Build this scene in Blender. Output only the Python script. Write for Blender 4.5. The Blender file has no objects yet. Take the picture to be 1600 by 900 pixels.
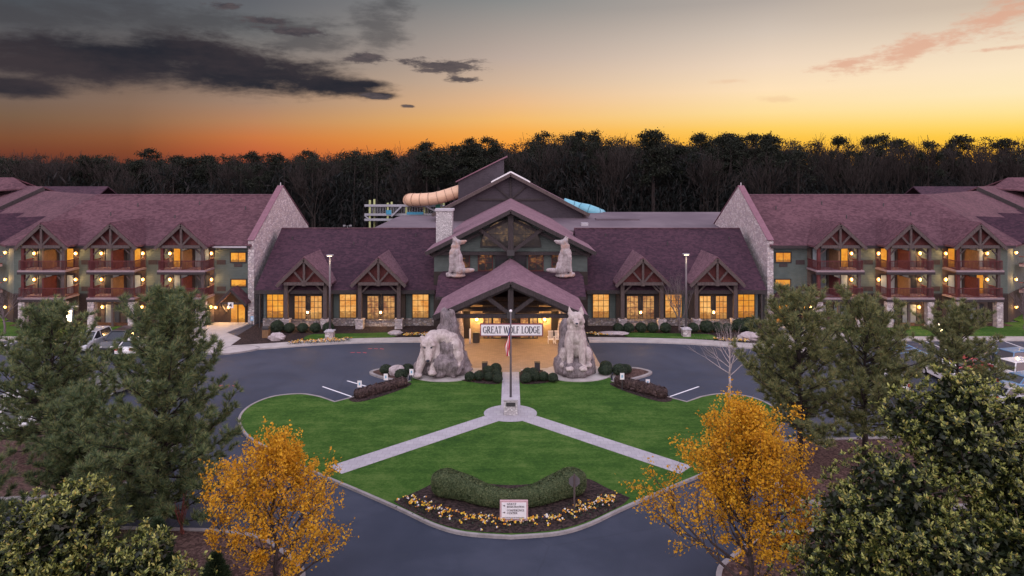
import bpy, bmesh, math, random
import numpy as np
from mathutils import Vector, Matrix

random.seed(11)
RNG = np.random.default_rng(5)
SC = bpy.context.scene
COL = SC.collection

# ------------------------------------------------------------------ camera
CAMH, FPX, CX, HOR = 18.0, 1067.0, 798.0, 265.0     # camera height (m) and the photo's measured focal length / centre / horizon
cam_data = bpy.data.cameras.new('camera')
cam = bpy.data.objects.new('camera', cam_data)
COL.objects.link(cam)
cam.location = (0, 0, CAMH)
cam.rotation_euler = (math.radians(90), 0, 0)
cam_data.lens = 36.0 * FPX / 1600.0
cam_data.shift_x = 2 / 1600.0
cam_data.shift_y = -(450 - HOR) / 1600.0
cam_data.clip_start = 0.5
cam_data.clip_end = 6000
SC.camera = cam

# ------------------------------------------------------------------ exposure
SC.view_settings.view_transform = 'Standard'
SC.view_settings.look = 'None'
SC.view_settings.gamma = 1.0
SC.view_settings.use_curve_mapping = False
SC.view_settings.exposure = 0.0
SC.render.engine = 'CYCLES'
try:
    SC.cycles.use_light_tree = True
    SC.cycles.sample_clamp_indirect = 6.0
    SC.cycles.max_bounces = 6
    SC.cycles.use_denoising = True
except Exception:
    pass


def lin(r, g, b):
    f = lambda c: (c / 255.0 / 12.92) if c / 255.0 <= 0.04045 else ((c / 255.0 + 0.055) / 1.055) ** 2.4
    return (f(r), f(g), f(b), 1.0)


class Nodes:
    """small helper that writes shader maths as calls"""
    def __init__(self, tree):
        self.t = tree
        self.t.nodes.clear()

    def new(self, kind, **kw):
        n = self.t.nodes.new(kind)
        for k, v in kw.items():
            setattr(n, k, v)
        return n

    def put(self, sock, v):
        if hasattr(v, 'is_linked'):
            self.t.links.new(v, sock)
        elif isinstance(v, (tuple, list)) and hasattr(sock.default_value, '__len__'):
            n = len(sock.default_value)
            sock.default_value = tuple(v)[:n] if len(v) >= n else tuple(v) + (1.0,) * (n - len(v))
        else:
            sock.default_value = v

    def m(self, op, a, b=None, c=None, clamp=False):
        n = self.new('ShaderNodeMath', operation=op, use_clamp=clamp)
        self.put(n.inputs[0], a)
        if b is not None: self.put(n.inputs[1], b)
        if c is not None: self.put(n.inputs[2], c)
        return n.outputs[0]

    def smooth(self, x, lo, hi, a=0.0, b=1.0):
        n = self.new('ShaderNodeMapRange', interpolation_type='SMOOTHSTEP')
        self.put(n.inputs['Value'], x)
        for k, v in zip(('From Min', 'From Max', 'To Min', 'To Max'), (lo, hi, a, b)):
            self.put(n.inputs[k], v)
        return n.outputs['Result']

    def lerp(self, x, lo, hi, a=0.0, b=1.0):
        n = self.new('ShaderNodeMapRange')
        self.put(n.inputs['Value'], x)
        for k, v in zip(('From Min', 'From Max', 'To Min', 'To Max'), (lo, hi, a, b)):
            self.put(n.inputs[k], v)
        return n.outputs['Result']

    def mix(self, f, a, b, mode='MIX'):
        n = self.new('ShaderNodeMix', data_type='RGBA', blend_type=mode)
        self.put(n.inputs['Factor'], f)
        self.put(n.inputs['A'] if False else n.inputs[6], a)
        self.put(n.inputs[7], b)
        return n.outputs[2]

    def ramp(self, x, stops, interp='LINEAR'):
        n = self.new('ShaderNodeValToRGB')
        cr = n.color_ramp
        cr.interpolation = interp
        while len(cr.elements) < len(stops):
            cr.elements.new(0.5)
        for e, (p, c) in zip(cr.elements, stops):
            e.position = p
            e.color = tuple(c) if len(c) == 4 else tuple(c) + (1.0,)
        self.put(n.inputs['Fac'], x)
        return n.outputs['Color']

    def noise(self, vec, scale, detail=4, rough=0.55, out='Fac', dist=0.0):
        n = self.new('ShaderNodeTexNoise')
        if vec is not None: self.put(n.inputs['Vector'], vec)
        n.inputs['Scale'].default_value = scale
        n.inputs['Detail'].default_value = detail
        n.inputs['Roughness'].default_value = rough
        n.inputs['Distortion'].default_value = dist
        return n.outputs[out]

    def xyz(self, x, y, z):
        n = self.new('ShaderNodeCombineXYZ')
        for s, v in zip(n.inputs, (x, y, z)): self.put(s, v)
        return n.outputs[0]


# ------------------------------------------------------------------ sky (dusk: sunset glow ahead, mauve sky overhead and behind)
world = bpy.data.worlds.new('World')
SC.world = world
world.use_nodes = True
W = Nodes(world.node_tree)
gen = W.new('ShaderNodeTexCoord').outputs['Generated']
sep = W.new('ShaderNodeSeparateXYZ'); W.put(sep.inputs[0], gen)
dx, dy, dz = sep.outputs
az = W.m('MULTIPLY', W.m('ARCTAN2', dx, dy), 180 / math.pi)          # degrees, 0 = towards the lodge, + to the right
el = W.m('MULTIPLY', W.m('ARCSINE', dz), 180 / math.pi)
elc = W.m('DIVIDE', el, 16.0, clamp=True)


def E(py, px=798):                                                   # photo row -> elevation, as a 0..1 position on the ramps
    a = math.atan((px - CX) / FPX)
    return max(0.0, min(1.0, math.degrees(math.atan((HOR - py) / FPX * math.cos(a))) / 16.0))


SKY = [
    (20, [(255, (92, 50, 42)), (236, (118, 64, 46)), (215, (126, 80, 54)), (180, (122, 95, 74)), (150, (118, 100, 90)), (90, (98, 92, 92)), (35, (84, 84, 88)), (0, (76, 80, 86))]),
    (200, [(255, (118, 60, 44)), (236, (132, 72, 46)), (215, (143, 88, 56)), (190, (141, 103, 76)), (160, (136, 109, 91)), (100, (107, 98, 95)), (40, (90, 90, 93)), (0, (82, 85, 91))]),
    (400, [(255, (170, 82, 55)), (236, (196, 100, 60)), (215, (203, 120, 68)), (190, (188, 134, 94)), (160, (165, 134, 113)), (100, (130, 120, 114)), (40, (108, 110, 112)), (0, (98, 100, 106))]),
    (800, [(250, (240, 140, 50)), (225, (250, 162, 62)), (207, (249, 174, 80)), (188, (244, 187, 110)), (160, (233, 187, 140)), (130, (213, 183, 156)), (90, (190, 171, 159)), (0, (138, 139, 138))]),
    (1200, [(250, (248, 170, 50)), (215, (254, 198, 76)), (200, (255, 210, 102)), (175, (255, 223, 155)), (140, (255, 226, 186)), (100, (240, 216, 191)), (50, (212, 196, 181)), (0, (180, 169, 161))]),
    (1580, [(250, (252, 175, 45)), (212, (255, 204, 70)), (197, (255, 216, 105)), (175, (255, 227, 150)), (145, (255, 233, 186)), (105, (252, 230, 196)), (55, (236, 216, 191)), (0, (205, 187, 168))]),
]
cols = [W.ramp(elc, [(E(py, px), lin(*c)) for py, c in st]) for px, st in SKY]
azs = [math.degrees(math.atan((px - CX) / FPX)) for px, _ in SKY]
sky = cols[0]
for k in range(1, len(SKY)):
    sky = W.mix(W.lerp(az, azs[k - 1], azs[k]), sky, cols[k])

# clouds: soft banks given by azimuth/elevation ellipses broken up by noise stretched along the horizon
cvec = W.xyz(W.m('MULTIPLY', az, 0.055), W.m('MULTIPLY', el, 0.22), 0.0)
cn = W.noise(cvec, 3.4, 10, 0.62, dist=0.5)
cn2 = W.noise(W.xyz(W.m('MULTIPLY', az, 0.12), W.m('MULTIPLY', el, 0.34), 3.1), 5.0, 9, 0.66)


def bank(px, py, rx, ry, tilt=0.0):
    a0 = math.degrees(math.atan((px - CX) / FPX))
    ca = math.cos(math.radians(a0))
    e0 = math.degrees(math.atan((HOR - py) / FPX * ca))
    ra = math.degrees(rx / FPX * ca * ca)
    re = math.degrees(ry / FPX * ca)
    u = W.m('DIVIDE', W.m('SUBTRACT', az, a0), ra)
    e_shift = W.m('SUBTRACT', W.m('SUBTRACT', el, e0), W.m('MULTIPLY', W.m('SUBTRACT', az, a0), tilt))
    v = W.m('DIVIDE', e_shift, re)
    return W.m('SUBTRACT', 1.0, W.m('SQRT', W.m('ADD', W.m('MULTIPLY', u, u), W.m('MULTIPLY', v, v))))


def union(lst):
    r = lst[0]
    for x in lst[1:]:
        r = W.m('SMOOTH_MAX', r, x, 0.25)
    return r


dark = union([bank(140, 97, 330, 42), bank(380, 112, 190, 40, -0.05), bank(10, 134, 110, 20, -0.06), bank(525, 134, 100, 20, -0.06), bank(590, 149, 40, 7), bank(570, 132, 50, 9), bank(300, 80, 130, 34)])
wisp = union([bank(20, 24, 150, 30, -0.1), bank(240, 30, 260, 40), bank(480, 60, 130, 44), bank(590, 40, 60, 60), bank(430, 40, 160, 30), bank(610, 5, 40, 22)])
small = union([bank(685, 101, 78, 15, -0.06), bank(722, 124, 34, 7), bank(572, 91, 36, 9), bank(590, 150, 34, 7), bank(640, 166, 14, 3), bank(465, 50, 80, 9), bank(350, 8, 36, 7), bank(420, 32, 50, 8)])
nz = W.m('SUBTRACT', cn, 0.5)
nz2 = W.m('SUBTRACT', cn2, 0.5)
m_dark = W.smooth(W.m('ADD', W.m('ADD', dark, W.m('MULTIPLY', nz, 1.15)), W.m('MULTIPLY', nz2, 0.75)), -0.18, 0.58)
m_wisp = W.smooth(W.m('ADD', W.m('ADD', wisp, W.m('MULTIPLY', nz, 1.8)), W.m('MULTIPLY', nz2, 1.2)), 0.0, 0.9, 0, 0.62)
m_small = W.smooth(W.m('ADD', W.m('ADD', small, W.m('MULTIPLY', nz, 2.0)), W.m('MULTIPLY', nz2, 2.4)), 0.05, 0.6, 0, 0.92)
pink = union([bank(1440, 72, 190, 26, 0.26), bank(1330, 98, 90, 12, 0.14), bank(1560, 76, 90, 6, 0.02), bank(1560, 30, 120, 40, 0.3)])
m_pink = W.smooth(W.m('ADD', W.m('ADD', pink, W.m('MULTIPLY', nz2, 2.2)), W.m('MULTIPLY', nz, 1.6)), 0.15, 0.95, 0, 0.75)
m_pink2 = W.smooth(W.m('ADD', union([bank(1140, 127, 40, 6), bank(1215, 155, 50, 8, -0.05)]), W.m('MULTIPLY', nz2, 2.0)), 0.2, 1.0, 0, 0.3)
clow = W.noise(cvec, 1.1, 4, 0.5)
ctint = W.mix(W.smooth(W.m('ADD', W.m('MULTIPLY', clow, 0.75), W.m('MULTIPLY', cn2, 0.25)), 0.36, 0.64), lin(40, 41, 49), lin(62, 55, 59))
sky = W.mix(m_wisp, sky, lin(70, 69, 73))
sky = W.mix(m_dark, sky, ctint)
sky = W.mix(m_small, sky, W.mix(W.smooth(cn2, 0.3, 0.7), lin(58, 56, 64), lin(92, 82, 84)))
sky = W.mix(m_pink, sky, lin(222, 165, 138))
sky = W.mix(m_pink2, sky, lin(228, 178, 140))

# the broad mauve twilight above and behind the viewpoint, mixed with the physical sky
nish = W.new('ShaderNodeTexSky', sky_type='NISHITA')
nish.sun_disc = False
nish.sun_elevation = math.radians(38)
nish.sun_rotation = math.radians(195)
high = W.mix(W.smooth(el, 8, 70), (1.00, 0.86, 0.96, 1), (0.74, 0.74, 0.98, 1))
side = W.m('MULTIPLY', W.m('ADD', W.smooth(dx, 0.4, 0.85), W.smooth(dx, -0.45, -0.9, 0.0, 0.55)), W.smooth(el, 50, 12))
high = W.mix(side, high, W.mix(1.0, high, (2.9, 2.3, 2.3, 1), 'MULTIPLY'))
front = W.smooth(dy, 0.15, 0.62)
upper = W.smooth(el, 14.6, 40)
vis = W.m('MULTIPLY', front, W.m('SUBTRACT', 1.0, upper))
down = W.smooth(el, -12, 0.5)
high = W.mix(down, (0.02, 0.02, 0.025, 1), high)
bg_sky = W.new('ShaderNodeBackground'); W.put(bg_sky.inputs[0], sky); bg_sky.inputs[1].default_value = 1.0
bg_high = W.new('ShaderNodeBackground'); W.put(bg_high.inputs[0], high); bg_high.inputs[1].default_value = 1.06
bg_n = W.new('ShaderNodeBackground'); W.put(bg_n.inputs[0], nish.outputs[0]); bg_n.inputs[1].default_value = 0.012
addn = W.new('ShaderNodeAddShader'); W.put(addn.inputs[0], bg_high.outputs[0]); W.put(addn.inputs[1], bg_n.outputs[0])
mixs = W.new('ShaderNodeMixShader'); W.put(mixs.inputs[0], vis); W.put(mixs.inputs[1], addn.outputs[0]); W.put(mixs.inputs[2], bg_sky.outputs[0])
outw = W.new('ShaderNodeOutputWorld'); W.put(outw.inputs[0], mixs.outputs[0])

# soft skylight direction: a very wide, faint "sun" standing for the bright dusk sky behind the viewpoint
sun_data = bpy.data.lights.new('sun', 'SUN')
sun_data.energy = 1.3
sun_data.angle = math.radians(70)
sun_data.color = (1.0, 0.92, 0.92)
sun = bpy.data.objects.new('sun', sun_data)
COL.objects.link(sun)
sun.rotation_euler = (math.radians(50), 0, math.radians(-14))

# ------------------------------------------------------------------ measuring and mesh helpers
def P(px, py, d):
    """point seen at photo pixel (px, py) that stands d metres in front of the camera"""
    return ((px - CX) / FPX * d, d, CAMH - (py - HOR) / FPX * d)


def G(px, py, z=0.0):
    """point of the ground seen at photo pixel (px, py)"""
    d = FPX * CAMH / (py - HOR)
    return ((px - CX) / FPX * d, d, z)


def spline(pts, n=6, closed=False):
    pts = [Vector(p) for p in pts]
    out = []
    N = len(pts)
    rng = range(N) if closed else range(N - 1)
    for i in rng:
        p1, p2 = pts[i], pts[(i + 1) % N]
        p0 = pts[(i - 1) % N] if (closed or i > 0) else p1
        p3 = pts[(i + 2) % N] if (closed or i + 2 < N) else p2
        for k in range(n):
            t = k / n
            out.append(0.5 * ((2 * p1) + (-p0 + p2) * t + (2 * p0 - 5 * p1 + 4 * p2 - p3) * t * t + (-p0 + 3 * p1 - 3 * p2 + p3) * t ** 3))
    if not closed:
        out.append(pts[-1])
    return out


ORG = {}


def tag(o, label=None, cat=None, group=None, kind=None):
    if label: o['label'] = label
    if cat: o['category'] = cat
    if group: o['group'] = group
    if kind: o['kind'] = kind
    return o


def thing(name, loc, label, cat, group=None, rz=0.0):
    o = bpy.data.objects.new(name, None)
    o.empty_display_size = 0.3
    COL.objects.link(o)
    o.location = loc
    o.rotation_euler = (0, 0, rz)
    ORG[o.name] = Vector(loc)
    return tag(o, label, cat, group)


class MB:
    """collects shapes in world coordinates and links them as ONE mesh object"""
    def __init__(self, mx=1):
        self.v, self.f, self.mx = [], [], mx

    def raw(self, vs, fs):
        o = len(self.v)
        self.v += [tuple(p) for p in vs]
        self.f += [[i + o for i in f] for f in fs]
        return self

    def poly(self, pts):
        return self.raw(pts, [list(range(len(pts)))])

    def prism(self, pts, vec):
        n = len(pts)
        vec = Vector(vec)
        top = [Vector(p) + vec for p in pts]
        fs = [list(range(n))[::-1], list(range(n, 2 * n))]
        fs += [[i, (i + 1) % n, (i + 1) % n + n, i + n] for i in range(n)]
        return self.raw(list(pts) + top, fs)

    def box(self, x0, x1, y0, y1, z0, z1):
        return self.prism([(x0, y0, z0), (x1, y0, z0), (x1, y1, z0), (x0, y1, z0)], (0, 0, z1 - z0))

    def bar(self, p0, p1, w, h, up=(0, 0, 1)):
        """square timber from p0 to p1, w wide and h deep"""
        p0, p1 = Vector(p0), Vector(p1)
        d = (p1 - p0).normalized()
        u = Vector(up)
        s = d.cross(u)
        if s.length < 1e-4: s = d.cross(Vector((0, 1, 0)))
        s.normalize()
        u = s.cross(d).normalized()
        c = [p0 + s * w / 2 * a + u * h / 2 * b for a, b in ((-1, -1), (1, -1), (1, 1), (-1, 1))]
        return self.prism(c, p1 - p0)

    def tube(self, pts, radii, n=8, cap=True):
        pts = [Vector(p) for p in pts]
        if not hasattr(radii, '__len__'): radii = [radii] * len(pts)
        vs, fs = [], []
        ref = Vector((0.13, 0.27, 0.95))
        for i, p in enumerate(pts):
            d = (pts[min(i + 1, len(pts) - 1)] - pts[max(i - 1, 0)]).normalized()
            a = d.cross(ref)
            if a.length < 1e-3: a = d.cross(Vector((1, 0, 0)))
            a.normalize()
            b = d.cross(a)
            for k in range(n):
                t = 2 * math.pi * k / n
                vs.append(p + (a * math.cos(t) + b * math.sin(t)) * radii[i])
        for i in range(len(pts) - 1):
            for k in range(n):
                fs.append([i * n + k, i * n + (k + 1) % n, (i + 1) * n + (k + 1) % n, (i + 1) * n + k])
        if cap:
            fs.append(list(range(n))[::-1])
            fs.append([(len(pts) - 1) * n + k for k in range(n)])
        return self.raw(vs, fs)

    def ball(self, c, r, n=10, m=6, jit=0.0):
        if not hasattr(r, '__len__'): r = (r, r, r)
        vs, fs = [], []
        for j in range(1, m):
            a = math.pi * j / m
            for k in range(n):
                t = 2 * math.pi * k / n
                q = 1 + random.uniform(-jit, jit)
                vs.append((c[0] + r[0] * math.sin(a) * math.cos(t) * q, c[1] + r[1] * math.sin(a) * math.sin(t) * q, c[2] + r[2] * math.cos(a) * q))
        vs.append((c[0], c[1], c[2] + r[2])); vs.append((c[0], c[1], c[2] - r[2]))
        T, B = len(vs) - 2, len(vs) - 1
        for j in range(m - 2):
            for k in range(n):
                fs.append([j * n + k, (j + 1) * n + k, (j + 1) * n + (k + 1) % n, j * n + (k + 1) % n])
        for k in range(n):
            fs.append([T, k, (k + 1) % n])
            fs.append([B, (m - 2) * n + (k + 1) % n, (m - 2) * n + k])
        return self.raw(vs, fs)

    def ribbon(self, pts, w, z0, z1, closed=False, off=0.0):
        """band of rectangular section along a ground polyline"""
        pts = [Vector((p[0], p[1], 0)) for p in pts]
        n = len(pts)
        L, R = [], []
        for i, p in enumerate(pts):
            a = pts[(i - 1) % n] if (closed or i > 0) else p
            b = pts[(i + 1) % n] if (closed or i < n - 1) else p
            t = (b - a).normalized()
            nn = Vector((-t.y, t.x, 0))
            L.append(p + nn * (off + w / 2)); R.append(p + nn * (off - w / 2))
        vs = []
        for i in range(n):
            vs += [(L[i].x, L[i].y, z0), (L[i].x, L[i].y, z1), (R[i].x, R[i].y, z1), (R[i].x, R[i].y, z0)]
        fs = []
        for i in range(n if closed else n - 1):
            a, b = i * 4, ((i + 1) % n) * 4
            fs += [[a, b, b + 1, a + 1], [a + 1, b + 1, b + 2, a + 2], [a + 2, b + 2, b + 3, a + 3], [a + 3, b + 3, b, a]]
        if not closed:
            fs += [[0, 1, 2, 3], [(n - 1) * 4 + k for k in (3, 2, 1, 0)]]
        return self.raw(vs, fs)

    def build(self, name, mat, parent=None, smooth=False, origin=None, bevel=0.0, recalc=True):
        vs = [Vector((p[0] * self.mx, p[1], p[2])) for p in self.v]
        if parent is not None:
            org = ORG[parent.name]
        elif origin is not None:
            org = Vector(origin)
        else:
            xs = [p.x for p in vs]; ys = [p.y for p in vs]; zs = [p.z for p in vs]
            org = Vector(((min(xs) + max(xs)) / 2, (min(ys) + max(ys)) / 2, min(zs)))
        me = bpy.data.meshes.new(name)
        me.from_pydata([p - org for p in vs], [], self.f)
        if recalc or bevel:
            bm = bmesh.new(); bm.from_mesh(me)
            bmesh.ops.recalc_face_normals(bm, faces=bm.faces)
            if bevel:
                bmesh.ops.bevel(bm, geom=[e for e in bm.edges if len(e.link_faces) == 2 and e.calc_face_angle(0) > 0.5], offset=bevel, segments=2, profile=0.5, affect='EDGES', clamp_overlap=True)
            bm.to_mesh(me); bm.free()
        if smooth:
            me.polygons.foreach_set('use_smooth', [True] * len(me.polygons))
        me.materials.append(mat)
        o = bpy.data.objects.new(name, me)
        COL.objects.link(o)
        if parent is not None:
            o.parent = parent
        else:
            o.location = org
        ORG[o.name] = org
        return o


def np_mesh(name, verts, k, mat, parent=None, origin=(0, 0, 0), smooth=False):
    """mesh of separate k-gons from an (n*k, 3) array given relative to the parent/origin"""
    verts = np.asarray(verts, dtype=np.float32).reshape(-1, 3)
    n = len(verts) // k
    me = bpy.data.meshes.new(name)
    me.vertices.add(n * k); me.loops.add(n * k); me.polygons.add(n)
    me.vertices.foreach_set('co', verts.ravel())
    me.loops.foreach_set('vertex_index', np.arange(n * k, dtype=np.int32))
    me.polygons.foreach_set('loop_start', np.arange(0, n * k, k, dtype=np.int32))
    me.polygons.foreach_set('loop_total', np.full(n, k, dtype=np.int32))
    me.update(calc_edges=True)
    me.materials.append(mat)
    o = bpy.data.objects.new(name, me)
    COL.objects.link(o)
    if parent is not None:
        o.parent = parent
        ORG[o.name] = ORG[parent.name]
    else:
        o.location = origin
        ORG[o.name] = Vector(origin)
    return o


def copy_tree(root, loc, label=None, group=None, rz=0.0, scale=1.0):
    r = root.copy(); COL.objects.link(r)
    r.location = loc; r.rotation_euler = (0, 0, rz)
    r.scale = scale if hasattr(scale, '__len__') else (scale, scale, scale)
    if label: r['label'] = label
    if group: r['group'] = group
    for ch in list(root.children):
        c = ch.copy(); COL.objects.link(c); c.parent = r
        for g in list(ch.children):
            d = g.copy(); COL.objects.link(d); d.parent = c
    return r


def structure(o, label, cat):
    return tag(o, label, cat, kind='structure')


def rand_unit(n):
    v = RNG.normal(size=(n, 3))
    return v / np.linalg.norm(v, axis=1, keepdims=True)


def norm(v):
    return v / np.maximum(np.linalg.norm(v, axis=1, keepdims=True), 1e-9)


def leaf_quads(c, nrm, size, aspect=0.6, droop=0.0):
    """diamond shaped leaves centred on c lying across nrm"""
    n = len(c)
    t = norm(np.cross(nrm, rand_unit(n)))
    b = np.cross(nrm, t)
    s = np.asarray(size).reshape(-1, 1) if hasattr(size, '__len__') else np.full((n, 1), size)
    out = np.empty((n, 4, 3))
    out[:, 0] = c - t * s * 0.5
    out[:, 1] = c + b * s * aspect * 0.5
    out[:, 2] = c + t * s * 0.5
    out[:, 3] = c - b * s * aspect * 0.5
    return out


def point_light(parent, loc, watts, color=(1.0, 0.58, 0.22), radius=0.12, name='lamp_light'):
    ld = bpy.data.lights.new(name, 'POINT')
    ld.energy = watts; ld.color = color; ld.shadow_soft_size = radius
    o = bpy.data.objects.new(name, ld)
    COL.objects.link(o)
    o.parent = parent
    o.location = Vector(loc) - ORG[parent.name]
    return o


# ------------------------------------------------------------------ materials
def material(name):
    m = bpy.data.materials.new(name)
    m.use_nodes = True
    return m, Nodes(m.node_tree)


def finish(N, col, rough=0.8, spec=0.3, bump=None, bump_d=0.02, emis=None, estr=0.0, metal=0.0, transl=None):
    b = N.new('ShaderNodeBsdfPrincipled')
    N.put(b.inputs['Base Color'], col)
    N.put(b.inputs['Roughness'], rough)
    N.put(b.inputs['Specular IOR Level'], spec)
    N.put(b.inputs['Metallic'], metal)
    if emis is not None:
        N.put(b.inputs['Emission Color'], emis)
        N.put(b.inputs['Emission Strength'], estr)
    if bump is not None:
        bn = N.new('ShaderNodeBump')
        bn.inputs['Strength'].default_value = 1.0
        bn.inputs['Distance'].default_value = bump_d
        N.put(bn.inputs['Height'], bump)
        N.put(b.inputs['Normal'], bn.outputs[0])
    sh = b.outputs[0]
    if transl is not None:
        t = N.new('ShaderNodeBsdfTranslucent'); N.put(t.inputs[0], col)
        mx = N.new('ShaderNodeMixShader'); mx.inputs[0].default_value = transl
        N.put(mx.inputs[1], sh); N.put(mx.inputs[2], t.outputs[0])
        sh = mx.outputs[0]
    o = N.new('ShaderNodeOutputMaterial')
    N.put(o.inputs[0], sh)


def obj_co(N):
    return N.new('ShaderNodeTexCoord').outputs['Object']


def plain(name, c, var=0.18, scale=2.5, rough=0.8, spec=0.3, bump=0.0, bscale=30, metal=0.0, hue=None):
    """painted / woody / concrete surface: base colour with patchy wear"""
    m, N = material(name)
    co = obj_co(N)
    f = N.noise(co, scale, 6, 0.6)
    f2 = N.noise(co, scale * 9, 4, 0.6)
    f = N.m('ADD', N.m('MULTIPLY', f, 0.65), N.m('MULTIPLY', f2, 0.35))
    c2 = hue if hue else tuple(x * (1 + var) for x in c)
    col = N.mix(N.smooth(f, 0.32, 0.68), tuple(x * (1 - var) for x in c), c2)
    bh = N.noise(co, bscale, 4, 0.6) if bump else None
    finish(N, col, rough, spec, bh, bump, metal=metal)
    return m


def timber(name, c, rough=0.75):
    m, N = material(name)
    co = obj_co(N)
    mp = N.new('ShaderNodeMapping'); N.put(mp.inputs[0], co); mp.inputs['Scale'].default_value = (9, 9, 1.3)
    f = N.noise(mp.outputs[0], 2.2, 6, 0.65)
    col = N.mix(N.smooth(f, 0.3, 0.7), tuple(x * 0.65 for x in c), tuple(x * 1.35 for x in c))
    finish(N, col, rough, 0.25, f, 0.01)
    return m


def siding(name, c, lap=0.2):
    m, N = material(name)
    co = obj_co(N)
    s = N.new('ShaderNodeSeparateXYZ'); N.put(s.inputs[0], co)
    fr = N.m('FRACT', N.m('DIVIDE', s.outputs[2], lap))
    f = N.noise(co, 1.4, 5, 0.6)
    st = N.noise(N.xyz(N.m('MULTIPLY', s.outputs[0], 0.4), s.outputs[1], N.m('MULTIPLY', s.outputs[2], 5.0)), 2.0, 3)
    col = N.mix(N.smooth(N.m('ADD', N.m('MULTIPLY', f, 0.6), N.m('MULTIPLY', st, 0.4)), 0.3, 0.7), tuple(x * 0.84 for x in c), tuple(x * 1.14 for x in c))
    finish(N, col, 0.75, 0.3, fr, 0.025)
    return m


def stone(name, scale=3.2, tones=None, mortar=(0.16, 0.14, 0.14), bump=0.05):
    tones = tones or [(0.30, 0.23, 0.22), (0.42, 0.36, 0.36), (0.22, 0.19, 0.20), (0.50, 0.45, 0.44), (0.34, 0.27, 0.22)]
    m, N = material(name)
    co = obj_co(N)
    wob = N.noise(co, 2.0, 3, 0.5, out='Color')
    vec = N.mix(0.06, co, wob, 'ADD')
    mp = N.new('ShaderNodeMapping'); N.put(mp.inputs[0], vec); mp.inputs['Scale'].default_value = (1.0, 1.0, 1.5)
    v = N.new('ShaderNodeTexVoronoi'); N.put(v.inputs['Vector'], mp.outputs[0]); v.inputs['Scale'].default_value = scale
    ve = N.new('ShaderNodeTexVoronoi', feature='DISTANCE_TO_EDGE'); N.put(ve.inputs['Vector'], mp.outputs[0]); ve.inputs['Scale'].default_value = scale
    rr = N.new('ShaderNodeSeparateColor'); N.put(rr.inputs[0], v.outputs['Color'])
    k = len(tones)
    col = N.ramp(rr.outputs[0], [(i / k, t) for i, t in enumerate(tones)], 'CONSTANT')
    g = N.noise(co, 14, 5, 0.65)
    col = N.mix(N.smooth(g, 0.25, 0.75, 0.0, 0.45), col, tuple(x * 0.5 for x in tones[1]))
    e = N.smooth(ve.outputs[0], 0.02, 0.09)
    col = N.mix(e, mortar, col)
    h = N.m('ADD', N.m('MULTIPLY', e, 1.0), N.m('MULTIPLY', g, 0.35))
    finish(N, col, 0.85, 0.25, h, bump)
    return m


def shingles(name, c, c2):
    m, N = material(name)
    co = obj_co(N)
    s = N.new('ShaderNodeSeparateXYZ'); N.put(s.inputs[0], co)
    big = N.noise(co, 0.22, 5, 0.6)
    streak = N.noise(N.xyz(N.m('MULTIPLY', s.outputs[0], 2.2), N.m('MULTIPLY', s.outputs[1], 2.2), N.m('MULTIPLY', s.outputs[2], 0.25)), 1.0, 4, 0.6)
    tabs = N.new('ShaderNodeTexVoronoi'); N.put(tabs.inputs['Vector'], N.xyz(N.m('MULTIPLY', s.outputs[0], 3.0), N.m('MULTIPLY', s.outputs[1], 3.0), N.m('MULTIPLY', s.outputs[2], 7.0))); tabs.inputs['Scale'].default_value = 1.0
    tr = N.new('ShaderNodeSeparateColor'); N.put(tr.inputs[0], tabs.outputs['Color'])
    f = N.m('ADD', N.m('ADD', N.m('MULTIPLY', big, 0.5), N.m('MULTIPLY', streak, 0.22)), N.m('MULTIPLY', tr.outputs[0], 0.32))
    col = N.mix(N.smooth(f, 0.3, 0.75), c, c2)
    row = N.m('FRACT', N.m('DIVIDE', s.outputs[2], 0.1))
    finish(N, col, 0.85, 0.25, N.m('ADD', row, N.m('MULTIPLY', tr.outputs[1], 0.8)), 0.012)
    return m


def leafy(name, stops, rough=0.6, spec=0.3, transl=0.25):
    m, N = material(name)
    g = N.new('ShaderNodeNewGeometry').outputs['Random Per Island']
    col = N.ramp(g, stops)
    co = obj_co(N)
    f = N.noise(co, 0.9, 3, 0.6)
    col = N.mix(N.smooth(f, 0.35, 0.65, 0.0, 0.45), col, N.mix(0.5, col, stops[0][1]))
    finish(N, col, rough, spec, transl=transl)
    return m


def glow_pane(name, lo, hi, strength, scale=1.4, dark=0.0):
    """lit window: the warm room behind the glass, brighter ceiling, darker furniture"""
    m, N = material(name)
    co = obj_co(N)
    s = N.new('ShaderNodeSeparateXYZ'); N.put(s.inputs[0], co)
    a = N.noise(co, scale, 3, 0.5)
    b = N.noise(N.xyz(N.m('MULTIPLY', s.outputs[0], 1.7), 0.0, N.m('MULTIPLY', s.outputs[2], 2.6)), 1.6, 4, 0.6)
    f = N.smooth(N.m('ADD', N.m('MULTIPLY', a, 0.55), N.m('MULTIPLY', b, 0.45)), 0.36 + dark, 0.62 + dark)
    rnd = N.new('ShaderNodeObjectInfo').outputs['Random']
    gz = N.new('ShaderNodeSeparateXYZ'); N.put(gz.inputs[0], N.new('ShaderNodeTexCoord').outputs['Generated'])
    furn = N.smooth(N.m('ADD', gz.outputs[2], N.m('MULTIPLY', N.m('SUBTRACT', b, 0.5), 0.5)), 0.16, 0.30, 0.42, 1.0)   # tables and wainscot low in the room
    col = N.mix(f, lo, hi)
    col = N.mix(1.0, col, N.xyz(furn, furn, furn), 'MULTIPLY')
    col = N.mix(N.m('MULTIPLY', rnd, 0.35), col, lo)
    finish(N, (0.03, 0.03, 0.03), 0.08, 0.5, emis=col, estr=N.m('MULTIPLY', N.lerp(rnd, 0, 1, 1.12, 0.82), strength))
    return m


M = {}
M['asphalt'] = None


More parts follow.
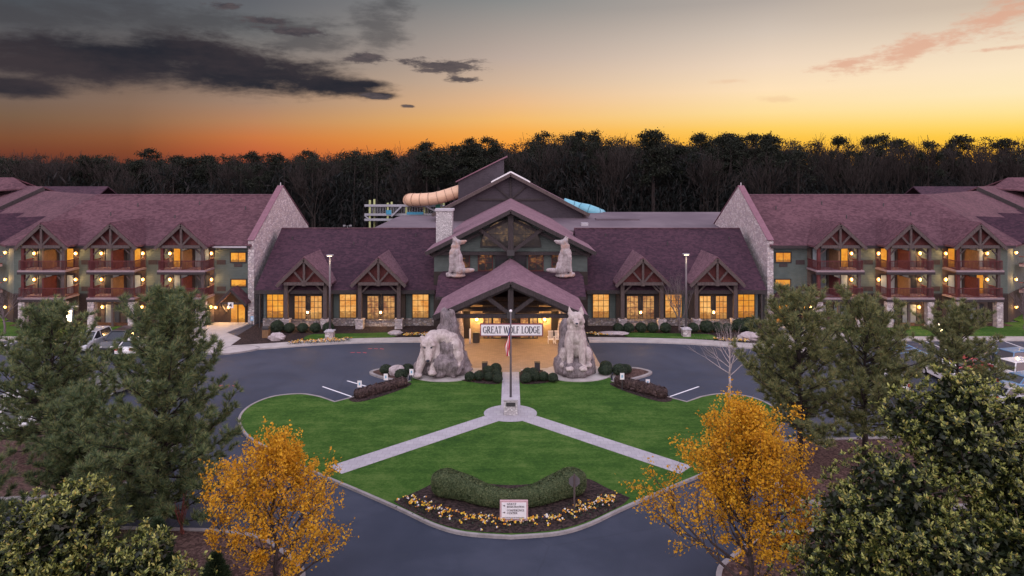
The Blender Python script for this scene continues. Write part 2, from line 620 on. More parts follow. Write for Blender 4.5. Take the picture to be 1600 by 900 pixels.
def asphalt_mat():
    m, N = material('asphalt')
    co = obj_co(N)
    big = N.noise(co, 0.07, 5, 0.6)
    mid = N.noise(co, 0.5, 5, 0.65)
    fine = N.noise(co, 22, 3, 0.6)
    f = N.m('ADD', N.m('ADD', N.m('MULTIPLY', big, 0.5), N.m('MULTIPLY', mid, 0.35)), N.m('MULTIPLY', fine, 0.15))
    col = N.mix(N.smooth(f, 0.38, 0.62), (0.024, 0.032, 0.054, 1), (0.052, 0.061, 0.090, 1))
    crack = N.new('ShaderNodeTexVoronoi', feature='DISTANCE_TO_EDGE')
    N.put(crack.inputs['Vector'], N.mix(0.3, co, N.noise(co, 0.6, 4, 0.6, out='Color'), 'ADD'))
    crack.inputs['Scale'].default_value = 0.09
    ck = N.smooth(crack.outputs[0], 0.0, 0.006, 0.18, 0.0)
    col = N.mix(ck, col, (0.016, 0.018, 0.026, 1))
    finish(N, col, N.lerp(mid, 0.3, 0.7, 0.55, 0.8), 0.25, fine, 0.006)
    return m


def lawn_mat():
    m, N = material('lawn_grass')
    co = obj_co(N)
    s = N.new('ShaderNodeSeparateXYZ'); N.put(s.inputs[0], co)
    big = N.noise(co, 0.35, 6, 0.7)
    band = N.noise(N.xyz(N.m('MULTIPLY', s.outputs[0], 0.16), N.m('MULTIPLY', s.outputs[1], 1.2), 0.0), 1.0, 5, 0.65)
    fine = N.noise(co, 5, 6, 0.8)
    f = N.m('ADD', N.m('ADD', N.m('MULTIPLY', big, 0.34), N.m('MULTIPLY', band, 0.26)), N.m('MULTIPLY', fine, 0.4))
    col = N.ramp(N.smooth(f, 0.36, 0.64), [(0.0, (0.022, 0.068, 0.012)), (0.5, (0.050, 0.120, 0.020)), (1.0, (0.104, 0.178, 0.042))])
    finish(N, col, 0.9, 0.08, fine, 0.12)
    return m


def mulch_mat(name, a, b):
    m, N = material(name)
    co = obj_co(N)
    f = N.noise(co, 6, 6, 0.75)
    v = N.new('ShaderNodeTexVoronoi'); N.put(v.inputs['Vector'], co); v.inputs['Scale'].default_value = 9
    vs = N.new('ShaderNodeSeparateColor'); N.put(vs.inputs[0], v.outputs['Color'])
    col = N.mix(N.smooth(N.m('ADD', N.m('MULTIPLY', f, 0.6), N.m('MULTIPLY', vs.outputs[0], 0.4)), 0.3, 0.7), a, b)
    finish(N, col, 0.95, 0.1, vs.outputs[0], 0.05)
    return m


def paver_mat(name, a, b, sx=0.6, sy=0.3):
    m, N = material(name)
    co = obj_co(N)
    br = N.new('ShaderNodeTexBrick')
    N.put(br.inputs['Vector'], co)
    br.inputs['Scale'].default_value = 1.0
    br.inputs['Brick Width'].default_value = sx
    br.inputs['Row Height'].default_value = sy
    br.inputs['Mortar Size'].default_value = 0.012
    br.inputs['Color1'].default_value = a
    br.inputs['Color2'].default_value = b
    br.inputs['Mortar'].default_value = tuple(x * 0.62 for x in a[:3]) + (1,)
    g = N.noise(co, 0.8, 6, 0.65)
    col = N.mix(N.smooth(g, 0.3, 0.7, 0.0, 0.4), br.outputs['Color'], tuple(x * 0.6 for x in a[:3]) + (1,))
    finish(N, col, 0.8, 0.25, br.outputs['Fac'], -0.006)
    return m


M['asphalt'] = asphalt_mat()
M['lawn'] = lawn_mat()
M['mulch'] = mulch_mat('mulch', (0.020, 0.015, 0.015, 1), (0.062, 0.042, 0.040, 1))
M['mulch_red'] = mulch_mat('mulch_red', (0.05, 0.03, 0.027, 1), (0.13, 0.08, 0.07, 1))
M['earth'] = plain('earth', (0.035, 0.034, 0.026), 0.35, 0.05, 0.95, 0.05)
M['concrete'] = plain('concrete', (0.40, 0.37, 0.36), 0.16, 0.9, 0.85, 0.2, 0.004, 30)
M['curb'] = plain('curb_concrete', (0.27, 0.25, 0.25), 0.22, 1.4, 0.85, 0.2, 0.004, 30)
M['path'] = paver_mat('path_pavers', (0.44, 0.42, 0.45, 1), (0.38, 0.36, 0.40, 1), 0.5, 0.5)
M['paver'] = paver_mat('tan_pavers', (0.36, 0.28, 0.22, 1), (0.30, 0.23, 0.18, 1), 0.45, 0.22)
M['paint_white'] = plain('paint_white', (0.75, 0.75, 0.78), 0.12, 4, 0.6, 0.3)
M['paint_blue'] = plain('paint_blue', (0.16, 0.36, 0.62), 0.15, 4, 0.6, 0.3)
M['paint_red'] = plain('paint_red', (0.45, 0.06, 0.08), 0.2, 4, 0.6, 0.3)

M['roof'] = shingles('roof_shingles', (0.066, 0.028, 0.038, 1), (0.132, 0.062, 0.076, 1))
M['roof_dark'] = shingles('roof_shingles_dark', (0.030, 0.014, 0.025, 1), (0.066, 0.030, 0.046, 1))
M['roof_light'] = shingles('roof_metal_plum', (0.15, 0.082, 0.108, 1), (0.235, 0.140, 0.172, 1))
M['roof_mid'] = shingles('roof_shingles_mid', (0.095, 0.048, 0.062, 1), (0.165, 0.088, 0.108, 1))  # lighter shingle tone for the dormers: sideways sunset light put into the colour
M['roof_edge'] = plain('roof_edge', (0.20, 0.10, 0.13), 0.15, 2)
M['siding'] = siding('siding_green', (0.100, 0.124, 0.117), 0.2)
M['siding_grey'] = siding('siding_grey', (0.055, 0.045, 0.056), 0.4)
M['siding_brown'] = siding('siding_brown', (0.046, 0.036, 0.034), 0.2)
M['bay_wall'] = siding('bay_wall', (0.12, 0.088, 0.074), 0.2)
M['brick'] = plain('brick_brown', (0.040, 0.028, 0.027), 0.3, 5, 0.85, 0.2, 0.01, 12)
M['stone'] = stone('stone_cladding', 3.4)
M['stone_pale'] = stone('stone_pale', 2.6, [(0.52, 0.43, 0.44), (0.64, 0.57, 0.58), (0.42, 0.36, 0.38), (0.70, 0.64, 0.64), (0.57, 0.48, 0.46)], (0.34, 0.30, 0.31))
M['stone_white'] = stone('stone_white', 5.5, [(0.75, 0.72, 0.72), (0.66, 0.63, 0.63), (0.80, 0.78, 0.78), (0.58, 0.55, 0.56)], (0.35, 0.33, 0.34))
M['wood_dark'] = timber('wood_dark', (0.042, 0.034, 0.036))
M['wood_mid'] = timber('wood_mid', (0.085, 0.064, 0.062))
M['wood_red'] = timber('wood_red', (0.10, 0.028, 0.028))
M['wood_warm'] = timber('wood_warm', (0.20, 0.115, 0.06))
M['rail_red'] = plain('rail_red', (0.095, 0.022, 0.026), 0.2, 3, 0.6, 0.3)
M['trim_pale'] = plain('trim_pale', (0.42, 0.40, 0.43), 0.12, 2)
M['frame_dark'] = plain('frame_dark', (0.028, 0.024, 0.024), 0.2, 3, 0.5, 0.4)
M['grille'] = plain('vent_grille', (0.05, 0.035, 0.036), 0.2, 6, 0.6, 0.3)
M['slab'] = plain('balcony_slab', (0.27, 0.20, 0.22), 0.15, 3)
M['metal_grey'] = plain('metal_grey', (0.27, 0.26, 0.28), 0.12, 4, 0.45, 0.5)
M['metal_pole'] = plain('metal_pole', (0.11, 0.095, 0.105), 0.15, 4, 0.45, 0.5)
M['metal_dark'] = plain('metal_dark', (0.04, 0.037, 0.040), 0.2, 4, 0.5, 0.5)
M['sign_white'] = plain('sign_white', (0.78, 0.76, 0.78), 0.06, 3, 0.5, 0.3)
M['sign_pink'] = plain('sign_pink', (0.52, 0.34, 0.36), 0.1, 3, 0.6, 0.3)
M['sign_blue'] = plain('sign_blue', (0.22, 0.42, 0.60), 0.08, 3, 0.5, 0.3)
M['sign_maroon'] = plain('sign_maroon', (0.20, 0.055, 0.075), 0.1, 3, 0.5, 0.3)
M['ink'] = plain('ink', (0.035, 0.036, 0.055), 0.1, 3, 0.6, 0.2)
M['ink_brown'] = plain('ink_brown', (0.10, 0.075, 0.085), 0.1, 3, 0.6, 0.2)
M['tan_wall'] = plain('tan_wall', (0.36, 0.27, 0.16), 0.15, 1.2)

M['pane_lit'] = glow_pane('pane_lit', (0.72, 0.25, 0.03, 1), (1.0, 0.53, 0.15, 1), 0.95, 0.9)
M['pane_lit_b'] = glow_pane('pane_lit_reddish', (0.24, 0.075, 0.03, 1), (1.0, 0.52, 0.15, 1), 0.95, 1.1, 0.03)
M['pane_amber'] = glow_pane('pane_amber', (0.78, 0.24, 0.008, 1), (1.0, 0.45, 0.04, 1), 0.9, 0.8)
M['pane_dim'] = glow_pane('pane_dim', (0.02, 0.011, 0.010, 1), (0.9, 0.33, 0.06, 1), 0.55, 1.3, 0.10)
M['pane_fan'] = glow_pane('pane_fan', (0.09, 0.065, 0.066, 1), (0.55, 0.32, 0.15, 1), 0.42, 1.1, 0.08)


def curtain_mat(name, c, lit):
    m, N = material(name)
    co = obj_co(N)
    s = N.new('ShaderNodeSeparateXYZ'); N.put(s.inputs[0], co)
    w = N.m('SINE', N.m('MULTIPLY', s.outputs[0], 40.0))
    f = N.m('ADD', N.m('MULTIPLY', w, 0.3), N.m('MULTIPLY', N.noise(co, 1.5, 3), 1.0))
    rn = N.new('ShaderNodeObjectInfo').outputs['Random']
    col = N.mix(N.smooth(f, 0.1, 0.9), tuple(x * 0.55 for x in c[:3]) + (1,), c)
    col = N.mix(N.smooth(rn, 0.35, 0.9, 0.0, 0.85), col, (0.03, 0.032, 0.036, 1))
    finish(N, col, 0.12, 0.6, emis=col if lit else None, estr=lit)
    return m


M['curtain'] = curtain_mat('curtain_pale', (0.34, 0.39, 0.43, 1), 0.06)
M['curtain_dark'] = curtain_mat('curtain_dark', (0.05, 0.05, 0.055, 1), 0.0)
m, N = material('bulb_warm'); finish(N, (0.8, 0.6, 0.3, 1), 0.4, 0.3, emis=(1.0, 0.40, 0.075, 1), estr=3.2); M['bulb'] = m
m, N = material('bulb_pole'); finish(N, (0.8, 0.7, 0.5, 1), 0.4, 0.3, emis=(1.0, 0.78, 0.48, 1), estr=6.0); M['bulb_pole'] = m


def sculpt_mat(name, a, b, warm=None, bump=0.10):
    m, N = material(name)
    co = obj_co(N)
    s = N.new('ShaderNodeSeparateXYZ'); N.put(s.inputs[0], co)
    f = N.noise(co, 1.1, 7, 0.65)
    st = N.noise(N.xyz(N.m('MULTIPLY', s.outputs[0], 2.4), N.m('MULTIPLY', s.outputs[1], 2.4), N.m('MULTIPLY', s.outputs[2], 0.5)), 1.6, 6, 0.7, dist=0.8)
    fine = N.noise(co, 9, 6, 0.7)
    k = N.m('ADD', N.m('ADD', N.m('MULTIPLY', f, 0.4), N.m('MULTIPLY', st, 0.4)), N.m('MULTIPLY', fine, 0.2))
    col = N.mix(N.smooth(k, 0.33, 0.66), a, b)
    if warm:
        col = N.mix(N.smooth(N.noise(co, 0.7, 4, 0.6), 0.5, 0.62, 0.0, 0.7), col, warm)
    finish(N, col, 0.85, 0.25, N.m('ADD', N.m('MULTIPLY', st, 0.7), N.m('MULTIPLY', fine, 0.4)), bump)
    return m


M['sculpt_rock'] = sculpt_mat('statue_rock', (0.060, 0.048, 0.052, 1), (0.30, 0.255, 0.265, 1))
M['sculpt_wolf'] = sculpt_mat('statue_wolf', (0.24, 0.195, 0.19, 1), (0.58, 0.51, 0.49, 1), None, 0.05)
M['sculpt_roof'] = sculpt_mat('statue_roof_wolf', (0.20, 0.17, 0.17, 1), (0.46, 0.41, 0.42, 1), (0.38, 0.22, 0.16, 1))
M['boulder'] = sculpt_mat('boulder_stone', (0.30, 0.25, 0.26, 1), (0.52, 0.46, 0.47, 1))

M['bark'] = timber('bark_brown', (0.060, 0.046, 0.044), 0.9)
M['bark_dark'] = timber('bark_dark', (0.030, 0.023, 0.022), 0.9)
M['bark_pale'] = timber('bark_pale', (0.42, 0.36, 0.36), 0.85)
M['bark_red'] = timber('bark_red', (0.15, 0.05, 0.04), 0.9)
M['bark_grey'] = timber('bark_grey', (0.14, 0.115, 0.12), 0.9)
M['needles'] = leafy('pine_needles', [(0.0, (0.038, 0.068, 0.038)), (0.35, (0.098, 0.155, 0.078)), (0.65, (0.180, 0.232, 0.096)), (0.88, (0.31, 0.33, 0.12)), (1.0, (0.20, 0.14, 0.09))], 0.55, 0.3, 0.2)
M['needles_b'] = leafy('pine_needles_olive', [(0.0, (0.048, 0.068, 0.034)), (0.35, (0.125, 0.155, 0.070)), (0.65, (0.215, 0.238, 0.094)), (0.88, (0.34, 0.33, 0.12)), (1.0, (0.26, 0.17, 0.08))], 0.55, 0.3, 0.2)
M['magnolia'] = leafy('magnolia_leaves', [(0.0, (0.014, 0.028, 0.007)), (0.5, (0.038, 0.056, 0.012)), (0.85, (0.10, 0.115, 0.026)), (1.0, (0.19, 0.185, 0.05))], 0.4, 0.4, 0.15)
M['magnolia_tip'] = leafy('magnolia_young_leaves', [(0.0, (0.15, 0.18, 0.038)), (0.5, (0.30, 0.33, 0.080)), (0.85, (0.46, 0.46, 0.14)), (1.0, (0.42, 0.29, 0.07))], 0.45, 0.35, 0.2)
M['magnolia_shaded'] = leafy('magnolia_shaded_leaves', [(0.0, (0.007, 0.013, 0.005)), (0.6, (0.014, 0.024, 0.008)), (1.0, (0.04, 0.046, 0.015))], 0.45, 0.4, 0.1)  # near-black copy of the leaf colour, shade inside the crown painted in
M['orange'] = leafy('autumn_leaves', [(0.0, (0.42, 0.20, 0.012)), (0.35, (0.62, 0.33, 0.018)), (0.8, (0.76, 0.45, 0.035)), (1.0, (0.60, 0.25, 0.020))], 0.6, 0.2, 0.35)
M['shrub'] = leafy('shrub_leaves', [(0.0, (0.012, 0.022, 0.014)), (0.7, (0.028, 0.046, 0.024)), (1.0, (0.06, 0.085, 0.04))], 0.55, 0.3, 0.1)
M['hedge'] = leafy('hedge_leaves', [(0.0, (0.038, 0.060, 0.026)), (0.6, (0.085, 0.115, 0.050)), (1.0, (0.17, 0.19, 0.090))], 0.6, 0.2, 0.1)
M['heather'] = leafy('brown_hedge_leaves', [(0.0, (0.045, 0.030, 0.030)), (0.6, (0.095, 0.062, 0.060)), (1.0, (0.15, 0.10, 0.085))], 0.7, 0.2, 0.1)
M['cedar'] = leafy('cedar_sprays', [(0.0, (0.020, 0.040, 0.020)), (0.6, (0.045, 0.075, 0.034)), (1.0, (0.085, 0.11, 0.05))], 0.6, 0.2, 0.15)
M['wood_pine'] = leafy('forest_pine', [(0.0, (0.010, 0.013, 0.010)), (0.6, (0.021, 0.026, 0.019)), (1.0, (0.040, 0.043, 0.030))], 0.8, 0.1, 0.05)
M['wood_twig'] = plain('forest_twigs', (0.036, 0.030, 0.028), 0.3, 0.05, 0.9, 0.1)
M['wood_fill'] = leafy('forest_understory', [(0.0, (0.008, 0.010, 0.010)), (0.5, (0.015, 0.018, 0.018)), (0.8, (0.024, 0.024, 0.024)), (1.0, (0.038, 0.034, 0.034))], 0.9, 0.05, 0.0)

# ================================================================== GROUND
g = MB().poly([(-3000, -400, -0.03), (3000, -400, -0.03), (3000, 5000, -0.03), (-3000, 5000, -0.03)]).build('ground', M['earth'], recalc=False)
structure(g, 'dark wooded ground stretching to the horizon', 'ground')
g = MB().poly([(-95, 10, 0.0), (95, 10, 0.0), (95, 100, 0.0), (-95, 100, 0.0)]).build('asphalt_road', M['asphalt'], recalc=False)
structure(g, 'dark blue grey asphalt of the ring drive and car parks', 'road')

# --- the island in front of the lodge
left_px = [(797, 841.5), (726, 836), (679, 823), (634, 802), (600, 786.6), (548, 764), (500, 744), (458, 724), (420, 703), (388, 684), (374, 662), (380, 645), (400, 631), (430, 621), (470, 617.5), (500, 622)]
left = [G(*p) for p in left_px]
curve_l = spline(left, 5) + [Vector(G(523, 630))]
back_l = [Vector(G(562, 620)), Vector(G(606, 607)), Vector(G(641, 597))]
curve_r = [Vector((-p.x, p.y, 0)) for p in curve_l]
back_r = [Vector((-p.x, p.y, 0)) for p in back_l]
front_edge = [Vector((-8.6, 58.6, 0)), Vector((-7.0, 60.4, 0)), Vector((7.0, 60.4, 0)), Vector((8.6, 58.6, 0))]
island = curve_l + back_l + front_edge + back_r[::-1] + curve_r[::-1][:-1]
g = MB().prism([(p.x, p.y, -0.01) for p in island], (0, 0, 0.12)).build('lawn', M['lawn'])
structure(g, 'bright green mown lawn of the round entrance island', 'lawn')
curb = curve_r[1:][::-1][::1]
ring = [back_r[2], back_r[1], back_r[0]] + curve_r[::-1] + curve_l[1:] + back_l
g = MB().ribbon(ring, 0.17, -0.02, 0.14).build('island_curb', M['curb'])
structure(g, 'pale concrete curb round the entrance lawn', 'curb')

# --- paths on the lawn
pl = Vector(G(797.5, 648))
circ = [(pl.x + 1.95 * math.cos(a), pl.y + 1.75 * math.sin(a), 0.122) for a in [2 * math.pi * k / 40 for k in range(40)]]
mb = MB().prism(circ, (0, 0, 0.016))
structure(mb.build('round_path', M['path']), 'round pale paved spot at the foot of the flagpole', 'path')
mb = MB()
mb.ribbon([(0.0, pl.y + 1.7), (0.0, 60.3)], 1.46, 0.10, 0.134)
structure(mb.build('middle_path', M['path']), 'straight pale path from the flagpole to the canopy paving', 'path')
for s in (-1, 1):
    a = Vector((s * 1.3, pl.y - 1.0, 0)); b = Vector(G(798 - 262 if s < 0 else 798 + 262, 733.5)); b.z = 0
    d = (b - a).normalized()
    mb = MB().ribbon([a, b + d * 0.5], 1.42, 0.10, 0.130)
    structure(mb.build('diagonal_path', M['path']), 'pale paved path crossing the lawn to the %s drive' % ('left' if s < 0 else 'right'), 'path')

# --- canopy paving, statue pads and beds
mb = MB().prism([(-8.3, 60.0, -0.01), (8.3, 60.0, -0.01), (8.0, 72.6, -0.01), (-8.0, 72.6, -0.01)], (0, 0, 0.05))
structure(mb.build('canopy_paving', M['paver']), 'tan brick paving under the entrance canopy', 'paving')
for s in (-1, 1):
    cx, cy = s * 5.75, 60.0
    pts = [(cx + 3.1 * math.cos(a) * (1 if math.cos(a) * s > 0 else 0.95), cy + 2.5 * math.sin(a), 0.0) for a in [2 * math.pi * k / 36 for k in range(36)]]
    mb = MB().prism(pts, (0, 0, 0.18))
    structure(mb.build('statue_pad', M['concrete']), 'pale concrete pad under the %s' % ('stone bear' if s < 0 else 'seated stone wolf'), 'pad')
    # front shrub bed
    pts = [(s * 0.85, 57.3), (s * 0.95, 60.6), (s * 2.6, 60.9), (s * 3.9, 59.8), (s * 4.3, 58.2), (s * 3.3, 57.5), (s * 2.0, 57.0)]
    pts = [tuple(p) for p in spline([(x, y, 0) for x, y in pts], 4, True)]
    mb = MB().prism([(p[0], p[1], 0.09) for p in pts], (0, 0, 0.06))
    structure(mb.build('shrub_bed', M['mulch']), 'dark mulch bed %s of the middle path' % ('left' if s < 0 else 'right'), 'flower bed')
    mb = MB().ribbon([(s * 1.0, 60.75), (s * 2.6, 61.15), (s * 5.2, 61.0)], 0.9, 0.0, 0.10)
    structure(mb.build('pale_walk', M['concrete']), 'pale concrete edge of the canopy paving', 'path')
    # planter island with kerb beside the parking bays
    pr = spline([(s * 8.9, 57.9, 0), (s * 9.4, 60.6, 0), (s * 11.0, 61.6, 0), (s * 12.3, 60.6, 0), (s * 11.9, 59.6, 0), (s * 10.2, 58.3, 0)], 5, True)
    mb = MB().prism([(p.x, p.y, -0.01) for p in pr], (0, 0, 0.13))
    structure(mb.build('planter_bed', M['mulch_red']), 'small mulched planter beside the %s' % ('stone bear' if s < 0 else 'seated stone wolf'), 'flower bed')
    mb = MB().ribbon(pr, 0.3, -0.02, 0.15, closed=True)
    structure(mb.build('planter_curb', M['curb']), 'pale curb round the small planter', 'curb')
    # low hedge strip
    hp = spline([(s * 12.6, 53.3, 0), (s * 11.7, 55.4, 0), (s * 9.0, 57.3, 0), (s * 8.3, 56.8, 0), (s * 9.6, 54.6, 0), (s * 11.6, 52.6, 0)], 5, True)
    mb = MB().prism([(p.x, p.y, 0.09) for p in hp], (0, 0, 0.04))
    structure(mb.build('hedge_bed', M['mulch']), 'dark mulch strip under the low brown hedge', 'flower bed')
    # bay lines
    for (ax, ay, bx, by) in ((504, 604, 556, 622), (542.5, 595, 596, 610.5)):
        if s > 0 and ax > 520: continue
        a, b = Vector(G(ax, ay)), Vector(G(bx, by))
        mb = MB().ribbon([(a.x * -s, a.y), (b.x * -s, b.y)], 0.14, 0.001, 0.006)
        structure(mb.build('parking_line', M['paint_white']), 'white painted line of a parking bay', 'road marking')
for (px, py) in ((562, 551), (589, 545), (357, 603)):
    p = G(px, py)
    mb = MB()
    for k in range(3):
        mb.ribbon([(p[0] - 0.9 + k * 0.6, p[1] + 0.06 * k, 0), (p[0] - 0.5 + k * 0.6, p[1] + 0.1 - 0.12 * k, 0)], 0.14, 0.001, 0.005)
    structure(mb.build('utility_mark', M['paint_red']), 'small red sprayed mark on the asphalt', 'road marking')

# --- bottom bed with mulch
bed_front = [Vector(p) for p in spline([G(622, 793), G(634, 800), G(679, 821), G(726, 833.5), G(797, 838.5), G(868, 833.5), G(915, 821), G(961, 800), G(974, 793)], 4)]
bed_back = [Vector(p) for p in spline([G(985, 783), G(950, 768), G(915, 752), G(870, 757), G(798, 763), G(726, 757), G(690, 755), G(655, 771), G(615, 788)], 4)]
mb = MB().prism([(p.x, p.y + 0.12, 0.085) for p in bed_front + bed_back], (0, 0, 0.045))
structure(mb.build('mulch_bed', M['mulch']), 'mulched flower bed at the front tip of the lawn', 'flower bed')

# --- walk and verge in front of the lodge
for s in (-1, 1):
    fr = [(8.2, 71.0), (11, 71.0), (16, 70.6), (20, 69.8), (24.5, 68.4), (26.6, 67.9), (28.5, 67.4)]
    bk = [(28.5, 69.4), (24.5, 70.4), (20, 71.8), (16, 72.4), (11, 72.8), (8.2, 72.9)]
    f2 = [tuple(p) for p in spline([(x, y, 0) for x, y in fr], 4)]
    b2 = [tuple(p) for p in spline([(x, y, 0) for x, y in bk], 4)]
    mb = MB().prism([(s * p[0], p[1], -0.01) for p in f2 + b2], (0, 0, 0.14))
    structure(mb.build('sidewalk', M['concrete']), 'pale concrete walk along the %s side of the lodge' % ('left' if s < 0 else 'right'), 'walk')
    ap = spline([(25.2, 68.4, 0), (27.0, 66.7, 0), (28.8, 66.3, 0), (30.0, 67.2, 0), (28.8, 68.6, 0), (26.6, 69.4, 0)], 5, True)
    structure(MB().prism([(s * p.x, p.y, -0.01) for p in ap], (0, 0, 0.128)).build('walk_apron', M['concrete']), 'rounded pale concrete apron at the %s corner of the drive' % ('left' if s < 0 else 'right'), 'walk')
    structure(MB().ribbon([(s * p.x, p.y) for p in ap], 0.16, -0.02, 0.142, closed=True).build('apron_curb', M['curb']), 'curb round the %s rounded apron' % ('left' if s < 0 else 'right'), 'curb')
    mb = MB().prism([(s * x, y, -0.02) for x, y in [(8.0, 72.85), (11, 72.75), (16, 72.35), (20, 71.75), (24.5, 70.3), (28.5, 69.3), (29.5, 72.5), (29.5, 80), (8.0, 80)]], (0, 0, 0.12))
    structure(mb.build('lodge_bed', M['mulch']), 'dark mulch bed along the %s lodge wall' % ('left' if s < 0 else 'right'), 'flower bed')
    gp = spline([(12.6, 73.0, 0), (16, 72.6, 0), (20, 72.1, 0), (21.8, 72.0, 0), (21.6, 74.0, 0), (19.0, 74.4, 0), (16, 74.6, 0), (12.8, 74.9, 0)], 4, True)
    mb = MB().prism([(s * p.x, p.y, 0.05) for p in gp], (0, 0, 0.08))
    structure(mb.build('verge', M['lawn']), 'strip of green grass before the %s lodge windows' % ('left' if s < 0 else 'right'), 'lawn')
    # plaza by the wing door
    mb = MB().prism([(s * x, y, -0.01) for x, y in [(28.4, 67.5), (29.8, 67.0), (33.5, 71.4), (36.6, 71.8), (36.6, 73.5), (34.6, 79.9), (30.2, 79.9), (31.2, 75.0), (28.6, 72.4)]], (0, 0, 0.145))
    structure(mb.build('plaza', M['concrete']), 'pale concrete plaza before the %s wing door' % ('left' if s < 0 else 'right'), 'walk')
    # wing verge, far walk
    mb = MB().prism([(s * x, y, -0.02) for x, y in [(36.8, 73.2), (60, 73.2), (66, 70.0), (76, 62.5), (95, 62.5), (95, 110), (60, 110), (60, 80.3), (36.8, 80.3)]], (0, 0, 0.10))
    structure(mb.build('wing_lawn', M['lawn']), 'green lawn along the %s guest wing' % ('left' if s < 0 else 'right'), 'lawn')
    mb = MB().prism([(s * x, y, 0.05) for x, y in [(34.5, 78.2), (57.5, 78.2), (57.5, 80.2), (34.5, 80.2)]], (0, 0, 0.06))
    structure(mb.build('wing_bed', M['mulch_red']), 'mulch strip at the foot of the %s guest wing' % ('left' if s < 0 else 'right'), 'flower bed')
    mb = MB().ribbon([(s * 36.7, 72.4), (s * 60, 72.4), (s * 66, 69.2), (s * 76, 61.8), (s * 95, 61.8)], 1.6, -0.01, 0.13)
    structure(mb.build('wing_walk', M['concrete']), 'pale walk between the %s car park and the wing lawn' % ('left' if s < 0 else 'right'), 'walk')
    # planting ground under the foreground trees
    oc = spline([(8.6, 27.0, 0), (9.2, 30.2, 0), (10.3, 31.6, 0), (12.2, 33.2, 0), (14.5, 33.8, 0), (17.6, 34.0, 0), (30, 34.6, 0)], 5)
    out = [(p.x, p.y) for p in oc] + [(34, 34.6), (34, 12), (8.6, 12)]
    mb = MB().prism([(s * x, y, -0.02) for x, y in out], (0, 0, 0.12))
    structure(mb.build('planting_bed', M['mulch_red']), 'reddish mulch ground under the %s front trees' % ('left' if s < 0 else 'right'), 'flower bed')
    mb = MB().ribbon([(s * p.x, p.y) for p in oc], 0.24, -0.02, 0.15)
    structure(mb.build('planting_curb', M['curb']), 'pale curb of the %s front planting' % ('left' if s < 0 else 'right'), 'curb')
    pi = spline([(22, 38.5, 0), (22, 46, 0), (24, 47.5, 0), (38, 47.5, 0), (38, 37.5, 0), (24, 37.5, 0)], 5, True) if s < 0 else spline([(15.5, 37.5, 0), (15.5, 43.5, 0), (18, 45, 0), (33, 45, 0), (33, 36.8, 0), (18, 36.8, 0)], 5, True)
    mb = MB().prism([(s * p.x, p.y, -0.02) for p in pi], (0, 0, 0.12))
    structure(mb.build('tree_bed', M['mulch_red']), 'mulched island under the %s pines' % ('left' if s < 0 else 'right'), 'flower bed')
    mb = MB().ribbon([(s * p.x, p.y) for p in pi], 0.3, -0.02, 0.15, closed=True)
    structure(mb.build('tree_bed_curb', M['curb']), 'pale curb of the %s pine island' % ('left' if s < 0 else 'right'), 'curb')
    # parking stalls of the side car parks
    for k in range(9):
        x = 38 + k * 2.75
        if x > 60 and s < 0: continue
        mb = MB().ribbon([(s * x, 66.6), (s * x, 71.5)], 0.12, 0.001, 0.006)
        structure(mb.build('stall_line', M['paint_blue'] if (k < 2 and s > 0) else M['paint_white']), 'painted stall line of the %s car park' % ('left' if s < 0 else 'right'), 'road marking')
mb = MB()
for k in range(5):
    mb.ribbon([(38.1, 66.9 + k * 0.95), (40.6, 67.7 + k * 0.95)], 0.12, 0.001, 0.006)
structure(mb.build('hatched_marking', M['paint_blue']), 'blue hatched access aisle painted beside the wing walk', 'road marking')

# ================================================================== BUILDINGS
def part(mb, name, mat, parent, label=None, **kw):
    o = mb.build(name, mat, parent, **kw)
    if label: o['label'] = label
    return o


def window(s, root, x0, x1, d, z0, z1, nx, nz, pane, fw=0.09, mat=None, name='window', mun=0.05):
    """framed window on a wall that faces the drive: frame with glazing bars > pane"""
    f = MB(s)
    y0, y1 = d - 0.10, d + 0.02
    f.box(x0 - fw, x0, y0, y1, z0 - fw, z1 + fw); f.box(x1, x1 + fw, y0, y1, z0 - fw, z1 + fw)
    f.box(x0, x1, y0, y1, z0 - fw, z0); f.box(x0, x1, y0, y1, z1, z1 + fw)
    for i in range(1, nx):
        x = x0 + (x1 - x0) * i / nx
        f.box(x - mun / 2, x + mun / 2, y0 + 0.03, y1 - 0.01, z0, z1)
    for k in range(1, nz):
        z = z0 + (z1 - z0) * k / nz
        f.box(x0, x1, y0 + 0.035, y1 - 0.012, z - mun / 2, z + mun / 2)
    fo = part(f, name, mat or M['frame_dark'], root)
    part(MB(s).box(x0 + 0.002, x1 - 0.002, d - 0.035, d - 0.015, z0 + 0.002, z1 - 0.002), 'pane', pane, fo)
    return fo


def wall_lamp(s, root, x, d, z, watts=26, r=0.17):
    watts *= 7.5
    a = part(MB(s).box(x - 0.07, x + 0.07, d - 0.08, d - 0.01, z - 0.05, z + 0.32).box(x - 0.16, x + 0.16, d - 0.34, d - 0.04, z + 0.16, z + 0.2), 'wall_lamp', M['metal_dark'], root)
    part(MB(s).ball((x, d - 0.2, z + 0.02), (r, r, r * 1.25), 8, 6), 'bulb', M['bulb'], a, smooth=True)
    point_light(a, (x * s, d - 0.36, z + 0.02), watts)
    return a


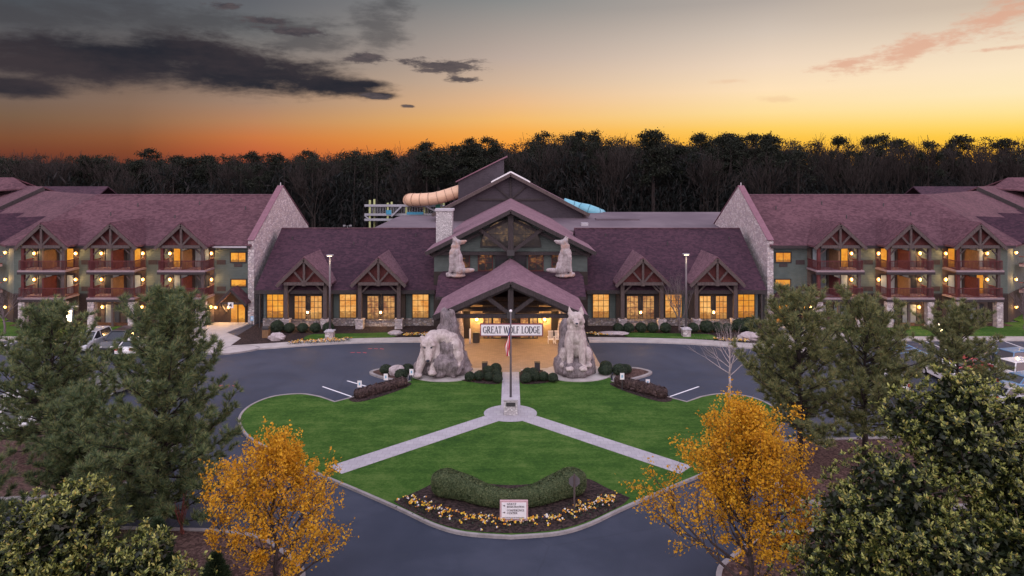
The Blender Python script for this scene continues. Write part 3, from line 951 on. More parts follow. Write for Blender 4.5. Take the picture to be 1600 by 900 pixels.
def dormer(s, root, xc, half, d0, ze, za, zr, roofmat, post_z=None, panel=True, panel_d=0.55, over=0.0, beam_z=None):
    """open timber gable: zr(z) gives the depth where the main roof reaches height z"""
    th = 0.2
    n = 'dormer_roof'
    for q in (-1, 1):
        pts = [(xc, d0, za), (xc + q * half, d0, ze), (xc + q * half, zr(ze) + 0.05, ze), (xc, zr(za) + 0.05, za)]
        part(MB(s).prism(pts, (0, 0, th)), n, roofmat, root)
    t = MB(s)
    sl = (za - ze) / half
    for q in (-1, 1):
        t.bar((xc, d0 - 0.03, za - 0.17), (xc + q * half, d0 - 0.03, ze - 0.17), 0.16, 0.34)
    hb = half * 0.74
    zb = beam_z if beam_z is not None else ze + 0.12
    t.bar((xc - hb, d0 + 0.14, zb), (xc + hb, d0 + 0.14, zb), 0.24, 0.34)
    t.bar((xc, d0 + 0.13, zb), (xc, d0 + 0.13, za - 0.3), 0.24, 0.24, (0, 1, 0))
    for q in (-1, 1):
        zt = za - sl * hb * 0.52 - 0.3
        t.bar((xc + q * 0.05, d0 + 0.12, zb + 0.1), (xc + q * hb * 0.52, d0 + 0.12, zt), 0.2, 0.2, (0, 1, 0))
    t.box(xc - 0.2, xc + 0.2, d0 - 0.02, d0 + 0.3, zb - 0.24, zb + 0.26)
    part(t, 'gable_truss', M['wood_mid'], root)
    if panel:
        d = d0 + panel_d
        part(MB(s).prism([(xc - half + 0.12, d, ze + 0.02), (xc + half - 0.12, d, ze + 0.02), (xc, d, za - 0.02)], (0, 0.1, 0)), 'gable_panel', M['wood_red'], root)


# ------------------------------------------------------------------ lodge side halls (built with the middle block as one building)
EA_D, EA_Z, RI_D, RI_Z = 77.3, 4.15, 86.2, 10.4
lodge = thing('lodge_building', (0, 82, 0), 'low lodge with plum shingle roofs, timber dormers and tall middle gable', 'building')
hall_zr = lambda z: EA_D + (z - EA_Z) / (RI_Z - EA_Z) * (RI_D - EA_D)
for s in (-1, 1):
    X0, X1 = 8.5, 28.4
    part(MB(s).box(X0, X1, 78.5, 94, 0, 4.2), 'wall', M['siding'], lodge)
    part(MB(s).box(X0, X1 + 0.02, 78.3, 78.6, -0.05, 0.82).box(X0, X1 + 0.02, 78.2, 78.62, 0.82, 0.92), 'stone_base', M['stone'], lodge)
    # roof: two slopes with a real thickness
    part(MB(s).prism([(8.0, EA_D, EA_Z), (29.0, EA_D, EA_Z), (28.9, RI_D, RI_Z), (8.0, RI_D, RI_Z)], (0, 0, 0.22)), 'roof', M['roof_dark'], lodge)
    part(MB(s).prism([(8.0, 95.1, EA_Z), (29.0, 95.1, EA_Z), (28.9, RI_D, RI_Z), (8.0, RI_D, RI_Z)], (0, 0, 0.215)), 'roof', M['roof_dark'], lodge)
    part(MB(s).bar((8.0, RI_D, RI_Z + 0.22), (28.9, RI_D, RI_Z + 0.22), 0.34, 0.08), 'ridge_cap', M['roof_mid'], lodge)
    for (vx, vy) in ((19.2, 83.6), (27.0, 84.4), (11.8, 84.9)):
        vz = EA_Z + (vy - EA_D) / (RI_D - EA_D) * (RI_Z - EA_Z) + 0.15
        part(MB(s).tube([(vx, vy, vz - 0.1), (vx, vy, vz + 0.45)], [0.06, 0.06], 8), 'roof_vent', M['metal_dark'], lodge)
    part(MB(s).box(8.6, 29.0, EA_D - 0.1, EA_D + 0.02, EA_Z - 0.2, EA_Z + 0.2), 'gutter', M['wood_dark'], lodge)
    part(MB(s).box(28.4, 28.52, 77.35, 77.5, 0, EA_Z - 0.2), 'downpipe', M['metal_dark'], lodge)
    for (a, b, pk) in ((26.1, 27.95, 'pane_amber'), (17.75, 19.6, 'pane_lit'), (9.45, 11.25, 'pane_lit')):
        window(s, lodge, a, b, 78.42, 1.02, 3.66, 3, 4, M[pk])
    for xc in (23.12, 14.8):
        # bay under the dormer
        part(MB(s).box(xc - 2.75, xc + 2.75, 78.1, 78.48, 0.82, 5.6), 'bay_wall', M['siding_brown'], lodge)
        part(MB(s).box(xc - 2.72, xc + 2.72, 77.95, 78.15, -0.04, 0.80).box(xc - 2.72, xc + 2.72, 77.86, 78.16, 0.80, 0.88), 'stone_base', M['stone'], lodge)
        for q in (-1, 1):
            a, b = (xc - 1.52, xc - 0.28) if q < 0 else (xc + 0.32, xc + 1.55)
            window(s, lodge, a, b, 78.06, 0.98, 3.55, 3, 4, M['pane_lit_b' if (xc + q) % 2 > 0.9 else 'pane_lit'])
            window(s, lodge, a - 0.05, b + 0.05, 78.06, 4.05, 4.85, 1, 1, M['curtain_dark'], name='upper_window')
            px = xc + q * 2.2
            part(MB(s).box(px - 0.21, px + 0.21, 76.85, 77.25, 1.15, 5.1), 'post', M['wood_mid'], lodge)
            part(MB(s).box(px - 0.42, px + 0.42, 76.62, 77.46, -0.05, 1.05).box(px - 0.48, px + 0.48, 76.56, 77.52, 1.05, 1.17), 'stone_pier', M['stone_pale'], lodge)
            part(MB(s).bar((px - q * 0.15, 77.05, 4.1), (px - q * 1.05, 77.05, 5.0), 0.18, 0.2, (0, 1, 0)), 'brace', M['wood_mid'], lodge)
        wall_lamp(s, lodge, xc, 78.0, 1.72, 34, 0.15)
        dormer(s, lodge, xc, 3.05, 76.3, 5.1, 8.1, hall_zr, M['roof_mid'])

# ------------------------------------------------------------------ middle block
FD = 78.0
zr_mid = lambda x: 13.35 - 0.497 * abs(x)
part(MB().prism([(-8.75, FD, 0), (8.75, FD, 0), (8.75, FD, zr_mid(8.75)), (0, FD, zr_mid(0)), (-8.75, FD, zr_mid(8.75))], (0, 27, 0)), 'gable_wall', M['siding'], lodge)
part(MB().box(-8.79, 8.79, FD - 0.05, FD + 0.4, 0.0, 6.35), 'lower_wall', M['siding_brown'], lodge)
for s in (-1, 1):
    part(MB(s).prism([(0, 76.0, zr_mid(0)), (9.5, 76.0, zr_mid(9.5)), (9.5, 106, zr_mid(9.5)), (0, 106, zr_mid(0))], (0, 0, 0.24)), 'roof', M['roof_light'], lodge)
    t = MB(s).bar((0, 75.97, zr_mid(0) + 0.0), (9.5, 75.97, zr_mid(9.5) + 0.0), 0.2, 0.42)
    part(t, 'rake_board', M['wood_dark'], lodge)
    part(MB(s).bar((0.0, 77.2, zr_mid(0) - 0.9), (8.9, 77.2, zr_mid(8.9) - 0.75), 0.25, 0.32), 'rafter', M['wood_dark'], lodge)
    part(MB(s).bar((0.2, 76.7, 8.8), (3.55, 76.7, 11.35), 0.4, 0.42, (0, 1, 0)), 'truss_brace', M['wood_dark'], lodge)
    part(MB(s).prism([(9.1, 105, 8.0), (9.1, 78.4, 8.0), (9.45, 78.4, 8.3), (9.45, 105, 8.3)], (0, 0, 0.1)), 'soffit', M['wood_dark'], lodge)
part(MB().bar((0, 76.68, 8.45), (0, 76.68, 13.1), 0.62, 0.5, (0, 1, 0)), 'king_post', M['wood_dark'], lodge)
part(MB().bar((-9.0, 77.5, 8.5), (9.0, 77.5, 8.5), 0.5, 0.36), 'tie_beam', M['wood_dark'], lodge)
part(MB().box(-0.42, 0.42, 76.36, 77.3, 8.36, 9.0), 'hub_block', M['metal_dark'], lodge)
# fan window in two halves
for s in (-1, 1):
    pts = [(0.35, FD - 0.04, 9.22)] + [(0.35 + 3.05 * math.cos(a), FD - 0.04, 9.22 + 3.05 * math.sin(a)) for a in [math.radians(k * 6) for k in range(0, 15)]]
    pts = pts[:1] + pts[1:] + [(0.35, FD - 0.04, 9.22 + 3.05)]
    fo = MB(s)
    arc = [(0.35 + 3.08 * math.cos(math.radians(k * 6)), FD - 0.08, 9.22 + 3.08 * math.sin(math.radians(k * 6))) for k in range(16)]
    for a, b in zip(arc[:-1], arc[1:]):
        fo.bar(a, b, 0.12, 0.16, (0, 1, 0))
    fo.bar((0.3, FD - 0.08, 9.2), (3.5, FD - 0.08, 9.2), 0.12, 0.16)
    fo.bar((0.38, FD - 0.06, 10.6), (2.9, FD - 0.06, 10.6), 0.05, 0.06); fo.bar((1.7, FD - 0.06, 9.3), (1.7, FD - 0.06, 11.9), 0.05, 0.06, (0, 1, 0))
    fw = part(fo, 'fan_window', M['frame_dark'], lodge)
    part(MB(s).prism(pts, (0, -0.02, 0)), 'pane', M['pane_fan'], fw)
    for (a, b) in ((2.1, 3.65), (4.75, 5.6)):
        window(s, lodge, a, b, FD - 0.02, 6.5, 8.25, 2 if b - a > 1 else 1, 2, M['pane_dim'], mat=M['wood_red'], name='upper_window')
    window(s, lodge, 0.35, 1.75, FD - 0.02, 6.5, 8.25, 1, 1, M['curtain_dark'], name='upper_window')
ch = part(MB().box(-9.1, -7.15, 83.2, 85.0, 8.4, 12.95), 'chimney', M['stone_white'], lodge)
part(MB().box(-9.25, -7.0, 83.05, 85.15, 12.95, 13.2), 'chimney_cap', M['trim_pale'], ch)

# ------------------------------------------------------------------ entrance vestibule with the ridge that carries the howling wolves
VD = 72.6
part(MB().box(-7.0, 7.0, VD, 77.9, 0, 4.7), 'vestibule_wall', M['tan_wall'], lodge)
for s in (-1, 1):
    part(MB(s).box(4.3, 5.0, VD - 0.06, VD, 0.05, 4.3), 'dark_opening', M['frame_dark'], lodge)  # shade of the opening drawn as a flat dark sheet
    part(MB(s).box(0.0, 3.0, VD - 0.05, VD, 2.75, 4.3), 'transom', M['wood_dark'], lodge)
    for (a, b, pk) in ((0.12, 0.9, 'pane_dim'), (1.05, 1.85, 'pane_lit_b'), (2.05, 2.8, 'pane_lit_b')):
        window(s, lodge, a, b, VD - 0.02, 0.15, 2.55, 1, 2, M[pk], name='glass_door')
    wall_lamp(s, lodge, 3.6, VD, 2.1, 55, 0.17)
    # faceted rock pillar
    r = MB(s)
    r.tube([(5.9, VD - 0.5, 0), (5.75, VD - 0.5, 1.2), (5.85, VD - 0.4, 2.4), (5.7, VD - 0.3, 3.4), (5.8, VD - 0.3, 4.6)], [0.95, 0.82, 0.7, 0.72, 0.6], 9)
    part(r, 'rock_pillar', M['stone_pale'], lodge)
    part(MB(s).prism([(6.3, 70.9, 0), (7.2, 70.9, 0), (6.9, 70.9, 4.85), (6.35, 70.9, 4.85)], (0, 1.0, 0)), 'rock_pillar', M['stone_pale'], lodge)
part(MB().prism([(-7.75, 70.2, 4.75), (7.75, 70.2, 4.75), (7.75, 73.1, 6.4), (-7.75, 73.1, 6.4)], (0, 0, 0.2)), 'vestibule_roof', M['roof_dark'], lodge)
part(MB().prism([(-7.75, 73.1, 6.4), (7.75, 73.1, 6.4), (7.75, 77.95, 6.2), (-7.75, 77.95, 6.2)], (0, 0, 0.198)), 'vestibule_roof', M['roof_dark'], lodge)
part(MB().box(-7.75, 7.75, 70.1, 70.2, 4.62, 4.93), 'vestibule_fascia', M['wood_dark'], lodge)
for s in (-1, 1):
    part(MB(s).prism([(7.7, 70.25, 4.7), (7.7, 73.1, 6.35), (7.7, 77.9, 6.2), (7.7, 77.9, 4.7)], (0.06, 0, 0)), 'vestibule_gable', M['siding_brown'], lodge)

# ------------------------------------------------------------------ entrance canopy (porte cochere)
can = thing('entrance_canopy', (0, 66, 0), 'steep plum gabled drive-through canopy on timber trusses before the entrance', 'canopy')
zc = lambda x: 7.72 - 0.442 * abs(x)
for s in (-1, 1):
    part(MB(s).prism([(0, 61.5, zc(0)), (7.0, 61.5, zc(7.0)), (7.0, 70.15, zc(7.0)), (5.0, 73.0, zc(5.0)), (2.6, 73.2, zc(2.6)), (0, 77.9, zc(0))], (0, 0, 0.2)), 'roof', M['roof_light'], can)
    part(MB(s).prism([(0, 61.62, zc(0) - 0.06), (6.9, 61.62, zc(6.9) - 0.06), (6.9, 70.1, zc(6.9) - 0.06), (0, 72.5, zc(0) - 0.06)], (0, 0, 0.05)), 'ceiling_boards', M['wood_warm'], can)
    part(MB(s).bar((0, 61.46, zc(0) + 0.0), (7.0, 61.46, zc(7.0) + 0.0), 0.16, 0.46), 'rake_board', M['wood_dark'], can)
    for k, d in enumerate((61.95, 65.0, 68.0, 71.0)):
        part(MB(s).bar((0.0, d, zc(0) - 0.3), (6.8, d, zc(6.8) - 0.3), 0.26, 0.36), 'rafter', M['wood_dark'], can)
    part(MB(s).bar((0.2, 61.95, 5.0), (2.1, 61.95, zc(2.1) - 0.4), 0.34, 0.36, (0, 1, 0)), 'truss_brace', M['wood_dark'], can)
    for k in range(8):
        x = 0.75 + k * 0.78
        part(MB(s).bar((x, 61.7, zc(x) - 0.14), (x, 72.0, zc(x) - 0.14), 0.14, 0.14), 'purlin', M['wood_mid'], can)
    for d in (62.2,):
        part(MB(s).box(5.55, 6.05, d - 0.25, d + 0.25, 0, zc(6.0) - 0.3), 'post', M['wood_dark'], can)
    part(MB(s).bar((5.8, 61.9, 4.55), (5.8, 71.5, 4.55), 0.36, 0.4), 'eave_beam', M['wood_dark'], can)
for d in (61.95, 65.0, 68.0, 71.0):
    part(MB().bar((-6.6, d, 4.72), (6.6, d, 4.72), 0.3, 0.34), 'tie_beam', M['wood_dark'], can)
    part(MB().bar((0, d, 4.8), (0, d, 7.4), 0.5 if d < 62 else 0.3, 0.34, (0, 1, 0)), 'king_post', M['wood_dark'], can)
part(MB().box(-0.34, 0.34, 61.6, 62.2, 4.55, 5.15), 'hub_block', M['metal_dark'], can)
for x in (-4.3, 4.3):
    for d in (64.0, 67.2, 70.4):
        zb = zc(x) - 0.42
        o = part(MB().tube([(x, d, zb - 0.02), (x, d, zb + 0.14)], [0.19, 0.19], 12), 'downlight', M['metal_dark'], can)
        part(MB().tube([(x, d, zb - 0.05), (x, d, zb - 0.02)], [0.15, 0.15], 12), 'bulb', M['bulb'], o)
        ld = bpy.data.lights.new('canopy_light', 'SPOT'); ld.spot_size = math.radians(150); ld.spot_blend = 0.6; ld.energy = 560; ld.color = (1.0, 0.55, 0.20); ld.shadow_soft_size = 0.15
        lo = bpy.data.objects.new('canopy_light', ld); COL.objects.link(lo); lo.parent = o
        lo.location = Vector((x, d, zb - 0.35)) - ORG[o.name]

# ------------------------------------------------------------------ tall hall behind the lodge gable and the water park
hall = thing('tall_hall', (0, 112, 0), 'tall grey purple hall with pale ridge skylight rising behind the lodge gable', 'building')
zh = lambda x: 17.25 - 0.52 * abs(x)
part(MB().prism([(-11.2, 106, 0), (11.2, 106, 0), (11.2, 106, zh(11.2)), (0, 106, zh(0)), (-11.2, 106, zh(11.2))], (0, 26, 0)), 'gable_wall', M['siding_grey'], hall)
for s in (-1, 1):
    part(MB(s).prism([(0, 104.9, zh(0)), (12.1, 104.9, zh(12.1)), (12.1, 134, zh(12.1)), (0, 134, zh(0))], (0, 0, 0.26)), 'roof', M['roof_light'], hall)
    part(MB(s).bar((0, 104.86, zh(0)), (12.1, 104.86, zh(12.1)), 0.2, 0.5), 'rake_board', M['wood_mid'], hall)
    part(MB(s).prism([(0.02, 104.95, zh(0) + 0.27), (3.0, 104.95, zh(3.0) + 0.27), (3.0, 122, zh(3.0) + 0.27), (0.02, 122, zh(0) + 0.27)], (0, 0, 0.22)), 'skylight', M['sign_white'], hall)
    part(MB(s).bar((0.1, 105.85, 13.45), (2.3, 105.85, zh(2.3) - 0.7), 0.2, 0.22, (0, 1, 0)), 'trim_brace', M['wood_dark'], hall)
part(MB().box(-5.2, 5.2, 105.8, 105.99, 13.2, 13.5), 'trim_band', M['wood_dark'], hall)
part(MB().bar((0, 105.85, 13.4), (0, 105.85, 16.7), 0.22, 0.24, (0, 1, 0)), 'trim_post', M['wood_dark'], hall)
tw = thing('slide_tower', (-5, 121, 0), 'dark grey slide tower with one slanting roof behind the tall hall', 'tower')
xa, xb, dt = P(716, 0, 118)[0], P(787, 0, 118)[0], 118
za_, zb_ = P(0, 284, 118)[2], P(0, 247, 118)[2]
part(MB().prism([(xa, dt, 0), (xb, dt, 0), (xb, dt, zb_), (xa, dt, za_)], (0, 7, 0)), 'tower_wall', M['siding_grey'], tw)
part(MB().prism([(xa - 0.4, dt - 0.5, za_ - 0.1), (xb + 0.6, dt - 0.5, zb_ + 0.22), (xb + 0.6, dt + 7.5, zb_ + 0.22), (xa - 0.4, dt + 7.5, za_ - 0.1)], (0, 0, 0.2)), 'tower_roof', M['roof_edge'], tw)
wp = thing('water_park_hall', (6, 108, 0), 'long low water park hall with plain grey purple roof behind the lodge', 'building')
m, N = material('roof_membrane')
co = obj_co(N)
finish(N, N.mix(N.smooth(N.noise(co, 0.12, 5, 0.6), 0.35, 0.65), (0.115, 0.088, 0.108, 1), (0.165, 0.130, 0.150, 1)), 0.8, 0.25)
M['roof_grey'] = m
part(MB().box(-20.5, 37, 95.5, 128, 0, 9.2), 'wall', M['siding_grey'], wp)
for (xl0, xl1, xr, zr_, th) in ((-19.8, -18.6, 0.0, 10.05, 0.2), (0.0, 0.0, 37.5, 10.85, 0.2)):
    part(MB().prism([(xl0, 95.0, 9.35), (xr, 95.0, 9.35), (xr, 112, zr_), (xl1, 112, zr_)], (0, 0, th)), 'roof', M['roof_grey'], wp)
    part(MB().prism([(xl1, 112, zr_), (xr, 112, zr_), (xr, 129, 9.35), (xl0, 129, 9.35)], (0, 0, th - 0.002)), 'roof', M['roof_grey'], wp)
part(MB().box(13.0, 19.5, 103.5, 105.5, 10.0, 10.55), 'roof_unit', M['roof_grey'], wp)
part(MB().box(10.2, 11.2, 98.6, 99.4, 9.6, 10.3), 'roof_unit', M['trim_pale'], wp)

# ------------------------------------------------------------------ guest wings
def guest_wing(s):
    side = 'left' if s < 0 else 'right'
    w = thing('guest_wing', (s * 44, 90, 0), 'three storey guest wing joined to the lodge on its %s, with lit balconies' % side, 'building')
    D0, XI, XO = 80.0, 30.2, 58.2
    eD, eZ, rD, rZ = 79.2, 9.0, 90.0, 14.5
    zr = lambda z: eD + (z - eZ) / (rZ - eZ) * (rD - eD)
    ph = math.radians(42)
    u = Vector((math.cos(ph), math.sin(ph), 0)); nin = Vector((-math.sin(ph), math.cos(ph), 0))
    Ew = Vector((XO, D0, 0)); L2 = 46.0
    F = Ew + u * L2; Bk = F + nin * 20
    # walls: one block for the straight run, one for the run that turns away
    part(MB(s).prism([(XI, D0, 3.35), (XO, D0, 3.35), (XO - 8.0, 100.0, 3.35), (XI, 100, 3.35)], (0, 0, 5.7)), 'upper_wall', M['siding'], w)
    part(MB(s).prism([(XI, D0, 0), (XO, D0, 0), (XO - 8.0, 100.0, 0), (XI, 100, 0)], (0, 0, 3.35)), 'ground_wall', M['brick'], w)
    part(MB(s).prism([(XO, D0 + 0.01, 0), tuple(F), tuple(Bk), (XO - 8.2, 99.9, 0)], (0, 0, 9.05)), 'turned_wall', M['siding'], w)
    q0, q1 = Ew - nin * 0.04 + u * 0.02, F - nin * 0.04
    part(MB(s).prism([(q0.x, q0.y, 0), (q1.x, q1.y, 0), (q1.x + nin.x * 0.1, q1.y + nin.y * 0.1, 0), (q0.x + nin.x * 0.1, q0.y + nin.y * 0.1, 0)], (0, 0, 3.4)), 'turned_ground_wall', M['brick'], w)
    part(MB(s).box(XI, XO + 0.02, D0 - 0.04, D0 + 0.1, 3.3, 3.5), 'band', M['wood_dark'], w)
    # roof slopes
    def off(t, a, z):
        p = Ew + Vector((0, 0, 0)) + nin * a + u * t
        return (p.x, p.y, z)
    ec = Vector((XO + 0.4, eD, eZ))
    k = 10.8
    hip = Vector((54.5, rD, rZ))
    part(MB(s).prism([(XI - 0.1, eD, eZ), tuple(ec), tuple(hip), (XI - 0.1, rD, rZ)], (0, 0, 0.22)), 'roof', M['roof'], w)
    part(MB(s).prism([(XI - 0.1, rD, rZ), tuple(hip), (50, 100.8, eZ), (XI - 0.1, 100.8, eZ)], (0, 0, 0.218)), 'roof', M['roof'], w)
    e2 = ec + u * L2; r2 = hip + u * (L2 - 3)
    part(MB(s).prism([tuple(ec), tuple(e2), (r2.x, r2.y, rZ), tuple(hip)], (0, 0, 0.216)), 'roof', M['roof'], w)
    b2 = e2 + nin * 21.6
    part(MB(s).prism([tuple(hip), (r2.x, r2.y, rZ), tuple(b2), (50, 100.8, eZ)], (0, 0, 0.214)), 'roof', M['roof'], w)
    part(MB(s).box(XI, XO + 0.3, eD - 0.1, eD + 0.02, eZ - 0.14, eZ + 0.18), 'gutter', M['wood_dark'], w)
    part(MB(s).box(XI + 0.4, 34.6, eD - 0.13, eD - 0.101, eZ - 0.06, eZ + 0.12), 'gutter_strip', M['trim_pale'], w) if s < 0 else None
    part(MB(s).bar((XI + 0.2, rD, rZ + 0.22), (hip.x, rD, rZ + 0.22), 0.34, 0.08), 'ridge_cap', M['roof_light'], w)
    for (vx, vy) in ((33.6, 86.5), (39.9, 87.6), (41.6, 84.6), (47.6, 87.2), (49.9, 85.2), (36.2, 88.4)):
        vz = eZ + (vy - eD) / (rD - eD) * (rZ - eZ) + 0.15
        part(MB(s).tube([(vx, vy, vz - 0.1), (vx, vy, vz + 0.5)], [0.07, 0.07], 8), 'roof_vent', M['metal_dark'], w)
    # higher roof section of the turned run and a roof farther behind
    A = hip + u * 24.5; A.z = 15.1; dn = -nin
    lo = A + dn * 10.9; lo.z = 9.5
    A2 = A + u * 22; lo2 = lo + u * 22
    part(MB(s).prism([tuple(A), tuple(lo), tuple(lo2), tuple(A2)], (0, 0, 0.24)), 'high_roof', M['roof'], w)
    bk = A + nin * 9; bk.z = 10.6
    part(MB(s).prism([tuple(A), tuple(bk), tuple(bk + u * 22), tuple(A2)], (0, 0, 0.238)), 'high_roof', M['roof'], w)
    part(MB(s).bar(tuple(A - u * 0.1 + Vector((0, 0, -0.05))), tuple(lo - u * 0.1 + Vector((0, 0, -0.05))), 0.2, 0.55), 'rake_board', M['wood_dark'], w)
    C0 = Vector(((1575 - CX) / FPX * 114, 114, 16.5))
    part(MB(s).prism([tuple(C0), tuple(C0 + Vector((20, 0, 0))), tuple(C0 + Vector((24, -6, -3.6))), tuple(C0 + Vector((-5.0, -3.0, -1.7)))], (0, 0, 0.2)), 'tower_roof', M['roof'], w)
    part(MB(s).prism([tuple(C0), tuple(C0 + Vector((20, 0, 0))), tuple(C0 + Vector((20, 9, -4))), tuple(C0 + Vector((-4.0, 9, -4)))], (0, 0, 0.198)), 'tower_roof', M['roof'], w)
    part(MB(s).prism([(66.0, 112, 15.05), (80, 112, 15.05), (80, 104, 11.0), (66.0, 104, 11.0)], (0, 0, 0.2)), 'rear_roof', M['roof_dark'], w)
    part(MB(s).prism([(66.0, 112, 15.05), (80, 112, 15.05), (80, 120, 11.0), (66.0, 120, 11.0)], (0, 0, 0.198)), 'rear_roof', M['roof_dark'], w)
    part(MB(s).box(66.1, 80, 104.5, 119.5, 0, 11.0), 'rear_wall', M['siding'], w)
    # side dormer on the turned run with its own balconies
    for t0 in (6.0, 16.5, 27.0):
        base = ec + u * t0
        ap = base + dn * 1.4; ap.z = 11.85
        rb = base + nin * 5.6; rb.z = 11.85
        for q in (-1, 1):
            ee = base + u * (2.9 * q) + dn * 1.4; ee.z = 9.1
            eb = base + u * (2.9 * q) + nin * 0.3; eb.z = 9.1
            part(MB(s).prism([tuple(ap), tuple(ee), tuple(eb), tuple(rb)], (0, 0, 0.2)), 'dormer_roof', M['roof_dark'], w)
        for z in (3.3, 6.4):
            c = base + dn * 0.7
            pts = [c - u * 2.6 - dn * 1.1, c + u * 2.6 - dn * 1.1, c + u * 2.6 + dn * 1.1, c - u * 2.6 + dn * 1.1]
            bo = part(MB(s).prism([(p.x, p.y, z) for p in pts], (0, 0, 0.24)), 'balcony', M['slab'], w)
            r = MB(s)
            for zz in (0.35, 1.2): r.bar((pts[3].x, pts[3].y, z + zz), (pts[2].x, pts[2].y, z + zz), 0.07, 0.08); r.bar((pts[0].x, pts[0].y, z + zz), (pts[3].x, pts[3].y, z + zz), 0.07, 0.08)
            for kk in range(18):
                pp = pts[3] + (pts[2] - pts[3]) * kk / 17
                r.bar((pp.x, pp.y, z + 0.3), (pp.x, pp.y, z + 1.2), 0.04, 0.04, (0, 1, 0))
            part(r, 'railing', M['rail_red'], bo)
        for z in (1.6, 4.9, 8.1):
            p = Ew + u * (t0 - 3.4) + dn * 0.3
            a = part(MB(s).box(p.x - 0.15, p.x + 0.15, p.y - 0.15, p.y + 0.15, z + 0.12, z + 0.2), 'wall_lamp', M['metal_dark'], w)
            part(MB(s).ball((p.x, p.y, z), (0.17, 0.17, 0.2), 8, 6), 'bulb', M['bulb'], a, smooth=True)
            point_light(a, (p.x * s, p.y - 0.3, z), 70)
    # balcony bays
    for bi, xc in enumerate((37.35, 45.35, 53.2)):
        hw = 2.62
        part(MB(s).box(xc - hw, xc + hw, D0 - 0.06, D0 + 0.05, 0, 9.2), 'bay_wall', M['bay_wall'], w)
        dormer(s, w, xc, 2.95, 77.3, 9.15, 11.85, zr, M['roof'], beam_z=9.25)
        for lv, z in enumerate((3.3, 6.4)):
            b = part(MB(s).box(xc - hw - 0.1, xc + hw + 0.1, 77.35, D0 - 0.06, z - 0.02, z + 0.17), 'balcony', M['slab'], w)
            part(MB(s).box(xc - hw - 0.12, xc + hw + 0.12, 77.33, 77.5, z - 0.3, z - 0.02), 'edge_beam', M['wood_dark'], b)
            r = MB(s)
            zt = z + 1.22
            y = 77.5
            for zz in (z + 0.3, zt):
                r.box(xc - hw, xc + hw, y - 0.04, y + 0.04, zz - 0.04, zz + 0.04)
                for q in (-1, 1): r.box(xc + q * hw - 0.04, xc + q * hw + 0.04, y + 0.04, D0 - 0.1, zz - 0.04, zz + 0.04)
            n = 34
            for i in range(n + 1):
                x = xc - hw + 2 * hw * i / n
                r.box(x - 0.022, x + 0.022, y - 0.022, y + 0.022, z + 0.3, zt - 0.04)
            for q in (-1, 1):
                for i in range(1, 14):
                    yy = y + (D0 - 0.1 - y) * i / 14
                    r.box(xc + q * hw - 0.022, xc + q * hw + 0.022, yy - 0.022, yy + 0.022, z + 0.3, zt - 0.04)
            part(r, 'railing', M['rail_red'], b)
            part(MB(s).box(xc - 0.09, xc + 0.09, 77.62, D0 - 0.07, z + 0.2, z + 2.35), 'divider', M['wood_warm' if (bi + lv) % 2 else 'wood_red'], b)
            # chairs and small table seen as low shapes behind the rails are left to the rails themselves
        for lv, z in enumerate((0.05, 3.5, 6.6)):
            for q in (-1, 1):
                lit = (s < 0 and (bi, lv, q) in ((0, 2, 1), (1, 2, -1), (2, 2, -1))) or (s > 0 and (bi, lv, q) in ((0, 2, 1), (1, 2, -1), (2, 2, -1), (2, 1, 1)))
                a, c = xc + q * 1.25 - 0.85, xc + q * 1.25 + 0.85
                m1 = M['curtain']; m2 = M['pane_amber'] if lit else (M['curtain'] if (bi + lv + q) % 3 else M['curtain_dark'])
                f = MB(s)
                for xx in (a, (a + c) / 2, c): f.box(xx - 0.05, xx + 0.05, D0 - 0.16, D0 - 0.05, z, z + 2.15)
                f.box(a - 0.05, c + 0.05, D0 - 0.165, D0 - 0.055, z + 2.15, z + 2.25)
                dr = part(f, 'sliding_door', M['frame_dark'], w)
                mid = (a + c) / 2
                part(MB(s).box(a + 0.05, mid - 0.05, D0 - 0.11, D0 - 0.09, z + 0.03, z + 2.15), 'pane', m2 if q < 0 else m1, dr)
                part(MB(s).box(mid + 0.05, c - 0.05, D0 - 0.11, D0 - 0.09, z + 0.03, z + 2.15), 'pane', m1 if q < 0 else m2, dr)
        for q in (-1, 1):
            x = xc + q * 2.3
            part(MB(s).box(x - 0.16, x + 0.16, 77.6, 77.92, 3.45, 9.1), 'post', M['wood_red'] if q * s < 0 else M['wood_mid'], w)
            part(MB(s).box(x - 0.36, x + 0.36, 77.42, 78.12, -0.02, 2.95), 'stone_pier', M['stone_pale'], w)
            part(MB(s).bar((x, 77.75, 8.2), (x - q * 0.9, 77.75, 9.0), 0.14, 0.16, (0, 1, 0)), 'brace', M['wood_mid'], w)
            part(MB(s).bar((x, 77.75, 2.1 + 3.0), (x - q * 0.7, 77.75, 2.8 + 3.1), 0.12, 0.14, (0, 1, 0)), 'brace', M['wood_mid'], w)
            for z in (5.15, 8.2):
                if s > 0 and bi == 0 and q < 0: continue
                wall_lamp(s, w, xc + q * 2.42, D0 - 0.06, z, 26)
            for z in (4.05, 7.15):
                part(MB(s).box(xc + q * 3.45 - 0.52, xc + q * 3.45 + 0.52, D0 - 0.05, D0, z - 0.26, z + 0.26), 'vent_grille', M['grille'], w)
        part(MB(s).box(xc - 0.12, xc + 0.12, 77.7, 77.94, 0, 3.0), 'post', M['wood_mid'], w)
    for (xc, q) in ((45.35, -1 if s < 0 else 1), (37.35, -1), (45.35, 1)):
        wall_lamp(s, w, xc + q * 2.42 - (0.1 if q > 0 else -0.1), D0 - 0.06, 1.95, 26) if (xc, q) != (45.35, -1) or s < 0 else None
    # small windows and the end door under its own gable
    window(s, w, 31.05, 32.75, D0, 7.2, 8.25, 2, 1, M['pane_amber'], fw=0.12, mat=M['wood_dark'])
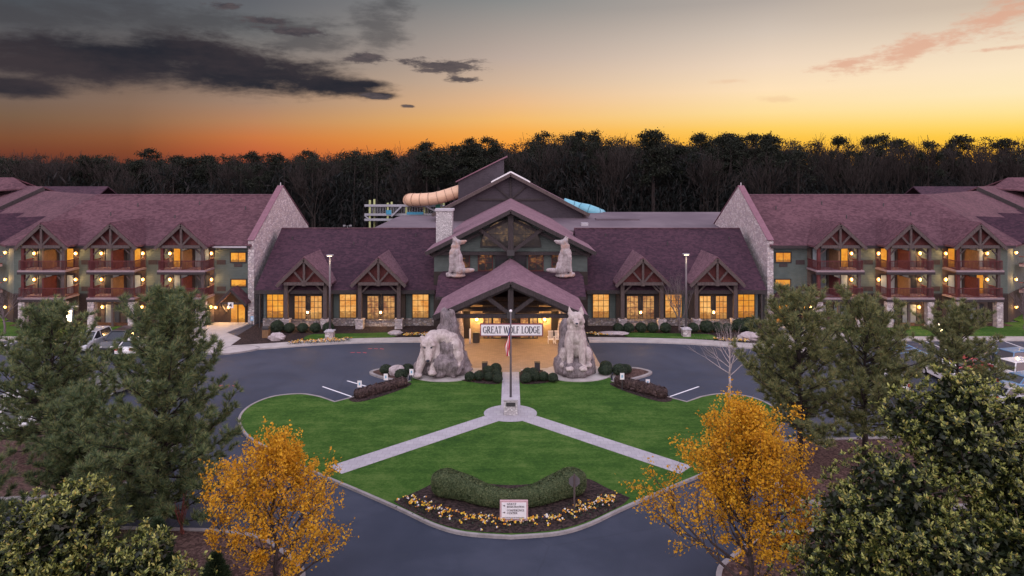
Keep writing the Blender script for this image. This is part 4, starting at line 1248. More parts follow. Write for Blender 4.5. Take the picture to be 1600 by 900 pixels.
    part(MB(s).box(31.45, 32.4, D0 - 0.06, D0, 6.62, 7.0), 'vent_grille', M['grille'], w)
    window(s, w, 31.0, 32.7, D0, 4.35, 5.1, 1, 1, M['pane_amber'], fw=0.12, mat=M['wood_dark'])
    for q, (a, b) in enumerate(((31.1, 31.88), (31.96, 32.74))):
        window(s, w, a, b, D0 - 0.02, 0.1, 2.2, 1, 1, M['pane_amber'], name='door')
    cx, ap, hf = 31.95, 4.3, 1.75
    for q in (-1, 1):
        part(MB(s).prism([(cx, 78.0, ap), (cx + q * hf, 78.0, 2.55), (cx + q * hf, D0, 2.55), (cx, D0, ap)], (0, 0, 0.16)), 'porch_roof', M['roof'], w)
        part(MB(s).bar((cx + q * 1.3, 79.9, 1.3), (cx + q * 1.3, 78.3, 2.6), 0.14, 0.16), 'brace', M['wood_dark'], w)
    t = MB(s)
    for q in (-1, 1): t.bar((cx, 77.97, ap - 0.1), (cx + q * hf, 77.97, 2.45), 0.14, 0.26)
    t.bar((cx - 1.2, 78.1, 2.7), (cx + 1.2, 78.1, 2.7), 0.16, 0.2)
    part(t, 'porch_truss', M['wood_dark'], w)
    bd = part(MB(s).box(cx - 0.3, cx + 0.3, 77.88, 77.95, 2.2, 2.85), 'number_sign', M['sign_white'], w)
    if s < 0:
        yy = 77.87
        part(MB(s).prism([(cx + x, yy, z) for x, z in ((-0.06, 2.32), (-0.06, 2.42), (0.17, 2.42), (0.17, 2.48), (-0.01, 2.74), (-0.12, 2.74), (-0.12, 2.32))][::-1], (0, -0.006, 0)).box(cx - 0.18, cx - 0.121, yy - 0.007, yy, 2.42, 2.49), 'number', M['ink'], bd)
    wall_lamp(s, w, 32.95, D0 - 0.02, 1.9, 40)
    wall_lamp(s, w, 34.45, D0 - 0.02, 1.9, 30)
    # stone gable end
    cop = MB(s)
    pf, pk_, pb = (XI - 0.35, 79.3, 9.75), (XI - 0.35, 89.6, 15.85), (XI - 0.35, 100.9, 9.75)
    part(MB(s).prism([(XI - 0.35, 79.4, -0.02), (XI - 0.35, 100.8, -0.02), (XI - 0.35, 100.8, 9.6), (XI - 0.35, 89.6, 15.75), (XI - 0.35, 79.4, 9.6)], (0.7, 0, 0)), 'stone_gable', M['stone_pale'], w)
    for a, b in ((pf, pk_), (pb, pk_)):
        c = Vector(b) - Vector(a)
        cop.bar((a[0] + 0.35, a[1], a[2] + 0.05), (b[0] + 0.35, b[1], b[2] + 0.05), 0.78, 0.07)
    part(cop, 'coping', M['roof_edge'], w)
    part(MB(s).tube([(XI, 89.6, 15.8), (XI, 89.6, 16.3)], [0.08, 0.05], 6), 'finial', M['trim_pale'], w)
    return w


guest_wing(-1)
guest_wing(1)

# ================================================================== TREES AND PLANTS
def tubes_np(polys, n=5):
    """polylines [(pts, radii)] -> MB with open tubes"""
    mb = MB()
    for pts, rad in polys:
        mb.tube(pts, rad, n if max(rad) > 0.03 else 3, cap=False)
    return mb


def pine(loc, H, R, label, seed, mat, z0=0.16, lean=(0, 0), group=None, fork=False, wh=0.34, NN=34):
    rs = np.random.default_rng(seed); rd = random.Random(seed)
    t = thing('pine_tree', loc, label, 'pine tree', group)
    L = Vector(loc)
    trunk = []
    for i in range(9):
        k = i / 8
        trunk.append(Vector((lean[0] * k * k + rd.uniform(-.06, .06), lean[1] * k * k + rd.uniform(-.06, .06), H * k * 0.97)))
    r0 = 0.018 * H + 0.03
    polys = [(trunk, [r0 * (1 - 0.93 * i / 8) for i in range(9)])]
    tc, td = [], []

    def at(h):
        k = max(0, min(0.999, h / (H * 0.97))) * 8
        i = int(k)
        return trunk[i].lerp(trunk[i + 1], k - i)
    h = z0 * H
    while h < H * 0.965:
        k = (h - z0 * H) / (H - z0 * H)
        prof = (0.5 * math.sqrt(max(0.0, 1 - ((k - 0.34) / 0.68) ** 2)) + 0.5 * min(1.0, 0.62 + 1.5 * k) * (1 - k) ** 0.8) * (1.0 + 0.2 * math.sin(k * 23 + seed)) + 0.05
        for b in range(rd.choice((4, 5, 5, 6))):
            az_ = rd.uniform(0, 2 * math.pi)
            ln = R * prof * rd.uniform(0.66, 1.15)
            ele = math.radians(-4 + 55 * k + rd.uniform(-10, 14))
            d = Vector((math.cos(az_) * math.cos(ele), math.sin(az_) * math.cos(ele), math.sin(ele)))
            p = at(h + rd.uniform(-.12, .12)).copy()
            pts = [p.copy()]
            m = 5
            for j in range(m):
                d = (d + Vector((rd.uniform(-.16, .16), rd.uniform(-.16, .16), 0.10 + rd.uniform(-.08, .1)))).normalized()
                p = p + d * ln / m
                pts.append(p.copy())
            rb = 0.012 + 0.011 * ln
            polys.append((pts, [rb * (1 - 0.85 * j / m) for j in range(m + 1)]))
            # twigs with needle tufts
            nt = max(4, int(ln * 3.9))
            for q in range(nt):
                f = 0.22 + 0.78 * (q + rd.random()) / nt
                kk = min(m - 1e-3, f * m); i = int(kk)
                base = pts[i].lerp(pts[i + 1], kk - i)
                bd = (pts[i + 1] - pts[i]).normalized()
                side = Vector((rd.uniform(-1, 1), rd.uniform(-1, 1), rd.uniform(-.25, .8))).normalized()
                td_ = (bd * 0.7 + side * 0.9).normalized()
                tl = rd.uniform(0.18, 0.55) * (1.15 - 0.5 * f) * min(1.4, 0.5 + R / 4)
                e = base + td_ * tl
                polys.append(([base, e], [0.009, 0.005]))
                tc.append(e); td.append((td_ + Vector((0, 0, .35))).normalized())
                if rd.random() < 0.75:
                    tc.append(base.lerp(e, 0.5)); td.append((td_ + Vector((0, 0, .35))).normalized())
            tc.append(pts[-1]); td.append((d + Vector((0, 0, .4))).normalized())
        h += wh * rd.uniform(0.75, 1.25)
    tr = MB()
    tr.tube(polys[0][0], polys[0][1], 8)
    tr.v = [(Vector(p) + L) for p in tr.v]
    tr.build('trunk', M['bark_dark'], t, smooth=True)
    bm_ = tubes_np(polys[1:], 4); bm_.v = [(Vector(p) + L) for p in bm_.v]
    bm_.build('branches', M['bark_dark'], t, recalc=False)
    c = np.array([tuple(x) for x in tc]); dd = np.array([tuple(x) for x in td])
    n = len(c) * NN
    cc = np.repeat(c, NN, 0); d2 = np.repeat(dd, NN, 0)
    v = rs.normal(size=(n, 3)); v /= np.linalg.norm(v, axis=1, keepdims=True)
    nd = norm(d2 * 0.85 + v * 0.75)
    ln = rs.uniform(0.20, 0.38, (n, 1))
    wv = norm(np.cross(nd, rs.normal(size=(n, 3)))) * 0.015
    st = cc + nd * 0.02 - d2 * rs.uniform(0, 0.14, (n, 1))
    out = np.empty((n, 3, 3)); out[:, 0] = st - wv; out[:, 1] = st + wv; out[:, 2] = st + nd * ln
    np_mesh('crown', out, 3, mat, t)
    return t


def grow(p, d, L, r, depth, prm, polys, twigs, rd):
    m = 4
    pts = [p.copy()]
    q = p.copy(); dd = d.copy()
    for j in range(m):
        dd = (dd + Vector((rd.uniform(-1, 1), rd.uniform(-1, 1), rd.uniform(-1, 1))) * prm['wob'] + Vector((0, 0, prm['up']))).normalized()
        q = q + dd * L / m
        pts.append(q.copy())
    re = r * prm['taper']
    polys.append((pts, [r + (re - r) * j / m for j in range(m + 1)], depth))
    if depth <= prm['leafd']:
        twigs.append((pts, L))
    if depth == 0: return
    n = rd.choice(prm['kids'])
    for i in range(n):
        f = 1.0 if i == 0 else rd.uniform(0.35, 1.0)
        kk = min(m - 1e-3, f * m); a = int(kk)
        b = pts[a].lerp(pts[a + 1], kk - a)
        ax = Vector((rd.uniform(-1, 1), rd.uniform(-1, 1), rd.uniform(-1, 1))).cross(dd)
        if ax.length < 1e-3: continue
        ang = math.radians(rd.uniform(*prm['ang'])) * (0.45 if i == 0 else 1.0)
        nd = Matrix.Rotation(ang, 3, ax.normalized()) @ dd
        grow(b, nd, L * rd.uniform(*prm['len']), (r + (re - r) * f) * (0.9 if i == 0 else 0.66), depth - 1, prm, polys, twigs, rd)


def broad_tree(name, loc, label, cat, seed, trunk_h, r, limbs, prm, bark, leaf=None, nleaf=0, lsize=0.1, lclus=0.25, group=None, limb_ang=(18, 50), limb_len=2.0, leader=0.0, wob=0.05):
    rd = random.Random(seed); rs = np.random.default_rng(seed)
    t = thing(name, loc, label, cat, group)
    L = Vector(loc)
    polys, twigs = [], []
    tp = [Vector((rd.uniform(-wob, wob) * i, rd.uniform(-wob, wob) * i, trunk_h * i / 4)) for i in range(5)]
    tr = MB().tube([x + L for x in tp], [r * (1.25 - 0.35 * i / 4) for i in range(5)], 9)
    if leader:
        lp = [tp[4] + Vector((rd.uniform(-.07, .07) * i, rd.uniform(-.07, .07) * i, 0)) * (wob / 0.05) + Vector((0, 0, leader * i / 5)) for i in range(6)]
        tr.tube([x + L for x in lp], [r * (0.9 - 0.78 * i / 5) for i in range(6)], 7)
        for i in range(limbs):
            k = (i + rd.uniform(-.3, .3)) / limbs
            k = max(0.0, min(0.97, k))
            a = 2.4 * i + rd.uniform(-.4, .4)
            g_ = math.radians(limb_ang[1] + (limb_ang[0] - limb_ang[1]) * k + rd.uniform(-8, 8))
            d = Vector((math.cos(a) * math.sin(g_), math.sin(a) * math.sin(g_), math.cos(g_)))
            kk = k * 4.999; j = int(kk)
            b = lp[j].lerp(lp[j + 1], kk - j)
            grow(b, d, limb_len * (1.08 - 0.55 * k) * rd.uniform(0.8, 1.2), r * (0.5 - 0.28 * k), prm['depth'], prm, polys, twigs, rd)
    for i in range(0 if leader else limbs):
        a = 2 * math.pi * (i + rd.uniform(-.25, .25)) / limbs
        g_ = math.radians(rd.uniform(*limb_ang)) if i else math.radians(5)
        d = Vector((math.cos(a) * math.sin(g_), math.sin(a) * math.sin(g_), math.cos(g_)))
        b = tp[4] if i < 2 else tp[3].lerp(tp[4], rd.uniform(0, 1))
        grow(b, d, limb_len * rd.uniform(0.8, 1.2), r * 0.72, prm['depth'], prm, polys, twigs, rd)
    tr.build('trunk', bark, t, smooth=True)
    bm_ = MB()
    for pts, rad, dep in polys:
        bm_.tube([x + L for x in pts], rad, 6 if rad[0] > 0.05 else (4 if rad[0] > 0.02 else 3), cap=False)
    bm_.build('branches', bark, t, recalc=False, smooth=True)
    if leaf is not None and nleaf:
        segs = []
        for pts, ln in twigs:
            for a, b in zip(pts[:-1], pts[1:]): segs.append((*a, *b))
        segs = np.array(segs)
        idx = rs.integers(0, len(segs), nleaf)
        f = rs.random((nleaf, 1))
        c = segs[idx, :3] * (1 - f) + segs[idx, 3:] * f + rs.normal(size=(nleaf, 3)) * lclus
        nn = rs.normal(size=(nleaf, 3)) + np.array([0, 0, 0.8])
        np_mesh('crown', leaf_quads(c, norm(nn), rs.uniform(0.7, 1.3, nleaf) * lsize, 0.62), 4, leaf, t)
    return t


def magnolia(loc, label, lobes, seed, nros=3600, leaf=0.21):
    rs = np.random.default_rng(seed); rd = random.Random(seed)
    t = thing('magnolia_tree', loc, label, 'magnolia tree')
    L = Vector(loc)
    top = max(l[2] + l[5] for l in lobes)
    tr = MB().tube([L, L + Vector((0.05, 0.03, top * 0.35)), L + Vector((0.1, 0, top * 0.8))], [0.26, 0.2, 0.07], 9)
    tr.build('trunk', M['bark'], t, smooth=True)
    br = MB()
    for l in lobes:
        c = Vector(l[:3])
        base = Vector((0.05, 0.02, max(0.8, c.z - 1.8)))
        br.tube([base + L, base.lerp(c, 0.5) + L + Vector((0, 0, -.15)), c + L], [0.10, 0.07, 0.03], 5, cap=False)
        for k in range(9):
            v = Vector((rd.uniform(-1, 1), rd.uniform(-1, 1), rd.uniform(-.4, 1))).normalized()
            br.tube([c + L, c + L + Vector((v.x * l[3], v.y * l[4], v.z * l[5])) * 0.9], [0.03, 0.012], 4, cap=False)
    br.build('branches', M['bark'], t, recalc=False)
    wts = np.array([l[3] * l[4] + l[4] * l[5] for l in lobes]); wts = wts / wts.sum()
    li = rs.choice(len(lobes), nros, p=wts)
    lb = np.array(lobes)[li]
    v = norm(rs.normal(size=(nros, 3)) + np.array([0, 0, 0.25]))
    rad = 1 - 0.38 * rs.random((nros, 1)) ** 1.6 + 0.10 * rs.normal(size=(nros, 1)) * 0.6
    # lumpy branch ends: push rosettes in and out by direction
    lump = 0.17 * np.sin(v[:, :1] * 9 + lb[:, :1] * 5) * np.sin(v[:, 1:2] * 8 + lb[:, 1:2] * 3) + 0.15 * np.sin(v[:, 2:] * 11 + lb[:, 2:3] * 4)
    c = lb[:, :3] + v * lb[:, 3:6] * (rad + lump)
    axis = norm(v * 0.8 + np.array([0, 0, 0.75]) + rs.normal(size=(nros, 3)) * 0.35)
    # branch ends gather in clumps with open gaps between them
    ph = rs.uniform(0, 6.28, 6)
    cl = (np.sin(c[:, 0] * 3.1 + ph[0]) * np.sin(c[:, 2] * 3.4 + ph[1]) + np.sin(c[:, 1] * 2.7 + ph[2]) * np.sin(c[:, 0] * 1.6 + c[:, 2] * 2.1 + ph[3]) + 0.5 * np.sin(c[:, 0] * 6.3 + ph[4]) * np.sin(c[:, 2] * 5.7 + ph[5]))
    keep = cl + rs.normal(size=nros) * 0.3 > -0.30
    c, axis, li = c[keep], axis[keep], li[keep]
    nk = len(c)
    for nm, NL, mt, up_lo, up_hi, szf, wf in (('crown', 8, M['magnolia'], 0.1, 0.9, 1.0, 0.2), ('young_leaves', 6, M['magnolia_tip'], 0.5, 1.9, 0.85, 0.19)):
        n = nk * NL
        cc = np.repeat(c, NL, 0); ax = np.repeat(axis, NL, 0)
        if nm == 'young_leaves': cc = cc + ax * 0.05
        w = norm(np.cross(ax, rs.normal(size=(n, 3))))
        ld = norm(w * rs.uniform(0.6, 1.1, (n, 1)) + ax * rs.uniform(up_lo, up_hi, (n, 1)))
        sd = norm(np.cross(ld, ax + rs.normal(size=(n, 3)) * 0.35))
        up = np.cross(sd, ld)
        ln = rs.uniform(0.65, 1.2, (n, 1)) * leaf * szf
        wd = ln * wf
        st = cc + rs.normal(size=(n, 3)) * 0.03
        out = np.empty((n, 6, 3))
        out[:, 0] = st
        out[:, 1] = st + ld * ln * 0.35 + sd * wd - up * ln * 0.02
        out[:, 2] = st + ld * ln * 0.75 + sd * wd * 0.8 - up * ln * 0.06
        out[:, 3] = st + ld * ln - up * ln * 0.14
        out[:, 4] = st + ld * ln * 0.75 - sd * wd * 0.8 - up * ln * 0.06
        out[:, 5] = st + ld * ln * 0.35 - sd * wd - up * ln * 0.02
        np_mesh(nm, out, 6, mt, t)
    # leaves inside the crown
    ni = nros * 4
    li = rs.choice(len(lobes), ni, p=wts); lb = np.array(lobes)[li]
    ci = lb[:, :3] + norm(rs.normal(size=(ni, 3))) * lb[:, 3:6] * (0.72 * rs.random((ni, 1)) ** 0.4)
    np_mesh('inner_leaves', leaf_quads(ci, rand_unit(ni), rs.uniform(0.8, 1.5, ni) * leaf * 1.35, 0.5), 4, M['magnolia_shaded'], t)
    return t


def shrub_proto(loc, r, label, group, seed, mat, name='round_shrub', cat='shrub', squash=0.92, nl=2600, ls=0.085, core=None):
    rs = np.random.default_rng(seed)
    v = norm(rs.normal(size=(nl, 3)))
    v[:, 2] = np.where(v[:, 2] < -0.5, -v[:, 2], v[:, 2])
    rad = r * (1 + rs.normal(size=(nl, 1)) * 0.035 - 0.05 * rs.random((nl, 1)))
    c = v * rad; c[:, 2] = c[:, 2] * squash + r * squash * 0.86
    q = leaf_quads(c, norm(v + rs.normal(size=(nl, 3)) * 0.55), rs.uniform(0.7, 1.4, nl) * ls, 0.6)
    # opaque core as many small facets so that the shrub has no see-through middle
    ncore = 900
    v2 = norm(rs.normal(size=(ncore, 3)))
    c2 = v2 * r * 0.88; c2[:, 2] = c2[:, 2] * squash + r * squash * 0.86
    q2 = leaf_quads(c2, v2, np.full(ncore, r * 0.33), 0.9)
    o = np_mesh(name, np.concatenate([q, q2]), 4, mat, None, loc)
    return tag(o, label, cat, group)


def place_copy(o, loc, label, group, s=1.0, rz=0.0):
    c = o.copy(); COL.objects.link(c)
    c.location = loc; c.rotation_euler = (0, 0, rz)
    c.scale = s if hasattr(s, '__len__') else (s, s, s)
    c['label'] = label; c['group'] = group
    return c


# ------------------------------------------------------------------ foreground pines
pine(G(258, 812, 0.1), 11.2, 4.5, 'largest bushy pine, standing between the ring drive and the left car park', 3, M['needles'], 0.03, wh=0.26, NN=38)
pine((-28.6, 42.5, 0.1), 8.7, 4.3, 'dark bushy pine with a lit crown top beside the left car park lantern', 8, M['needles'], 0.10, wh=0.26, NN=38)
pine((-22.6, 36.2, 0.1), 5.6, 2.9, 'smaller pine filling the gap between the two big left pines', 29, M['needles'], 0.06, wh=0.26, NN=38)
pine((17.3, 40.8, 0.1), 9.9, 4.1, 'tall open pine right of the lawn, nearest the bare white tree', 14, M['needles_b'], 0.2, wh=0.32, NN=36)
pine((21.9, 42.2, 0.1), 9.3, 4.2, 'open pine close behind the tall one right of the lawn', 21, M['needles_b'], 0.2, wh=0.32, NN=36)
pine((35.0, 53.6, 0.1), 6.5, 3.9, 'small open pine among the cars of the right car park', 33, M['needles_b'], 0.2, wh=0.32, NN=36)

pine((-19.2, 31.2, 0.1), 4.0, 2.3, 'low young pine between the left magnolia and the largest pine', 44, M['needles'], 0.03, wh=0.26, NN=38)
pine((-24.5, 31.0, 0.1), 4.4, 2.4, 'low young pine at the left picture edge above the magnolia', 47, M['needles'], 0.03, wh=0.26, NN=38)

# ------------------------------------------------------------------ autumn trees
AUT = dict(depth=3, wob=0.17, up=0.09, taper=0.6, leafd=2, kids=(3, 3, 4), ang=(26, 60), len=(0.52, 0.8))
broad_tree('autumn_tree', (-9.95, 28.4, 0.1), 'smaller orange leaved tree at the left curb of the entrance drive', 'autumn tree', 5, 0.7, 0.13, 24, AUT, M['bark'], M['orange'], 16500, 0.12, 0.10, limb_ang=(20, 80), limb_len=1.9, leader=4.3)
broad_tree('autumn_tree', (9.7, 27.6, 0.1), 'larger orange leaved tree at the right curb of the entrance drive', 'autumn tree', 12, 0.9, 0.15, 28, AUT, M['bark'], M['orange'], 27000, 0.12, 0.11, limb_ang=(20, 68), limb_len=2.2, leader=5.3)

# ------------------------------------------------------------------ magnolias
magnolia((15.0, 23.6, 0.1), 'huge magnolia with pale tipped leaves filling the lower right corner',
         [(0.4, 0, 8.6, 2.0, 2.2, 2.2), (-1.9, -0.3, 6.6, 2.2, 2.1, 2.1), (2.3, 0.2, 7.2, 2.2, 2.2, 2.3), (-3.0, 0.2, 4.2, 2.3, 2.2, 2.0), (-0.6, -1.5, 5.2, 2.6, 2.0, 2.2), (1.8, -1.6, 5.0, 2.4, 2.0, 2.2), (3.7, -0.2, 5.2, 2.3, 2.3, 2.4), (0.2, -1.8, 3.0, 3.2, 2.0, 1.8), (-2.6, -1.2, 2.3, 2.2, 2.0, 1.6), (2.8, -1.4, 2.8, 2.5, 2.2, 1.8), (0.6, 0.2, 9.9, 1.1, 1.2, 1.1), (-1.2, 0.4, 9.2, 0.9, 1.0, 0.9), (3.0, 0.3, 9.2, 1.2, 1.2, 1.0), (-4.2, -0.4, 3.6, 1.2, 1.3, 1.0), (-3.6, -0.2, 6.3, 0.9, 1.0, 0.8)], 41, 8000, 0.155)
magnolia((-14.9, 22.0, 0.1), 'broad magnolia with pale tipped leaves filling the lower left corner',
         [(0.6, 0, 6.1, 1.35, 1.6, 1.5), (-1.4, 0.1, 5.0, 1.9, 1.9, 1.8), (2.3, -0.2, 4.6, 1.6, 1.7, 1.6), (0.2, -1.2, 4.0, 2.2, 1.8, 1.7), (3.9, -0.5, 4.1, 1.4, 1.5, 1.5), (-2.4, -0.6, 3.2, 2.0, 1.8, 1.6), (2.6, -1.4, 2.8, 2.2, 1.8, 1.5), (4.6, -1.0, 2.9, 1.8, 1.7, 1.5), (5.9, -1.2, 2.3, 1.2, 1.3, 1.2), (0.2, -1.6, 2.3, 2.3, 1.7, 1.4), (1.0, 0.1, 7.1, 0.8, 0.9, 0.7), (-0.6, 0.1, 6.6, 0.7, 0.8, 0.7), (3.4, -0.3, 5.7, 0.7, 0.8, 0.7)], 52, 6400, 0.15)


# ------------------------------------------------------------------ small conifers and bare trees
def cedar(loc, H, R, label, seed):
    rs = np.random.default_rng(seed)
    t = thing('young_cedar', loc, label, 'young cedar')
    MB().tube([Vector(loc), Vector(loc) + Vector((0, 0, H * 0.9))], [0.06, 0.02], 6).build('trunk', M['bark'], t)
    n = 9000
    k = rs.random((n, 1)) ** 1.5
    a = rs.random((n, 1)) * 2 * math.pi
    rr = R * (1 - k) ** 0.8 * (0.5 + 0.5 * rs.random((n, 1)) ** 0.5) * (1 + 0.22 * np.sin(a * 5 + k * 17))
    c = np.concatenate([rr * np.cos(a), rr * np.sin(a), 0.1 + k * H], 1)
    nd = norm(np.concatenate([np.cos(a), np.sin(a), np.full((n, 1), 0.9)], 1) + rs.normal(size=(n, 3)) * 0.4)
    wv = norm(np.cross(nd, rs.normal(size=(n, 3)))) * 0.028
    ln = rs.uniform(0.12, 0.3, (n, 1))
    out = np.empty((n, 3, 3)); out[:, 0] = c - wv; out[:, 1] = c + wv; out[:, 2] = c + nd * ln
    np_mesh('crown', out, 3, M['cedar'], t)


cedar((-15.0, 29.0, 0.1), 2.9, 1.0, 'small dark cone shaped cedar between the left magnolia and the largest pine', 3)
cedar((-11.9, 27.5, 0.1), 2.3, 0.9, 'short dark cedar beside the trunk of the smaller orange tree', 4)
CRAPE = dict(depth=2, wob=0.10, up=0.12, taper=0.65, leafd=0, kids=(2, 3), ang=(18, 40), len=(0.55, 0.8))
broad_tree('crape_myrtle', G(286, 838, 0.1), 'low bush of bare reddish stems beneath the largest pine', 'bare shrub', 77, 0.15, 0.06, 6, CRAPE, M['bark_red'], limb_ang=(8, 24), limb_len=0.75)
BARE = dict(depth=4, wob=0.10, up=0.08, taper=0.55, leafd=0, kids=(3, 3, 4), ang=(18, 42), len=(0.6, 0.85))
broad_tree('bare_tree', G(1140, 628, 0.1), 'slender pale barked bare tree on the right tip of the lawn', 'bare tree', 9, 1.9, 0.085, 17, dict(BARE, depth=2, wob=0.045, up=0.05, taper=0.4), M['bark_pale'], limb_ang=(18, 62), limb_len=1.75, leader=2.6, wob=0.012)
broad_tree('bare_tree', (18.6, 75.2, 0.1), 'grey leafless tree in front of the right hall windows', 'bare tree', 19, 1.6, 0.11, 6, BARE, M['bark_grey'], limb_ang=(15, 50), limb_len=1.6)
broad_tree('bare_tree', (-55.2, 74.5, 0.1), 'grey leafless tree on the lawn at the far left wing end', 'bare tree', 23, 1.7, 0.10, 5, BARE, M['bark_grey'], limb_ang=(12, 45), limb_len=1.5)
broad_tree('bare_tree', (55.6, 73.8, 0.1), 'grey leafless tree on the lawn at the far right wing end', 'bare tree', 27, 1.6, 0.10, 6, BARE, M['bark_grey'], limb_ang=(12, 50), limb_len=1.6)

# ------------------------------------------------------------------ clipped shrubs
ORD = ['first', 'second', 'third', 'fourth', 'fifth', 'sixth', 'seventh', 'eighth', 'ninth', 'tenth', 'eleventh']
first = shrub_proto(G(734, 597, 0.13), 0.42, 'round clipped shrub touching the right foot of the stone bear rock', 'clipped shrubs beside the middle path', 1, M['shrub'])
bed_l = [(748, 596, 'second round shrub from the stone bear along the left bed'), (763, 589, 'small round shrub at the back of the left bed, below the left dark bin'), (764, 597, 'middle round shrub of the front row in the left bed'), (775, 585, 'hindmost round shrub of the left bed, next to the middle path'), (776, 592, 'round shrub of the left bed behind the one at the path corner'), (777.5, 600, 'front round shrub of the left bed at the path corner')]
for px, py, lb in bed_l:
    place_copy(first, G(px, py, 0.13), lb, 'clipped shrubs beside the middle path', random.uniform(0.95, 1.15), random.uniform(0, 6))
bed_r = [(822, 600, 'front round shrub of the right bed at the path corner'), (824, 590, 'hindmost round shrub of the right bed, next to the middle path'), (833, 592, 'round shrub of the right bed below the right dark bin'), (835, 597, 'middle round shrub of the right bed behind the front row'), (849.5, 597, 'second round shrub from the seated wolf along the right bed'), (864, 599, 'round clipped shrub touching the left foot of the seated stone wolf')]
for px, py, lb in bed_r:
    place_copy(first, G(px, py, 0.13), lb, 'clipped shrubs beside the middle path', random.uniform(0.95, 1.15), random.uniform(0, 6))
for k, px in enumerate((433, 452, 473, 492.6, 513)):
    place_copy(first, G(px, 520.5, 0.1), '%s round shrub counted from the stone gable under the left hall windows' % ORD[k], 'clipped shrubs under the left hall windows', random.uniform(1.35, 1.6) if k else 1.75, random.uniform(0, 6))
for k, (px, q) in enumerate(((966, 1.35), (982, 1.4), (1001.7, 1.45), (1020, 1.45), (1040, 1.42), (1083, 1.42), (1104, 1.75), (1121, 1.5), (1137, 1.35), (1155, 1.85), (1171, 2.1))):
    place_copy(first, G(px, 520.5 if k < 9 else 519, 0.1), '%s round shrub counted from the canopy under the right hall windows' % ORD[k], 'clipped shrubs under the right hall windows', q, random.uniform(0, 6))
for (px, py, lb, q) in ((603, 586, 'broad green bush at the outer tip of the left planter', 1.25), (637, 585, 'broad green bush of the left planter nearest the stone bear', 1.25), (627, 594, 'front green bush of the left planter, below the boulder', 1.3),
                        (945.5, 588, 'front green bush of the right planter nearest the seated wolf', 1.4), (946.7, 580, 'rear green bush of the right planter behind the seated wolf', 1.25), (968, 588, 'broad green bush in the middle of the right planter', 1.5), (978, 585, 'green bush at the outer end of the right planter', 1.2)):
    place_copy(first, G(px, py, 0.13), lb, 'bushes in the planters beside the statues', (q, q, q * 0.85), random.uniform(0, 6))


def hedge_along(pts, w, h, name, label, cat, mat, nl, ls, seed, rough=0.05, group=None, mid=1.0):
    """clipped hedge of rounded section along a ground line: leafy skin over a dense core"""
    rs = np.random.default_rng(seed)
    pts = [Vector(p) for p in pts]
    P_ = np.array([tuple(p) for p in pts])
    seg = np.linalg.norm(np.diff(P_, axis=0), axis=1); cum = np.concatenate([[0], np.cumsum(seg)])
    T = cum[-1]
    rad = w / 2

    def sample(n, shrink):
        s_ = rs.random(n) * (T + 2 * rad) - rad
        a = rs.random(n) * 2 * math.pi
        sc = np.clip(s_, 0, T)
        i = np.clip(np.searchsorted(cum, sc) - 1, 0, len(seg) - 1)
        f = ((sc - cum[i]) / seg[i])[:, None]
        c = P_[i] * (1 - f) + P_[i + 1] * f
        t = (P_[i + 1] - P_[i]) / seg[i][:, None]
        nrm = np.stack([-t[:, 1], t[:, 0], np.zeros(n)], 1)
        ov = (s_ - sc) / rad
        k = np.sqrt(np.maximum(0, 1 - ov ** 2))
        ca, sa = np.cos(a), np.sin(a)
        e = 0.72
        X = np.sign(ca) * np.abs(ca) ** e; Z = np.sign(sa) * np.abs(sa) ** e
        q = 1 + rs.normal(size=n) * rough
        off = nrm * (X * rad * k * shrink * q)[:, None] + t * (ov * rad * shrink)[:, None]
        z = h / 2 + Z * (h / 2) * (0.35 + 0.65 * k) * shrink * q
        hs = mid + (1 - mid) * np.abs(2 * sc / T - 1) ** 1.3
        out = c + off * hs[:, None]
        out[:, 2] += np.maximum(z, 0.03) * hs
        nn = norm(nrm * ca[:, None] + np.array([0, 0, 1.0]) * sa[:, None] + t * ov[:, None] + rs.normal(size=(n, 3)) * 0.45)
        return out, nn
    c, nn = sample(nl, 1.0)
    c2, n2 = sample(int(nl * 0.25), 0.9)
    q = leaf_quads(c, nn, rs.uniform(0.6, 1.4, len(c)) * ls, 0.55)
    q2 = leaf_quads(c2, n2, np.full(len(c2), ls * 3.2), 0.9)
    org = P_.mean(0)
    o = np_mesh(name, np.concatenate([q, q2]) - org, 4, mat, None, tuple(org))
    return tag(o, label, cat, group)


hl = spline([G(697, 775, 0.12), G(726, 780, 0.12), G(760, 790, 0.12), G(797, 793.5, 0.12), G(836, 790, 0.12), G(868, 780, 0.12), G(893, 773, 0.12)], 5)
hedge_along(hl, 1.65, 1.25, 'curved_hedge', 'long smile shaped clipped hedge behind the direction sign', 'hedge', M['hedge'], 46000, 0.062, 6, 0.028, None, 0.62)
for s, labs in ((-1, ('brown leaved low bush of the left strip nearest the lone parking sign', 'second brown bush of the left hedge strip', 'third brown bush of the left hedge strip', 'brown leaved low bush of the left strip nearest the stone bear')),
                (1, ('brown leaved low bush of the right strip at its outer lower end', 'second brown bush of the right hedge strip from the outer end', 'third brown bush of the right hedge strip from the outer end', 'brown leaved low bush of the right strip nearest the seated wolf'))):
    a, b = Vector((s * 11.9, 53.6, 0.12)), Vector((s * 8.9, 56.6, 0.12))
    for k in range(4):
        p0, p1 = a.lerp(b, k * 0.26), a.lerp(b, k * 0.26 + 0.2)
        hedge_along([tuple(p0), tuple(p0.lerp(p1, .5)), tuple(p1)], 0.8, 0.62 if s < 0 else 0.75, 'brown_bush', labs[k], 'bush', M['heather'], 2600, 0.075, 20 + k, 0.12, 'low brown bushes in strips beside the lawn')


